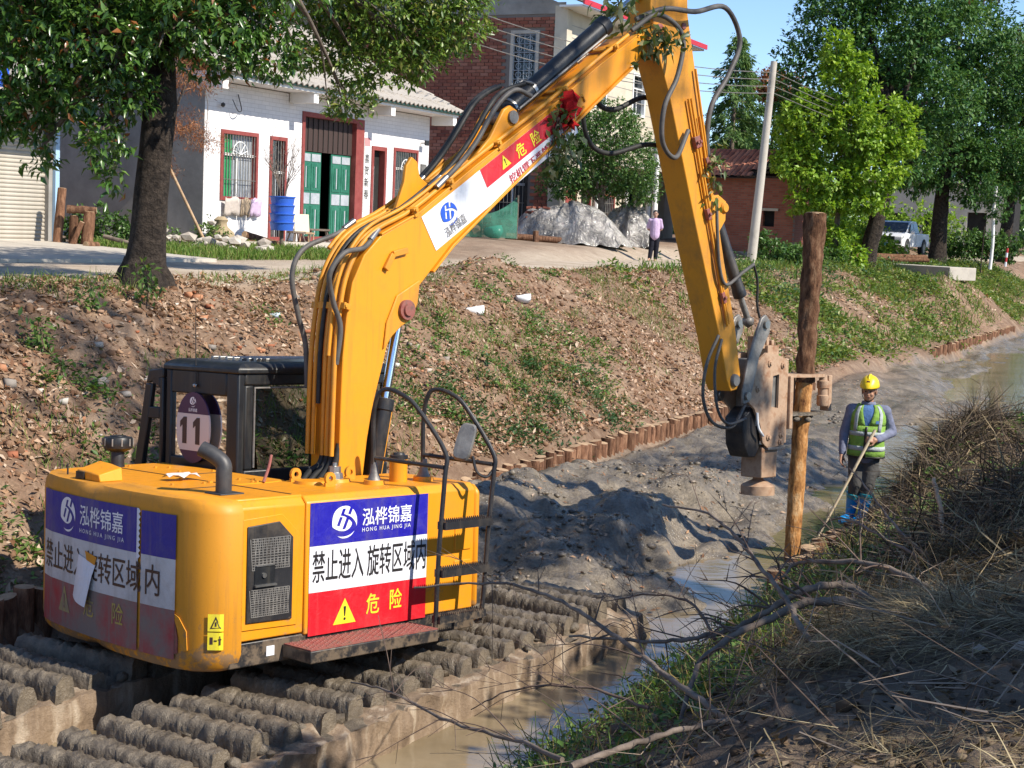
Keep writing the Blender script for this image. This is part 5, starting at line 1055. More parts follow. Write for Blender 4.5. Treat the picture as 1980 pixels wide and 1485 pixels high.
# ================================================================ TIMBER
def wood_mat(name, c0, c1, c2, zs=0.25, sc=14):
    t = NT(name); co = t.coord(); mp = t.n('ShaderNodeMapping'); mp.inputs['Scale'].default_value = (1, 1, zs); t.l(co, mp.inputs[0])
    oi = t.n('ShaderNodeObjectInfo'); ad = t.n('ShaderNodeVectorMath'); ad.operation = 'ADD'; t.l(mp.outputs[0], ad.inputs[0]); 
    cm = t.n('ShaderNodeCombineXYZ'); t.l(oi.outputs['Random'], cm.inputs[0]); sc_ = t.n('ShaderNodeVectorMath'); sc_.operation = 'SCALE'; sc_.inputs['Scale'].default_value = 37; t.l(cm.outputs[0], sc_.inputs[0]); t.l(sc_.outputs[0], ad.inputs[1])
    f = t.noise(sc, 5, 0.7, ad.outputs[0]); c = t.ramp(f, [(0.32, c0), (0.5, c1), (0.68, c2)])
    br = t.ramp(oi.outputs['Random'], [(0.0, 0.55), (1.0, 1.15)]); c = t.mix(1.0, c, br, 'MULTIPLY')
    t.bump(t.noise(sc * 1.6, 5, 0.75, ad.outputs[0]), 0.9, 0.03); return t.set(c, 0.9, 0, 0.2)
M['post_bark'] = wood_mat('reddish_post_bark', (0.07, 0.035, 0.022), (0.20, 0.10, 0.058), (0.36, 0.205, 0.12))
M['post_top'] = varied('sawn_post_top', (0.34, 0.22, 0.13), (0.52, 0.36, 0.22), 9, 0.85, 0.4, 40)
M['pile_bark'] = wood_mat('dark_pile_bark', (0.075, 0.035, 0.02), (0.24, 0.115, 0.06), (0.44, 0.26, 0.15), 0.35, 16)
M['pile_bare'] = wood_mat('half_peeled_pile', (0.10, 0.04, 0.018), (0.44, 0.21, 0.07), (0.66, 0.44, 0.23), 0.4, 11)
def post_mesh(seed, h=1.0, r=0.085):
    rnd = random.Random(seed); b = MB(); n = 10; lv = [(-0.5, 1.02), (0.0, 1.0), (0.5, 1.0), (0.93, 0.98), (1.0, 0.93)]; vs = []
    ph = rnd.uniform(0, 6); tl = (rnd.uniform(-0.02, 0.02), rnd.uniform(-0.02, 0.02))
    for z, q in lv:
        for j in range(n):
            a = 2 * math.pi * j / n; rr = r * q * (1 + 0.10 * math.sin(2 * a + ph) + rnd.uniform(-0.06, 0.06)); vs.append((rr * math.cos(a), rr * math.sin(a), z * h + (tl[0] * math.cos(a) + tl[1] * math.sin(a)) * (z > 0.9)))
    b.add(vs, [(i * n + j, i * n + (j + 1) % n, (i + 1) * n + (j + 1) % n, (i + 1) * n + j) for i in range(len(lv) - 1) for j in range(n)], 0); b.add([vs[-n + j] for j in range(n)], [tuple(range(n))], 1)
    return b.build('timber_post', [M['post_bark'], M['post_top']], mesh_only=True, smooth=40)
posts = [post_mesh(k, 0.5, 0.088) for k in range(9)]
def post_row(u0, u1, v0, top, label, group, step=0.178, jz=0.035):
    u = u0; k = 0
    while u < u1:
        x, y = xy(u, v0 + random.uniform(-0.025, 0.025)); o = link('timber_post', posts[random.randrange(9)])
        s = random.uniform(0.85, 1.12); o.location = (x, y, top + random.uniform(-jz, jz) - 0.5); o.scale = (s, s, 1); o.rotation_euler = (random.uniform(-0.04, 0.04), random.uniform(-0.04, 0.04), random.uniform(0, 6.28))
        tag(o, label, 'timber post', group); u += step * s * random.uniform(0.95, 1.06); k += 1
post_row(-10.2, -7.7, 0.02, 0.44, 'dark sawn timber post in the far row left of the excavator', 'posts at the left end of the far row')
post_row(-0.9, 16.2, 0.02, 0.36, 'short brown sawn timber post in the row along the foot of the far bank', 'timber posts along the foot of the far bank')
post_row(30.6, 48.0, 0.02, 0.38, 'small pale timber post in the distant row by the far pool', 'timber posts of the distant row', 0.21)
post_row(-3.3, 8.5, -4.80, 0.27, 'orange brown timber post in the near row by the worker', 'timber posts of the near row', 0.182)

# the pile being driven
p_top = mw(7.0, -0.05, 3.64); p_mid = mw(6.88, -0.05, 1.54); p_bot = mw(6.76, -0.05, -0.30); p_bot = p_bot + (p_bot - p_mid) * 0.4
pile = thing('timber_pile', 'tall bark-covered timber pile held upright by the excavator gripper', 'timber pile', tuple(p_bot))
def trunk_tube(P, R, n, mat, name, parent, jit=0.05, org=None, nz=0.12, f=7):
    """a rough round trunk: noise-displaced tube; coordinates relative to org"""
    b = MB(); b.tube(P, R, n, True); 
    c = [sum((Vector(p) for p in P), Vector()) / len(P)]
    k = len(P); nv = []
    for i in range(k):
        for j in range(n):
            p = Vector(b.v[i * n + j]); d = p - Vector(P[i]); nv.append(tuple(Vector(P[i]) + d * (1 + nz * noise.noise(Vector((p.x * f, p.y * f, p.z * f * 0.45))) + nz * 0.5 * noise.noise(Vector((p.x * f * 3, p.y * f * 3, p.z * f)))) - (Vector(org) if org is not None else Vector())))
    b.v = nv; return b.build(name, mat, parent, 60)
def lin(a, b, n): return [Vector(a).lerp(Vector(b), i / (n - 1)) for i in range(n)]
trunk_tube(lin(p_mid.lerp(p_top, 0.06), p_top, 60), [0.104 + 0.022 * i / 59 for i in range(60)], 28, M['pile_bark'], 'bark_upper', pile, org=p_bot, nz=0.26, f=11)
trunk_tube(lin(p_bot, p_mid.lerp(p_top, 0.07), 60), [0.086 + 0.012 * i / 59 for i in range(60)], 24, M['pile_bare'], 'peeled_lower', pile, org=p_bot, nz=0.14, f=9)
b = MB(); b.lathe(p_top - p_bot - (p_top - p_mid).normalized() * 0.01, p_top - p_mid, [(0, 0.12), (0.02, 0.115)], 18); b.build('sawn_top', M['post_top'], pile)

# ================================================================ PEOPLE
def capsule(b, p0, p1, r0, r1, n=12):
    p0 = Vector(p0); p1 = Vector(p1); d = (p1 - p0); L = d.length; d = d / L if L > 1e-6 else Vector((0, 0, 1)); pts = []; rr = []
    for k in range(4): a = math.pi / 2 * k / 4; pts.append(p0 - d * r0 * math.cos(a)); rr.append(max(0.003, r0 * math.sin(a)))
    pts += [p0, p1]; rr += [r0, r1]
    for k in range(1, 5): a = math.pi / 2 * k / 4; pts.append(p1 + d * r1 * math.sin(a)); rr.append(max(0.003, r1 * math.cos(a)))
    b.tube_along(pts, rr, d, n)
def ell(b, c, r, R=None):
    bm = bmesh.new(); bmesh.ops.create_icosphere(bm, subdivisions=3, radius=1); R = R or Matrix.Identity(3)
    b.add([Vector(c) + R @ Vector((v.co.x * r[0], v.co.y * r[1], v.co.z * r[2])) for v in bm.verts], [[x.index for x in f.verts] for f in bm.faces]); bm.free()
def fuse(name, b, vox, mat, parent, it=3, fac=0.5):
    """merge overlapping volumes into one continuous surface"""
    me = b.build(name, mat, mesh_only=True); o = link(name, me); r = o.modifiers.new('r', 'REMESH'); r.mode = 'VOXEL'; r.voxel_size = vox; s = o.modifiers.new('s', 'SMOOTH'); s.iterations = it; s.factor = fac
    dg = bpy.context.evaluated_depsgraph_get(); m2 = bpy.data.meshes.new_from_object(o.evaluated_get(dg)); bpy.data.objects.remove(o); bpy.data.meshes.remove(me)
    m2.name = name; m2.polygons.foreach_set('use_smooth', [True] * len(m2.polygons)); m2.materials.clear(); m2.materials.append(mat); return link(name, m2, parent)
M['skin'] = NT('tanned_skin').set((0.40, 0.21, 0.13), 0.5, 0, 0.4)
M['skin2'] = NT('skin').set((0.45, 0.26, 0.18), 0.5, 0, 0.4)
def cloth(name, c, v=0.25):
    t = NT(name); co = t.coord(); f = t.noise(9, 4, 0.6, co); k = tuple(q * (1 - v) for q in c); col = t.ramp(f, [(0.35, k), (0.65, c)]); t.bump(t.noise(14, 3, 0.6, co), 0.5, 0.03); return t.set(col, 0.85, 0, 0.15)
M['shirt'] = cloth('grey_blue_shirt', (0.20, 0.215, 0.30)); M['inner'] = cloth('blue_shirt', (0.10, 0.20, 0.42)); M['vest'] = cloth('lime_vest', (0.25, 0.43, 0.08), 0.3); M['reflect'] = cloth('grey_reflective_tape', (0.42, 0.46, 0.45), 0.1)
M['trouser'] = cloth('grey_work_trousers', (0.095, 0.092, 0.088)); M['boot'] = NT('bright_blue_rubber').set((0.008, 0.24, 0.60), 0.3, 0, 0.5); M['boot2'] = NT('teal_rubber').set((0.01, 0.22, 0.30), 0.35, 0, 0.5)
M['helmet'] = NT('yellow_helmet_shell').set((0.80, 0.55, 0.01), 0.4, 0, 0.5); M['hair'] = NT('black_hair').set((0.012, 0.010, 0.009), 0.5)
M['lilac'] = cloth('lilac_shirt', (0.52, 0.38, 0.55), 0.12); M['navy'] = cloth('dark_trousers', (0.018, 0.018, 0.026))
def hand(b, wrist, dirv, palm, curl, side=1, s=1.0):
    """palm with five bent fingers; dirv along the hand, palm = palm normal"""
    d = Vector(dirv).normalized(); n = Vector(palm).normalized(); n = (n - d * n.dot(d)).normalized(); x = d.cross(n) * side; w = Vector(wrist)
    capsule(b, w, w + d * 0.03 * s, 0.027 * s, 0.028 * s); 
    for k in range(4): o = x * (0.027 - 0.018 * k) * s; capsule(b, w + d * 0.02 * s + o * 0.7, w + d * 0.085 * s + o, 0.016 * s, 0.013 * s, 8)
    for k, L in enumerate((0.070, 0.078, 0.073, 0.058)):
        o = x * (0.029 - 0.0195 * k) * s; p = w + d * 0.088 * s + o; a = 0.0
        for q in range(3): a += curl; v = d * math.cos(a) + n * math.sin(a); p2 = p + v * L * s * (0.42, 0.33, 0.25)[q]; capsule(b, p, p2, 0.0098 * s, 0.009 * s, 8); p = p2
    p = w + d * 0.03 * s + x * 0.028 * s; v = (d * 0.6 + x * 0.8 + n * 0.25).normalized(); p2 = p + v * 0.04 * s; capsule(b, p, p2, 0.0135 * s, 0.011 * s, 8); v = (d * 0.85 + x * 0.2 + n * 0.5).normalized(); capsule(b, p2, p2 + v * 0.03 * s, 0.0105 * s, 0.009 * s, 8)
def head(b, c, fw, up, s=1.0):
    """c centre of the skull; fw facing direction"""
    f = Vector(fw).normalized(); u = Vector(up).normalized(); u = (u - f * u.dot(f)).normalized(); x = f.cross(u); R = Matrix((x, f, u)).transposed(); c = Vector(c); q = lambda a, e, g: c + R @ Vector((a, e, g)) * s
    ell(b, q(0, -0.012, 0.03), (0.074 * s, 0.092 * s, 0.088 * s), R); ell(b, q(0, 0.018, -0.045), (0.060 * s, 0.066 * s, 0.072 * s), R); ell(b, q(0, 0.052, -0.085), (0.030 * s, 0.026 * s, 0.024 * s), R)
    capsule(b, q(0, 0.080, 0.012), q(0, 0.098, -0.026), 0.010 * s, 0.014 * s, 8); ell(b, q(0.036, 0.062, -0.030), (0.024 * s, 0.02 * s, 0.022 * s), R); ell(b, q(-0.036, 0.062, -0.030), (0.024 * s, 0.02 * s, 0.022 * s), R)
    capsule(b, q(-0.05, 0.072, 0.026), q(0.05, 0.072, 0.026), 0.012 * s, 0.012 * s, 8); capsule(b, q(-0.018, 0.082, -0.058), q(0.018, 0.082, -0.058), 0.008 * s, 0.008 * s, 8)
    for sx in (-1, 1): ell(b, q(sx * 0.078, -0.015, -0.008), (0.012 * s, 0.022 * s, 0.034 * s), R)
    return q, R
def face_bits(q, s, parent):
    b = MB()
    for sx in (-1, 1): ell(b, q(sx * 0.030, 0.079, 0.006), (0.012 * s, 0.006 * s, 0.006 * s))
    b.build('eye', M['hair'], parent, 60); b = MB()
    for sx in (-1, 1): capsule(b, q(sx * 0.018, 0.084, 0.030), q(sx * 0.046, 0.074, 0.030), 0.005 * s, 0.004 * s, 6)
    b.build('eyebrow', M['hair'], parent, 60); b = MB(); capsule(b, q(-0.020, 0.091, -0.058), q(0.020, 0.091, -0.058), 0.0035 * s, 0.0035 * s, 6); b.build('mouth', NT('lips').set((0.22, 0.08, 0.06), 0.5), parent, 60)
def loft(b, R_, n=28, power=2.4, a0=0, a1=2 * math.pi):
    """R_: (centre, rx, ry, rotz); closed superellipse rings or an open arc of them"""
    full = abs(a1 - a0 - 2 * math.pi) < 1e-6; m_ = n if full else n + 1; vs = []
    for c, rx, ry, rz in R_:
        for j in range(m_):
            a = a0 + (a1 - a0) * j / n; ca_, sa = math.cos(a), math.sin(a); px = rx * math.copysign(abs(ca_) ** (2 / power), ca_); py = ry * math.copysign(abs(sa) ** (2 / power), sa)
            vs.append(Vector(c) + Vector((px * math.cos(rz) - py * math.sin(rz), px * math.sin(rz) + py * math.cos(rz), 0)))
    k = len(R_); fs = []
    for i in range(k - 1):
        for j in range(n): q = (j + 1) % m_ if full else j + 1; fs.append((i * m_ + j, i * m_ + q, (i + 1) * m_ + q, (i + 1) * m_ + j))
    b.add(vs, fs)
def solid(o, th): s = o.modifiers.new('solid', 'SOLIDIFY'); s.thickness = th; s.offset = 0; return o

# --- worker on the near posts, body turned to the left of the picture
wx_, wy_ = 4.12, 18.0
wk = thing('person', 'worker in yellow helmet, lime vest and blue rubber boots holding a long wooden pole', 'person', (wx_, wy_, 0.30))
SHL, SHR = (-0.135, 0.03, 1.335), (0.235, -0.03, 1.335); ELL, WRL = (-0.205, 0.05, 1.06), (-0.235, -0.04, 0.82); ELR, WRR = (0.345, 0.02, 1.09), (0.115, -0.20, 1.015)
HPL, HPR = (-0.05, 0.03, 0.83), (0.12, -0.01, 0.83); KNL, KNR = (-0.055, -0.03, 0.47), (0.085, -0.05, 0.47); ANL, ANR = (-0.075, 0.06, 0.09), (0.055, -0.02, 0.09); TOE = Vector((-0.72, -0.69, 0))
HC = (0.035, -0.045, 1.565)
b = MB(); q_, R_h = head(b, HC, (-0.38, -0.92, -0.02), (0, 0, 1)); capsule(b, (0.05, 0.0, 1.36), (0.04, -0.02, 1.50), 0.058, 0.054)
capsule(b, (0.05, 0, 0.9), (0.05, 0, 1.25), 0.13, 0.15); capsule(b, SHL, SHR, 0.065, 0.065)
for S_, E_, W_ in ((SHL, ELL, WRL), (SHR, ELR, WRR)): capsule(b, S_, E_, 0.05, 0.042); capsule(b, E_, W_, 0.041, 0.029)
for H_, K_, A_ in ((HPL, KNL, ANL), (HPR, KNR, ANR)): capsule(b, H_, K_, 0.085, 0.058); capsule(b, K_, A_, 0.056, 0.04); capsule(b, A_, Vector(A_) + TOE * 0.16 + Vector((0, 0, -0.04)), 0.04, 0.03)
hand(b, WRL, (-0.12, -0.35, -0.95), (0.7, -0.5, 0), 0.35, -1, 1.05); hand(b, WRR, (-0.86, -0.35, 0.10), (-0.3, 0.85, -0.4), 0.95, 1, 1.05)
body = fuse('body', b, 0.0085, M['skin'], wk, 2); face_bits(q_, 1.0, wk)
b = MB(); capsule(b, (0.05, 0, 1.0), (0.05, 0, 1.26), 0.135, 0.15); capsule(b, SHL, SHR, 0.077, 0.077)
for S_, E_, W_ in ((SHL, ELL, WRL), (SHR, ELR, WRR)): capsule(b, S_, E_, 0.070, 0.060); capsule(b, E_, Vector(E_).lerp(Vector(W_), 0.93), 0.060, 0.045)
capsule(b, (0.05, 0, 0.84), (0.05, 0, 1.0), 0.155, 0.145); fuse('shirt', b, 0.012, M['shirt'], wk, 3)
vr = [((0.05, 0.0, 0.78), 0.216, 0.166, -0.35), ((0.05, 0.0, 0.86), 0.212, 0.160, -0.35), ((0.05, 0.0, 0.98), 0.200, 0.150, -0.33), ((0.05, 0.0, 1.12), 0.200, 0.155, -0.30), ((0.05, 0.0, 1.22), 0.205, 0.158, -0.25), ((0.05, 0.0, 1.32), 0.200, 0.145, -0.2), ((0.05, 0.0, 1.39), 0.155, 0.105, -0.2), ((0.045, 0.0, 1.43), 0.085, 0.075, -0.2)]
AF = -math.pi / 2            # front centre angle in the loft
def ringat(z, g=0.0):
    for i in range(len(vr) - 1):
        z0, z1 = vr[i][0][2], vr[i + 1][0][2]
        if z0 <= z <= z1 + 1e-6: f = (z - z0) / (z1 - z0); L_ = lambda a, c_: a + (c_ - a) * f; return ((L_(vr[i][0][0], vr[i + 1][0][0]), 0, z), L_(vr[i][1], vr[i + 1][1]) + g, L_(vr[i][2], vr[i + 1][2]) + g, L_(vr[i][3], vr[i + 1][3]))
b = MB(); loft(b, [ringat(z) for z in (0.80, 0.86, 0.98, 1.10, 1.17)], 36, 2.3)
gap = lambda z: 0.06 + 0.36 * max(0, (z - 1.17) / 0.26)
for sgn in (1,):
    rows = [ringat(z) for z in (1.17, 1.22, 1.28, 1.33, 1.38, 1.41)]; m_ = 34; vs = []
    for (c, rx, ry, rz), z in zip(rows, (1.17, 1.22, 1.28, 1.33, 1.38, 1.41)):
        for j in range(m_ + 1):
            a = AF + gap(z) + (2 * math.pi - 2 * gap(z)) * j / m_; ca_, sa = math.cos(a), math.sin(a); px = rx * math.copysign(abs(ca_) ** 0.87, ca_); py = ry * math.copysign(abs(sa) ** 0.87, sa); vs.append(Vector(c) + Vector((px * math.cos(rz) - py * math.sin(rz), px * math.sin(rz) + py * math.cos(rz), 0)))
    b.add(vs, [(i * (m_ + 1) + j, i * (m_ + 1) + j + 1, (i + 1) * (m_ + 1) + j + 1, (i + 1) * (m_ + 1) + j) for i in range(len(rows) - 1) for j in range(m_)])
vest = solid(b.build('vest', M['vest'], wk, 60), 0.008)
for z in (0.905, 1.075): b = MB(); loft(b, [ringat(z - 0.026, 0.007), ringat(z + 0.026, 0.007)], 36, 2.3); solid(b.build('reflective_band', M['reflect'], vest, 60), 0.003)
for a in (AF - 0.75, AF + 0.62): b = MB(); loft(b, [ringat(z, 0.007) for z in (1.10, 1.17, 1.24, 1.31, 1.37, 1.40)], 3, 2.3, a, a + 0.26); solid(b.build('reflective_stripe', M['reflect'], vest, 60), 0.003)
b = MB(); loft(b, [ringat(z, 0.009) for z in (0.80, 0.9, 1.0, 1.1, 1.16)], 1, 2.3, AF - 0.05, AF + 0.05); solid(b.build('zip', M['hair'], vest, 60), 0.003)
b = MB(); loft(b, [ringat(0.795, 0.004), ringat(0.812, 0.004)], 36, 2.3); solid(b.build('vest_hem', M['hair'], vest, 60), 0.004)
b = MB(); loft(b, [ringat(z, -0.004) for z in (1.14, 1.2, 1.28, 1.34, 1.40, 1.43)], 12, 2.3, AF - 0.42, AF + 0.42); b.build('undershirt', M['inner'], wk, 60)
b = MB(); loft(b, [ringat(z, 0.006) for z in (1.20, 1.235)], 3, 2.3, AF + 0.42, AF + 0.62); b.build('vest_print', M['inner'], vest)
b = MB(); loft(b, [((0.045, -0.005, 1.395), 0.085, 0.078, 0), ((0.042, -0.012, 1.445), 0.070, 0.066, 0)], 20); solid(b.build('collar', M['shirt'], wk, 60), 0.01)
b = MB(); capsule(b, (0.035, 0.01, 0.80), (0.035, 0.01, 0.86), 0.135, 0.13)
for H_, K_, A_ in ((HPL, KNL, ANL), (HPR, KNR, ANR)): capsule(b, H_, K_, 0.105, 0.083); capsule(b, K_, Vector(K_).lerp(Vector(A_), 0.42), 0.084, 0.066); 
ell(b, (0.20, -0.03, 0.62), (0.03, 0.05, 0.07)); fuse('trousers', b, 0.012, M['trouser'], wk, 3)
for K_, A_, mt in ((KNL, ANL, 'boot'), (KNR, ANR, 'boot')):
    b = MB(); K_ = Vector(K_); A_ = Vector(A_); capsule(b, K_.lerp(A_, 0.42), A_, 0.079, 0.056); capsule(b, A_ + Vector((0, 0, -0.025)), A_ + TOE * 0.17 + Vector((0, 0, -0.045)), 0.055, 0.042); capsule(b, A_ - TOE * 0.04 + Vector((0, 0, -0.05)), A_ + TOE * 0.18 + Vector((0, 0, -0.06)), 0.038, 0.036)
    bt = fuse('boot', b, 0.011, M['boot'], wk, 2); b = MB(); d = (K_ - A_).normalized(); b.lathe(A_ + d * 0.22, d, [(0, 0.080), (0.055, 0.086), (0.058, 0.07)], 20); b.build('boot_cuff', M['boot2'], bt, 50)
# helmet
b = MB(); f_ = R_h @ Vector((0, 1, 0)); u_ = (R_h @ Vector((0, -0.06, 1))).normalized(); hb = q_(0, -0.005, 0.062); x_ = f_.cross(u_).normalized(); RH = Matrix((x_, u_.cross(x_), u_)).transposed(); vs = []; n = 28
pr = [(-0.012, 1.0), (0.0, 1.04), (0.03, 1.0), (0.06, 0.93), (0.085, 0.80), (0.105, 0.62), (0.12, 0.40), (0.128, 0.15), (0.129, 0.01)]
for z, s_ in pr:
    for j in range(n): a = 2 * math.pi * j / n; brim = 0.042 * max(0, math.sin(a)) ** 2 * (1 if z <= 0.0 else 0.15 if z < 0.04 else 0); vs.append(hb + RH @ Vector((0.105 * s_ * math.cos(a), (0.128 * s_ + brim) * math.sin(a), z - (0.02 * max(0, math.sin(a)) if z <= 0 else 0))))
b.add(vs, [(i * n + j, i * n + (j + 1) % n, (i + 1) * n + (j + 1) % n, (i + 1) * n + j) for i in range(len(pr) - 1) for j in range(n)] + [tuple(range((len(pr) - 1) * n, len(pr) * n))])
hl = solid(b.build('helmet', M['helmet'], wk, 70), 0.005)
b = MB(); b.tube([hb + RH @ Vector((0, 0.125 - 0.25 * t_, 0.118 + 0.014 * math.sin(math.pi * t_) - 0.10 * (2 * t_ - 1) ** 4)) for t_ in [k / 10 for k in range(1, 10)]], 0.012, 8); b.build('helmet_ridge', M['helmet'], hl, 60)
b = MB(); b.add([hb + RH @ Vector((a, 0.128, z)) for a, z in ((-0.018, 0.035), (0.018, 0.035), (0.018, 0.065), (-0.018, 0.065))], [(0, 1, 2, 3)]); b.build('helmet_badge', M['step_red'], hl)
b = MB(); b.tube(crom([hb + RH @ Vector((-0.085, 0.02, 0.0)), q_(-0.07, 0.03, -0.06), q_(0, 0.05, -0.115), q_(0.07, 0.03, -0.06), hb + RH @ Vector((0.085, 0.02, 0.0))], 4), 0.004, 6); b.build('chin_strap', M['hair'], hl)
# his pole
g0 = Vector((wx_, wy_, 0.30)) + Vector(WRR) + Vector((-0.085, -0.035, 0.0)); foot = Vector((3.53, 17.65, 0.02)); dv = (g0 - foot).normalized()
pl_ = MB(); pl_.tube(lin(foot - dv * 0.1, g0 + dv * 0.14, 8), [0.013, 0.0135, 0.014, 0.015, 0.0165, 0.0175, 0.018, 0.018], 10)
tag(pl_.build('wooden_pole', varied('pale_pole', (0.55, 0.44, 0.28), (0.68, 0.56, 0.38), 6, 0.6, 0.1), None, 60), 'long pale wooden pole held by the worker and reaching down to the mud', 'pole')

# --- woman by the road, hands behind her back
lx, ly = 4.30, 49.2; lz = zg(lx, ly) + 0.03
ld = thing('person', 'woman in a lilac short-sleeved shirt and dark trousers standing on the village road', 'person', (lx, ly, lz))
SHL, SHR = (-0.155, 0, 1.27), (0.155, 0, 1.27); ELL, WRL = (-0.215, 0.09, 1.0), (-0.04, 0.16, 0.90); ELR, WRR = (0.215, 0.09, 1.0), (0.04, 0.17, 0.88); HC = (0.0, -0.02, 1.47)
HPL, HPR = (-0.08, 0, 0.80), (0.08, 0, 0.80); KNL, KNR = (-0.085, -0.01, 0.43), (0.075, -0.01, 0.43); ANL, ANR = (-0.13, -0.06, 0.07), (0.06, 0.0, 0.07)
b = MB(); q_, R_h = head(b, HC, (-0.1, -0.98, -0.12), (0, 0, 1)); capsule(b, (0, 0, 1.28), (0, -0.01, 1.42), 0.05, 0.048); capsule(b, (0, 0, 0.85), (0, 0, 1.18), 0.12, 0.13); capsule(b, SHL, SHR, 0.055, 0.055)
for S_, E_, W_ in ((SHL, ELL, WRL), (SHR, ELR, WRR)): capsule(b, S_, E_, 0.045, 0.038); capsule(b, E_, W_, 0.037, 0.027)
for H_, K_, A_ in ((HPL, KNL, ANL), (HPR, KNR, ANR)): capsule(b, H_, K_, 0.08, 0.052); capsule(b, K_, A_, 0.05, 0.035); capsule(b, A_, Vector(A_) + Vector((-0.05, -0.15, -0.04)), 0.035, 0.026)
hand(b, WRL, (0.8, 0.1, -0.5), (0, 1, 0), 0.4, 1); hand(b, WRR, (-0.8, 0.1, -0.5), (0, 1, 0), 0.4, -1)
fuse('body', b, 0.011, M['skin2'], ld, 2); face_bits(q_, 1.0, ld)
b = MB(); ell(b, q_(0, -0.025, 0.045), (0.085, 0.095, 0.085), R_h); ell(b, q_(0, -0.06, -0.02), (0.075, 0.055, 0.09), R_h); fuse('hair', b, 0.01, M['hair'], ld, 2)
b = MB(); capsule(b, (0, 0, 0.80), (0, 0, 1.2), 0.165, 0.155); capsule(b, SHL, SHR, 0.07, 0.07)
for S_, E_ in ((SHL, ELL), (SHR, ELR)): capsule(b, S_, Vector(S_).lerp(Vector(E_), 0.75), 0.066, 0.075)
fuse('shirt', b, 0.012, M['lilac'], ld, 3); b = MB(); capsule(b, (0, 0, 0.78), (0, 0, 0.84), 0.13, 0.12)
for H_, K_, A_ in ((HPL, KNL, ANL), (HPR, KNR, ANR)): capsule(b, H_, K_, 0.098, 0.08); capsule(b, K_, Vector(K_).lerp(Vector(A_), 0.93), 0.08, 0.066)
fuse('trousers', b, 0.012, M['navy'], ld, 3)
for A_ in (ANL, ANR): b = MB(); capsule(b, Vector(A_) + Vector((0.01, 0.03, -0.052)), Vector(A_) + Vector((-0.055, -0.17, -0.056)), 0.03, 0.026); b.build('sandal', M['twig'] if False else M['post_top'], ld, 60)
# ================================================================ BUILDINGS (local x along the canal, y away from it)
def bldg(name, label, cat, u, v, z, group=None):
    x, y = xy(u, v); return thing(name, label, cat, (x, y, z), CANAL, group)
def wall_open(W, H, openings, fn, th=0.24):
    """front wall with reveals: openings (x0, x1, z0, z1); fn(x, z, depth) -> point"""
    xs = sorted({0, W} | {q for o in openings for q in o[:2]}); zs = sorted({0, H} | {q for o in openings for q in o[2:]})
    solid_ = lambda i, j: 0 <= i < len(xs) - 1 and 0 <= j < len(zs) - 1 and not any(o[0] <= (xs[i] + xs[i + 1]) / 2 <= o[1] and o[2] <= (zs[j] + zs[j + 1]) / 2 <= o[3] for o in openings)
    b = MB()
    for i in range(len(xs) - 1):
        for j in range(len(zs) - 1):
            if not solid_(i, j): continue
            x0, x1, z0, z1 = xs[i], xs[i + 1], zs[j], zs[j + 1]
            b.add([fn(x0, z0, 0), fn(x1, z0, 0), fn(x1, z1, 0), fn(x0, z1, 0)], [(0, 1, 2, 3)]); b.add([fn(x0, z0, th), fn(x1, z0, th), fn(x1, z1, th), fn(x0, z1, th)], [(3, 2, 1, 0)])
            for di, dj, (a, c) in ((-1, 0, ((x0, z0), (x0, z1))), (1, 0, ((x1, z1), (x1, z0))), (0, -1, ((x1, z0), (x0, z0))), (0, 1, ((x0, z1), (x1, z1)))):
                if not solid_(i + di, j + dj): b.add([fn(*a, 0), fn(*a, th), fn(*c, th), fn(*c, 0)], [(3, 2, 1, 0)])
    return b
FX = lambda x, z, d: Vector((x, d, z))
LX = lambda y, z, d: Vector((d, y, z))
def rect_frame(b, x0, x1, z0, z1, w, fn, d0, d1):
    for (a0, a1, c0, c1) in ((x0, x0 + w, z0, z1), (x1 - w, x1, z0, z1), (x0 + w, x1 - w, z0, z0 + w), (x0 + w, x1 - w, z1 - w, z1)):
        P = [fn(a, c, d) for d in (d0, d1) for a, c in ((a0, c0), (a1, c0), (a1, c1), (a0, c1))]; b.add(P, [(0, 1, 2, 3), (7, 6, 5, 4), (0, 4, 5, 1), (1, 5, 6, 2), (2, 6, 7, 3), (3, 7, 4, 0)])
def brick_mat(name, c1, c2, mort, w, h, fac=0.02, bump=0.4, vec_rot=None, noise_amt=0.4):
    t = NT(name); co = t.coord(); sx_ = t.n('ShaderNodeSeparateXYZ'); t.l(co, sx_.inputs[0]); mp = t.n('ShaderNodeCombineXYZ'); t.l(sx_.outputs[1 if vec_rot and vec_rot[2] else 0], mp.inputs[0]); t.l(sx_.outputs[2], mp.inputs[1])
    q = t.n('ShaderNodeTexBrick'); t.l(mp.outputs[0], q.inputs['Vector']); q.inputs['Scale'].default_value = 1; q.inputs['Brick Width'].default_value = w; q.inputs['Row Height'].default_value = h; q.inputs['Mortar Size'].default_value = fac * h * 5; q.inputs['Bias'].default_value = 0
    q.inputs['Color1'].default_value = (*c1, 1); q.inputs['Color2'].default_value = (*c2, 1); q.inputs['Mortar'].default_value = (*mort, 1)
    c = t.mix(t.ramp(t.noise(1.3, 5, 0.7, co), [(0.4, 0.0), (0.7, noise_amt)]), q.outputs['Color'], tuple(x * 0.6 for x in c1)); t.bump(q.outputs['Fac'], -bump, 0.01); return t.set(c, 0.85, 0, 0.25)
M['tile_white'] = brick_mat('white_wall_tiles', (0.76, 0.74, 0.73), (0.70, 0.69, 0.69), (0.56, 0.54, 0.53), 0.30, 0.10, 0.012, 0.15, (rad(90), 0, 0), 0.3)
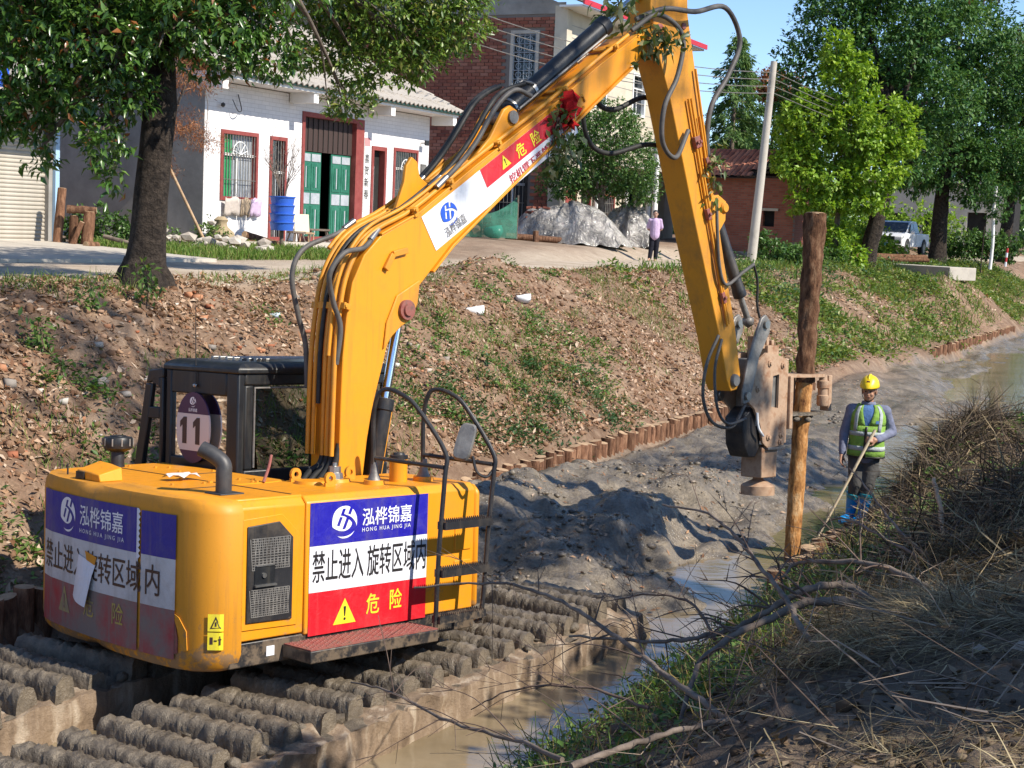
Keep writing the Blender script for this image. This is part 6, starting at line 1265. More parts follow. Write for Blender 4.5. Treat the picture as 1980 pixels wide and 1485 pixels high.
M['old_roof'] = varied('weathered_roof_sheets', (0.28, 0.25, 0.21), (0.42, 0.38, 0.33), 1.6, 0.9, 0.3, 18, c2=(0.34, 0.29, 0.23))
M['curtain_green'] = varied('green_curtain', (0.02, 0.22, 0.07), (0.03, 0.30, 0.10), 3, 0.8, 0.1); M['curtain_pale'] = varied('pale_curtain', (0.30, 0.33, 0.36), (0.42, 0.44, 0.46), 5, 0.8, 0.1)
# ---- white single-storey house
H = bldg('white_house', 'white single-storey house with red-framed windows and green double doors behind the excavator', 'house', 11.0, 13.2, 2.88)
W1, SL, DR, D2, W2 = (0.62, 2.12, 1.05, 2.70), (2.62, 3.36, 0.12, 2.68), (4.02, 7.02, 0.12, 3.40), (7.46, 8.26, 0.12, 2.75), (8.66, 10.05, 1.10, 2.78)
wall_open(10.7, 3.78, [W1, SL, DR, D2, W2], FX).build('front_wall', M['tile_white'], H)
b = MB(); b.prism([(0.004, 0), (9.0, 0), (9.0, 4.0), (4.5, 6.3), (0.004, 3.79)], LX, -0.012, 0.22); b.build('side_wall', M['grey_render'], H)
b = MB(); b.prism([(0.245, 0), (9.0, 0), (9.0, 4.0), (4.5, 6.3), (0.245, 3.82)], LX, 10.48, 10.7); b.build('side_wall', M['grey_render'], H)
MB().span((0.22, 8.8, 0), (10.48, 9.0, 4.0)).build('back_wall', M['grey_render'], H); MB().span((0.25, 3.0, 0.0), (10.4, 3.1, 3.7)).build('inner_wall', M['dark'], H)
MB().span((-0.15, -0.85, -0.5), (10.9, 8.9, 0.11)).build('plinth', M['concrete'], H)
MB().span((-0.45, -0.78, 3.80), (11.0, 0.02, 3.93)).build('eave_slab', M['white_plaster'], H)
for x in (-0.35, 3.4, 7.2, 10.75): MB().span((x, -0.74, 3.55), (x + 0.22, -0.03, 3.798)).build('eave_beam', M['white_plaster'], H)
MB().tube([(-0.5, -0.83, 3.93), (11.05, -0.83, 3.90)], 0.05, 8).build('gutter', NT('green_gutter').set((0.03, 0.10, 0.09), 0.5), H)
def corrugated(name, x0, x1, A, B, per, amp, mat, parent, rows=10, sag=0.0):
    n = int((x1 - x0) / per * 6); b = MB(); vs = []; A = Vector((0, *A)); B = Vector((0, *B)); nr = Vector((0, -(B - A).z, (B - A).y)).normalized()
    for r in range(rows + 1):
        p = A.lerp(B, r / rows)
        for k in range(2):
            for i in range(n + 1): x = x0 + (x1 - x0) * i / n; vs.append((x, p.y + nr.y * (amp * math.sin(2 * math.pi * (x - x0) / per) + 0.03 * (k == 1) + random.uniform(-.004, .004)), p.z + nr.z * (amp * math.sin(2 * math.pi * (x - x0) / per) + 0.03 * (k == 1)) + 0.02 * noise.noise(Vector((x, r * 0.7, 3)))))
    m_ = n + 1; fs = []
    for r in range(2 * rows + 1): fs += [(r * m_ + i, r * m_ + i + 1, (r + 1) * m_ + i + 1, (r + 1) * m_ + i) for i in range(n)]
    b.add(vs, fs); return solid(b.build(name, mat, parent, 60), 0.015)
corrugated('roof', -0.6, 11.2, (-0.90, 3.92), (4.55, 6.42), 0.24, 0.035, M['old_roof'], H); corrugated('roof', -0.6, 11.2, (9.6, 4.0), (4.60, 6.42), 0.24, 0.035, M['old_roof'], H)
def window(parent, fn, o, fw=0.09, fmat='red_trim', bars=9, mid=True, pane='glass', bmat='white_paint', d=0.06):
    x0, x1, z0, z1 = o; b = MB(); rect_frame(b, x0, x1, z0, z1, fw, fn, -0.03, 0.10); w = b.build('window', M[fmat], parent)
    b = MB(); b.add([fn(x0 + fw, z0 + fw, d + 0.05), fn(x1 - fw, z0 + fw, d + 0.05), fn(x1 - fw, z1 - fw, d + 0.05), fn(x0 + fw, z1 - fw, d + 0.05)], [(0, 1, 2, 3)]); b.build('pane', M[pane], w)
    b = MB(); zc = z0 + (z1 - z0) * 0.66
    if mid: P = [fn(a, c, q) for q in (d, d + 0.04) for a, c in ((x0 + fw, zc - 0.03), (x1 - fw, zc - 0.03), (x1 - fw, zc + 0.03), (x0 + fw, zc + 0.03))]; b.add(P, [(0, 1, 2, 3), (7, 6, 5, 4), (0, 4, 5, 1), (2, 6, 7, 3)]); xc = (x0 + x1) / 2; P = [fn(a, c, q) for q in (d, d + 0.04) for a, c in ((xc - 0.025, z0 + fw), (xc + 0.025, z0 + fw), (xc + 0.025, zc - 0.03), (xc - 0.025, zc - 0.03))]; b.add(P, [(0, 1, 2, 3), (7, 6, 5, 4), (0, 4, 7, 3), (1, 2, 6, 5)]); b.build('mullion', M['white_paint'], w)
    for k in range(bars):
        x = x0 + fw + (x1 - x0 - 2 * fw) * (k + 0.5) / bars; MB().tube([fn(x, z0 + fw, -0.005), fn(x, z1 - fw, -0.005)], 0.011, 6).build('window_bar', M['dull_steel'], w)
    for z in (z0 + (z1 - z0) * 0.3, z0 + (z1 - z0) * 0.66): MB().tube([fn(x0 + fw, z, -0.015), fn(x1 - fw, z, -0.015)], 0.009, 6).build('window_bar', M['dull_steel'], w)
    return w
def sunburst(w, fn, xc, zc, r):
    b = MB(); b.tube([fn(xc + r * math.cos(a), zc + r * math.sin(a), -0.03) for a in [math.pi * k / 10 for k in range(11)]], 0.012, 6)
    for k in range(5): a = math.pi * (k + 0.5) / 5; b.tube([fn(xc, zc, -0.03), fn(xc + r * math.cos(a), zc + r * math.sin(a), -0.03)], 0.010, 6)
    b.build('sunburst_grille', M['white_paint'], w)
w = window(H, FX, W1, bars=12, pane='curtain_pale'); sunburst(w, FX, 1.37, 2.15, 0.30); b = MB(); b.add([FX(0.72, 1.15, 0.105), FX(1.2, 1.15, 0.105), FX(1.2, 2.6, 0.105), FX(0.72, 2.6, 0.105)], [(0, 1, 2, 3)]); b.build('curtain', M['curtain_green'], w)
w = window(H, FX, W2, bars=12); sunburst(w, FX, 9.35, 2.2, 0.28)
w = window(H, FX, SL, bars=5)
b = MB(); rect_frame(b, *D2[:2], D2[2], D2[3], 0.11, FX, -0.03, 0.14); dd = b.build('door', M['red_trim'], H); MB().span((7.58, 0.16, 0.12), (8.15, 0.20, 2.62)).build('door_leaf', M['dark'], dd); MB().span((7.62, 0.02, 0.12), (7.66, 0.06, 2.2)).build('door_post', M['white_plaster'], dd); MB().span((8.155, -0.02, 0.12), (8.165, 0.3, 2.6)).build('open_leaf', M['red_trim'], dd)
b = MB(); rect_frame(b, *DR[:2], DR[2], DR[3], 0.12, FX, -0.03, 0.14); dr = b.build('double_door', M['red_trim'], H); MB().span((6.60, -0.04, 0.12), (7.0, 0.13, 3.28)).build('door_pillar', M['red_trim'], dr)
MB().span((4.14, 0.10, 2.42), (6.6, 0.14, 3.28)).build('transom', NT('eave_shaded_transom').set((0.045, 0.026, 0.022), 0.8), dr)  # dark brown with the shade under the eave put into the colour
for k in range(10): MB().span((4.2 + 0.24 * k, 0.08, 2.44), (4.22 + 0.24 * k, 0.0999, 3.27)).build('transom_bar', M['dark'], dr)
for x0, x1 in ((4.15, 5.14), (5.62, 6.58)):
    lf = MB().span((x0, 0.12, 0.13), (x1, 0.16, 2.40)).build('door_leaf', M['green_door'], dr); xm = (x0 + x1) / 2; hw = (x1 - x0) / 2
    for (a0, a1) in ((x0 + 0.05, xm - 0.03), (xm + 0.03, x1 - 0.05)):
        for z0, z1 in ((0.20, 1.02), (1.42, 2.12)):
            MB().span((a0, 0.105, z0), (a1, 0.1195, z1)).build('door_panel', M['green_door'], lf, None, 0.01)
            for q in (0.25, 0.5, 0.75): MB().span((a0 + (a1 - a0) * q - 0.02, 0.092, z0 + 0.08), (a0 + (a1 - a0) * q + 0.02, 0.1045, z1 - 0.08)).build('panel_rib', M['curtain_pale'] if q == 0.5 else M['green_door'], lf)
        MB().span((a0, 0.105, 1.08), (a1, 0.1195, 1.36)).build('door_panel', M['curtain_pale'], lf)
        MB().span((a0, 0.105, 2.17), (a1, 0.1195, 2.36)).build('door_panel', M['curtain_pale'], lf)
MB().span((5.16, 0.5, 0.13), (5.60, 0.52, 2.4)).build('dark_gap', M['dark'], dr)
sc_ = MB().span((7.08, -0.015, 0.95), (7.36, -0.003, 2.95)).build('couplet_scroll', M['white_plaster'], H); MB().span((7.08, -0.018, 2.72), (7.36, -0.0155, 2.95)).build('scroll_head', NT('faded_pink').set((0.6, 0.25, 0.25), 0.8), sc_)
for k, ch in enumerate('喜贺新春'): text_mesh('scroll_lettering', ch, 0.27, (7.09, 2.28 - 0.32 * k), 0.92, lambda a, z: Vector((a, -0.019, z)), M['ink'], sc_, 0.03)
MB().span((10.22, -0.05, 1.85), (10.5, -0.005, 2.4)).build('meter_box', M['dull_steel'], H); b = MB(); b.tube([(10.2, -0.02, 3.0), (10.2, -0.2, 3.0)], 0.015, 6); b.span((10.1, -0.22, 2.93), (10.3, -0.18, 3.07)); b.build('wire_bracket', M['black'], H)
b = MB(); b.tube(crom([(1.2, -0.05, 3.55), (1.25, -0.12, 3.2), (1.0, -0.2, 3.15), (0.85, -0.15, 3.4)], 5), 0.012, 6); b.blob((0.55, -0.1, 3.25), 0.06, 1, 0.1); b.build('hanging_cable', M['black'], H)
# towels on the window bar
for k, (x, wd_, mt) in enumerate(((0.68, 0.62, 'plate_white'), (1.33, 0.36, 'post_top'), (1.72, 0.42, 'lilac'))):
    b = MB(); n = 8; vs = []
    for i in range(n + 1):
        for j in range(5): vs.append((x + wd_ * i / n, -0.14 + 0.02 * math.sin(i * 1.9 + k) + 0.01 * j, 1.12 - 0.42 * j / 4 - 0.03 * math.sin(i + k)))
    b.add(vs, [(i * 5 + j, i * 5 + j + 1, (i + 1) * 5 + j + 1, (i + 1) * 5 + j) for i in range(n) for j in range(4)]); o = solid(b.build('towel', cloth('towel_cloth', ((0.55, 0.48, 0.42), (0.42, 0.32, 0.22), (0.60, 0.46, 0.62))[k], 0.15), None, 60), 0.01); o.matrix_world = H.matrix_world.copy() if False else Matrix.Translation((*xy(11.0, 13.2), 2.88)) @ Matrix.Rotation(CANAL, 4, 'Z')
    tag(o, ('cream towel hung below the left window of the white house', 'tan towel hung between the cream and the lilac towel', 'lilac towel hung at the right end under the left window')[k], 'towel', 'towels under the window')

# ---- shutter building at the left edge
G = bldg('shutter_building', 'grey building with a beige roller shutter at the left edge', 'building', -1.4, 13.6, 2.74)
wall_open(8.05, 4.4, [(2.0, 7.75, 0.02, 2.58)], FX).build('front_wall', M['grey_render'], G); MB().span((0, 0.25, 0), (8.05, 7, 4.4)).build('body', M['grey_render'], G)
sh = MB().span((2.0, 0.12, 0.02), (7.75, 0.15, 2.58)).build('roller_shutter', NT('shutter_beige').set((0.40, 0.36, 0.30), 0.5, 0.2), G); sm = varied('shutter_slat_paint', (0.40, 0.36, 0.30), (0.50, 0.46, 0.39), 2, 0.5, 0.05)
n = 30
slat = MB().prism([(0.119, 0), (0.100, 0.015), (0.098, 0.055), (0.119, 0.078)], lambda y, z, d: Vector((d, y, z)), 2.0, 7.75).build('shutter_slat', sm, mesh_only=True, smooth=60)
for k in range(n): o = link('shutter_slat', slat, sh); o.location = (0, 0, 0.03 + 0.084 * k)
MB().span((1.95, -0.10, 2.60), (7.9, -0.003, 2.92)).build('lintel_beam', M['concrete'], G); MB().span((7.86, -0.08, 0), (7.98, -0.004, 2.598)).build('blue_edge_strip', NT('pale_blue').set((0.35, 0.52, 0.70), 0.5), G); MB().span((1.5, -1.1, 2.95), (8.0, 0.0, 3.05)).build('canopy', M['concrete'], G)
b = MB(); b.span((2.2, -0.20, 3.15), (6.4, -0.16, 3.55)); b.build('blue_signboard', M['ink_blue'], G)

# ---- two-storey brick and cream house
B = bldg('brick_house', 'tall two-storey house of red brick and cream render behind the boom', 'house', 31.9, 13.6, 2.89); B.scale = (1.18, 1.18, 1.18)
BH = 7.15
bo = [(0.85, 1.70, 4.65, 6.40), (1.05, 2.0, 0.9, 2.35)]
wall_open(13.0, BH, bo, lambda y, z, d: Vector((d, y, z)), 0.24).build('brick_wall', NT('mortar').set((0.20, 0.165, 0.14), 0.95), B)
b = MB(); b.prism([(0, BH + 0.002), (13.0, BH + 0.002), (6.5, BH + 2.6)], LX, 0.0, 0.24); b.build('gable', M['grey_render'], B)
MB().span((-0.03, -0.02, 6.92), (0.001, 13.0, BH + 0.1)).build('cement_band', M['grey_render'], B)
fo = [(0.55, 1.45, 0.25, 2.1), (1.75, 2.6, 0.25, 2.15), (3.5, 4.5, 0.9, 1.75), (5.7, 6.9, 0.25, 2.2), (8.1, 9.2, 0.25, 2.2), (5.6, 6.8, 4.4, 5.8), (2.2, 3.4, 4.4, 5.8)]
wall_open(10.2, BH, fo, lambda x, z, d: Vector((x, d - 0.02, z)), 0.26).build('front_wall', M['cream'], B)
MB().span((0.3, 0.9, 0), (10.1, 12.8, BH - 0.2)).build('interior', M['dark'], B)
MB().span((0.0, -0.06, 3.35), (10.2, -0.021, 3.6)).build('floor_band', M['grey_render'], B); MB().span((-0.05, -0.10, -0.6), (0.32, 0.30, BH)).build('corner_pier', M['cream'], B)
for k in range(9): MB().span((0.33, -0.026, 3.75 + 0.36 * k), (10.18, -0.0205, 3.77 + 0.36 * k)).build('render_line', M['grey_render'], B)
corrugated('roof', -0.5, 10.6, (-0.75, BH + 0.02), (6.6, BH + 2.75), 0.24, 0.03, M['old_roof'], B); b = MB()
b.bar((-0.5, -0.80, BH + 0.04), (10.6, -0.80, BH + 0.04), 0.05, 0.16); b.build('red_eave_trim', NT('red_roof_edge').set((0.50, 0.03, 0.05), 0.5), B); MB().span((-0.45, -0.74, BH - 0.10), (10.5, 0.0, BH - 0.04)).build('eave_soffit', M['white_plaster'], B)
w = window(B, LX, (0.80, 1.75, 4.60, 6.45), 0.10, 'concrete', 0, False)
b = MB()
for k in range(5): b.tube([LX(0.92 + 0.72 * k / 4, 4.7, -0.01), LX(0.92 + 0.72 * k / 4, 6.35, -0.01)], 0.013, 4)
for k in range(7): b.tube([LX(0.9, 4.75 + 0.26 * k, -0.012), LX(1.66, 4.75 + 0.26 * k, -0.012)], 0.012, 4)
for i in range(2):
    for k in range(6): b.tube([LX(1.10 + 0.36 * i + 0.09 * math.cos(a), 4.88 + 0.26 * k + 0.09 * math.sin(a), -0.014) for a in [q * 0.785 for q in range(9)]], 0.010, 4)
b.build('window_grille', M['curtain_pale'], w); MB().span((-0.06, 0.70, 4.50), (0.0, 1.85, 4.60)).build('window_sill', M['concrete'], w)
window(B, LX, (1.0, 2.05, 0.85, 2.4), 0.08, 'dark', 7, True)
for o in fo[5:]: window(B, lambda x, z, d: Vector((x, d - 0.02, z)), o, 0.09, 'white_paint', 0, True)
window(B, lambda x, z, d: Vector((x, d - 0.02, z)), fo[2], 0.07, 'red_trim', 6, False)
for o in (fo[0], fo[1]): b = MB(); rect_frame(b, o[0], o[1], o[2], o[3], 0.06, lambda x, z, d: Vector((x, d - 0.02, z)), 0.02, 0.12); dw = b.build('door', M['red_trim'], B); MB().span((o[0] + 0.07, 0.10, o[2]), (o[1] - 0.07, 0.14, o[3] - 0.07)).build('door_leaf', M['red_trim'] if o is fo[0] else M['dark'], dw)
for x in (2.72, 5.2, 7.3): MB().tube([(x, -0.14, 0.0), (x, -0.14, 2.6)], 0.09, 10).build('porch_column', M['white_plaster'], B)
MB().span((2.4, -1.0, 2.6), (9.4, -0.07, 2.72)).build('porch_slab', M['concrete'], B); MB().span((0.4, -1.2, -0.5), (10.2, -0.03, 0.12)).build('house_step', M['concrete'], B)
# bricks of the side wall, nearest ones each an object
brick_m = leaf_mat('red_clay_bricks', [(0.26, 0.085, 0.055), (0.32, 0.125, 0.08), (0.20, 0.07, 0.05), (0.36, 0.16, 0.11), (0.29, 0.10, 0.065)], 0, 0.9, 0.2)
t = NT('red_clay_brick'); oi = t.n('ShaderNodeObjectInfo'); c = t.ramp(oi.outputs['Random'], [(0.1, (0.26, 0.085, 0.055)), (0.35, (0.32, 0.125, 0.08)), (0.55, (0.20, 0.07, 0.05)), (0.75, (0.36, 0.16, 0.11)), (0.95, (0.29, 0.10, 0.065))]); t.bump(t.noise(30, 3, 0.6, t.coord()), 0.3, 0.01); M['brick'] = t.set(c, 0.9, 0, 0.2)
bme = MB().box((0, 0, 0), (0.05, 0.262, 0.088)).build('brick', M['brick'], mesh_only=True); rest = MB(); nb = 0
rows = [(z, r) for r, z in enumerate(np.arange(0.05, 6.88, 0.102))]
cand = []
for z, r in rows:
    y = 0.34 + (0.14 if r % 2 else 0.0)
    while y < 12.8:
        if not any(o[0] - 0.2 < y < o[1] + 0.2 and o[2] - 0.12 < z < o[3] + 0.1 for o in bo): cand.append((y, z))
        y += 0.282
vis = lambda y, z: 0.4 < y < 4.6 and 4.2 < z < 6.85
for y, z in cand:
    if vis(y, z) and nb < 300: o = link('brick', bme, B); o.location = (-0.012 + random.uniform(-0.006, 0.006), y, z); nb += 1
    elif y < 9: rest.box((-0.012 + random.uniform(-0.006, 0.006), y, z), (0.05, 0.262, 0.088))
o = rest.build('bricks', brick_m, B); o['kind'] = 'stuff'

# ---- ruined brick shed with a tiled roof
S2 = bldg('brick_shed', 'low red brick shed with a half collapsed tiled roof beside the utility pole', 'shed', 40.0, 7.3, 2.75)
so = [(0.75, 1.2, 1.25, 1.85)]
wall_open(4.4, 3.15, so, LX).build('end_wall', brick_mat('old_red_brick', (0.27, 0.085, 0.055), (0.36, 0.13, 0.085), (0.20, 0.15, 0.12), 0.25, 0.085, 0.02, 0.5, (rad(90), 0, rad(90)), 0.35), S2)
b = MB(); b.span((0.245, 0.0, 0), (5.0, 0.24, 3.15)); b.span((0.245, 4.16, 0), (5.0, 4.4, 3.15)); b.span((4.76, 0.24, 0), (5.0, 4.16, 3.15)); b.build('side_walls', brick_mat('old_brick_side', (0.27, 0.085, 0.055), (0.20, 0.06, 0.045), (0.17, 0.13, 0.11), 0.24, 0.07, 0.02, 0.5, (rad(90), 0, 0), 0.6), S2); MB().span((0.3, 0.3, 0.1), (4.7, 4.1, 2.6)).build('dark_interior', M['dark'], S2)
MB().span((-0.06, 0.6, 1.85), (0.05, 1.35, 1.95)).build('window_lintel', M['concrete'], S2); MB().span((-0.03, -0.02, -0.5), (5.02, 4.42, 0.25)).build('plinth', M['grey_render'], S2)
tl_m = leaf_mat('clay_roof_tiles', [(0.30, 0.11, 0.07), (0.38, 0.17, 0.11), (0.22, 0.08, 0.055), (0.33, 0.13, 0.08)], 0, 0.9, 0.2)
t = NT('clay_roof_tile'); oi = t.n('ShaderNodeObjectInfo'); c = t.ramp(oi.outputs['Random'], [(0.1, (0.30, 0.11, 0.07)), (0.5, (0.40, 0.18, 0.12)), (0.9, (0.22, 0.08, 0.055))]); M['tile'] = t.set(c, 0.9, 0, 0.2)
b = MB(); vs = []
for i in range(2):
    for j in range(7): a = math.pi * j / 6; vs.append((0.42 * i, 0.11 * math.cos(a), 0.05 * math.sin(a)))
b.add(vs, [(j, j + 1, 8 + j, 7 + j) for j in range(6)]); tme = b.build('roof_tile', M['tile'], mesh_only=True, smooth=60)
rf = MB(); A0_ = Vector((-0.45, 0, 3.10)); A1_ = Vector((2.5, 0, 4.30)); ds = (A1_ - A0_).normalized(); ang = math.atan2(ds.z, ds.x)
rf.add([A0_ + Vector((0, 1.5, -0.03)), A0_ + Vector((0, 4.6, -0.03)), A1_ + Vector((0, 4.6, -0.03)), A1_ + Vector((0, 0.9, -0.03))], [(0, 1, 2, 3)]); rf.add([A1_ + Vector((0, 0.0, -0.03)), A1_ + Vector((0, 4.6, -0.03)), Vector((5.5, 4.6, 3.1)), Vector((5.5, 0, 3.1))], [(0, 1, 2, 3)]); roof2 = solid(rf.build('roof', M['dark'], S2), 0.02)
for r in range(8):
    for k in range(15):
        y = 1.55 + 0.21 * k
        if y < 1.9 - 0.09 * r + 0.3 * (r % 2) - 0.2: continue
        o = link('roof_tile', tme, roof2); p = A0_ + ds * (0.38 * r) ; o.location = (p.x + random.uniform(-0.02, 0.02), y, p.z + 0.01 + random.uniform(0, 0.015)); o.rotation_euler = (random.uniform(-.03, .03), -ang - 0.03, random.uniform(-0.04, 0.04))
for k in range(4): MB().bar((-0.4 + 0.5 * k, 0.4, 3.12 + 0.2 * k), (-0.4 + 0.5 * k, 2.2, 3.13 + 0.2 * k), 0.06, 0.08).build('broken_rafter', M['bark_shaded'], S2)

# ---- pale gatehouse far right, pale building behind the pole
Q = bldg('pale_building', 'pale rendered building with a dark doorway at the right edge beyond the trees', 'building', 84, 6.0, 3.3)
wall_open(9, 4.2, [(1, 2.2, 0, 2.4), (3.6, 5, 0.9, 2.2), (6.2, 7.6, 0.9, 2.2)], LX, 0.3).build('front_wall', M['cream'], Q); MB().span((0.35, 0.05, 0), (8, 8.9, 4.15)).build('body', M['dark'], Q); MB().span((-0.4, -0.4, 4.2), (8.4, 9.4, 4.45)).build('roof', M['concrete'], Q)
gt = bldg('metal_gate', 'low grey railing gate on a white post at the far right edge', 'gate', 62, -1.2, 3.0)
for k in range(14): MB().tube([(0, 0.12 * k, 0.1), (0, 0.12 * k, 1.1)], 0.015, 6).build('gate_bar', M['dull_steel'], gt)
for z in (0.15, 1.05): MB().tube([(0, 0, z), (0, 1.6, z)], 0.02, 6).build('gate_rail', M['dull_steel'], gt)
MB().span((-0.12, 1.62, -0.6), (0.12, 1.86, 1.9)).build('gate_post', M['white_plaster'], gt); MB().span((-0.12, -0.3, -0.6), (0.12, -0.05, 1.9)).build('gate_post', M['white_plaster'], gt)
# ================================================================ TREES
def crown_leaves(blobs, n, L, Wr, k=7, droop=0.35, clus=0.16, hollow=0.5):
    """blobs: (centre, (rx, ry, rz)); leaves in small sprays of k around twig ends, denser near each blob's surface"""
    C_ = np.array([c for c, r in blobs], float); R_ = np.array([r for c, r in blobs], float); wgt = (R_.prod(1)) ** 0.72; wgt = wgt / wgt.sum(); m_ = n // k
    i = RNG.choice(len(blobs), m_, p=wgt); d = rnd_dir(m_); rr = (hollow + (1 - hollow) * RNG.uniform(0, 1, m_) ** 0.6)[:, None]
    lump = 1 + 0.38 * np.stack([fbm(d[:, 0] * 2.1 + i * 3.1, d[:, 1] * 2.1 + d[:, 2] * 1.7, 1, 2, 300)], -1); P = C_[i] + d * R_[i] * rr * lump
    out = unit(d + np.array([0, 0, 0.15])); tw = unit(out + rnd_dir(m_) * 0.5)
    P2 = np.repeat(P, k, 0); T2 = np.repeat(tw, k, 0); q = k * m_
    P2 = P2 + rnd_dir(q) * clus * RNG.uniform(0, 1, (q, 1)); D = unit(T2 * 0.7 + rnd_dir(q) * 0.9 + np.array([0, 0, -droop])); Nn = unit(np.array([0, 0, 1.0]) + 0.7 * rnd_dir(q) + T2 * 0.5); LL = L * RNG.uniform(0.6, 1.25, q)
    return P2, D, Nn, LL, LL * Wr * RNG.uniform(0.8, 1.2, q)
def crown(name, parent, blobs, n, L, Wr, mat, four=False, **kw):
    A = crown_leaves(blobs, n, L, Wr, **kw); V, F = (leaf_arrays if four else flake_arrays)(*A); o = np_mesh(name, V, F, mat, parent); return o
def limbs(parent, top, blobs, r, mat, base=None, k=3):
    for c, R_ in blobs:
        c = Vector(c); t0 = Vector(top if base is None else base); mid = t0.lerp(c, 0.5) + Vector((random.uniform(-.2, .2), random.uniform(-.2, .2), 0.12 * (c - t0).length)); b = MB(); pts = crom([t0, mid, c], 6); b.tube(pts, [r * (1 - 0.8 * i / (len(pts) - 1)) for i in range(len(pts))], 8); o = b.build('limb', mat, parent, 60)
        for q in range(k):
            a = pts[random.randrange(len(pts) // 2, len(pts))]; e = c + Vector([random.uniform(-1, 1) * x * 0.85 for x in R_]); tb = MB(); tb.tube(crom([a, a.lerp(e, 0.5) + Vector((0, 0, 0.1)), e], 4), [r * 0.3 * (1 - 0.09 * i) for i in range(9)], 6); tb.build('twig', mat, o, 60)
camphor = leaf_mat('glossy_tree_leaves', [(0.036, 0.090, 0.017), (0.066, 0.150, 0.024), (0.102, 0.198, 0.036), (0.042, 0.108, 0.026), (0.144, 0.240, 0.054), (0.054, 0.126, 0.022), (0.078, 0.168, 0.034), (0.120, 0.216, 0.042), (0.060, 0.132, 0.024), (0.048, 0.108, 0.024), (0.090, 0.180, 0.036)] * 2 + [(0.27, 0.10, 0.03)], 0.28, 0.30, 0.6)
camphor2 = leaf_mat('yellow_green_tree_leaves', [(0.074, 0.142, 0.024), (0.128, 0.216, 0.034), (0.189, 0.284, 0.054), (0.095, 0.176, 0.034), (0.149, 0.243, 0.041), (0.243, 0.257, 0.068), (0.115, 0.196, 0.030)], 0.28, 0.35, 0.5)
maple_m = leaf_mat('fresh_green_leaves', [(0.163, 0.288, 0.025), (0.250, 0.400, 0.037), (0.350, 0.475, 0.062), (0.188, 0.325, 0.031), (0.288, 0.425, 0.050), (0.125, 0.225, 0.025)], 0.35, 0.45, 0.35)
dark_m = leaf_mat('deep_green_leaves', [(0.030, 0.092, 0.024), (0.054, 0.135, 0.032), (0.088, 0.182, 0.043), (0.041, 0.108, 0.030), (0.128, 0.223, 0.061), (0.068, 0.155, 0.035)], 0.25, 0.5, 0.25)
mid_m = leaf_mat('mid_green_leaves', [(0.048, 0.114, 0.026), (0.078, 0.162, 0.036), (0.108, 0.204, 0.046), (0.060, 0.132, 0.030), (0.132, 0.216, 0.060)], 0.25, 0.4, 0.4)
needle_m = leaf_mat('feathery_pale_green_foliage', [(0.085, 0.165, 0.055), (0.12, 0.21, 0.06), (0.16, 0.24, 0.075), (0.10, 0.185, 0.065)], 0.3, 0.6, 0.2)
rust_m = leaf_mat('rust_brown_foliage', [(0.26, 0.10, 0.045), (0.34, 0.15, 0.07), (0.20, 0.075, 0.035), (0.40, 0.20, 0.10)], 0.2, 0.7, 0.2)

# ---- the big camphor tree at the left
T = thing('camphor_tree', 'big dark-trunked broadleaf tree on the left bank top, its boughs hanging across the white house', 'tree', (-4.98, 20.75, 2.50))
trunk_tube([(0.02, 0, -0.2), (0.0, 0, 0.05), (0.02, 0, 0.30), (0.03, 0, 0.7), (0.08, 0.0, 1.3), (0.12, 0.02, 1.9), (0.17, 0.02, 2.5), (0.16, 0.05, 3.0), (0.10, 0.08, 3.5)], [0.48, 0.38, 0.285, 0.245, 0.225, 0.215, 0.21, 0.195, 0.17], 22, M['bark_shaded'], 'trunk', T, nz=0.16, f=5)
for a, l_ in ((3.3, 0.75), (2.4, 0.5), (5.4, 0.5), (4.3, 0.45), (0.4, 0.4)): MB().tube(crom([(0.12 * math.cos(a), 0.12 * math.sin(a), 0.42), (0.32 * math.cos(a), 0.32 * math.sin(a), 0.10), (l_ * math.cos(a), l_ * math.sin(a), -0.10)], 4), [0.15, 0.145, 0.14, 0.13, 0.12, 0.11, 0.10, 0.08, 0.05], 9, jit=0.08).build('root', M['bark_shaded'], T, 60)
cb = [((-1.25, 0.1, 3.3), (1.15, 1.2, 0.85)), ((-0.5, -0.5, 3.35), (0.9, 0.8, 0.75)), ((0.45, -0.3, 3.45), (0.85, 0.9, 0.55)), ((1.05, 0.1, 3.65), (0.75, 0.8, 0.50)), ((-0.75, -0.4, 2.55), (0.65, 0.5, 0.38)), ((-1.5, -0.2, 2.5), (0.7, 0.6, 0.4)), ((-0.45, -0.55, 1.95), (0.36, 0.35, 0.32)), ((-1.3, -0.3, 1.85), (0.22, 0.25, 0.42)), ((-0.1, -0.5, 2.55), (0.35, 0.3, 0.3)), ((-0.7, 0.2, 4.6), (1.9, 1.9, 1.1)), ((0.9, 0.3, 4.5), (1.5, 1.5, 0.8)), ((-2.3, 0.2, 3.6), (0.9, 1.0, 0.8)), ((-0.3, -0.45, 1.5), (0.14, 0.2, 0.22)), ((1.45, 0.2, 3.3), (0.5, 0.6, 0.4)), ((-1.9, -0.1, 2.2), (0.5, 0.5, 0.4))]
crown('crown', T, cb, 30000, 0.145, 0.40, camphor, True, clus=0.13, hollow=0.35); limbs(T, (0.12, 0.06, 3.2), cb[:9], 0.10, M['bark'])
tb_ = [((-0.2, 0.6, 6.2), (2.6, 2.6, 1.3)), ((0.8, 1.0, 7.4), (2.2, 2.2, 1.2))]; crown('crown', T, tb_, 7000, 0.17, 0.45, camphor); limbs(T, (0.12, 0.06, 3.3), tb_, 0.12, M['bark'])
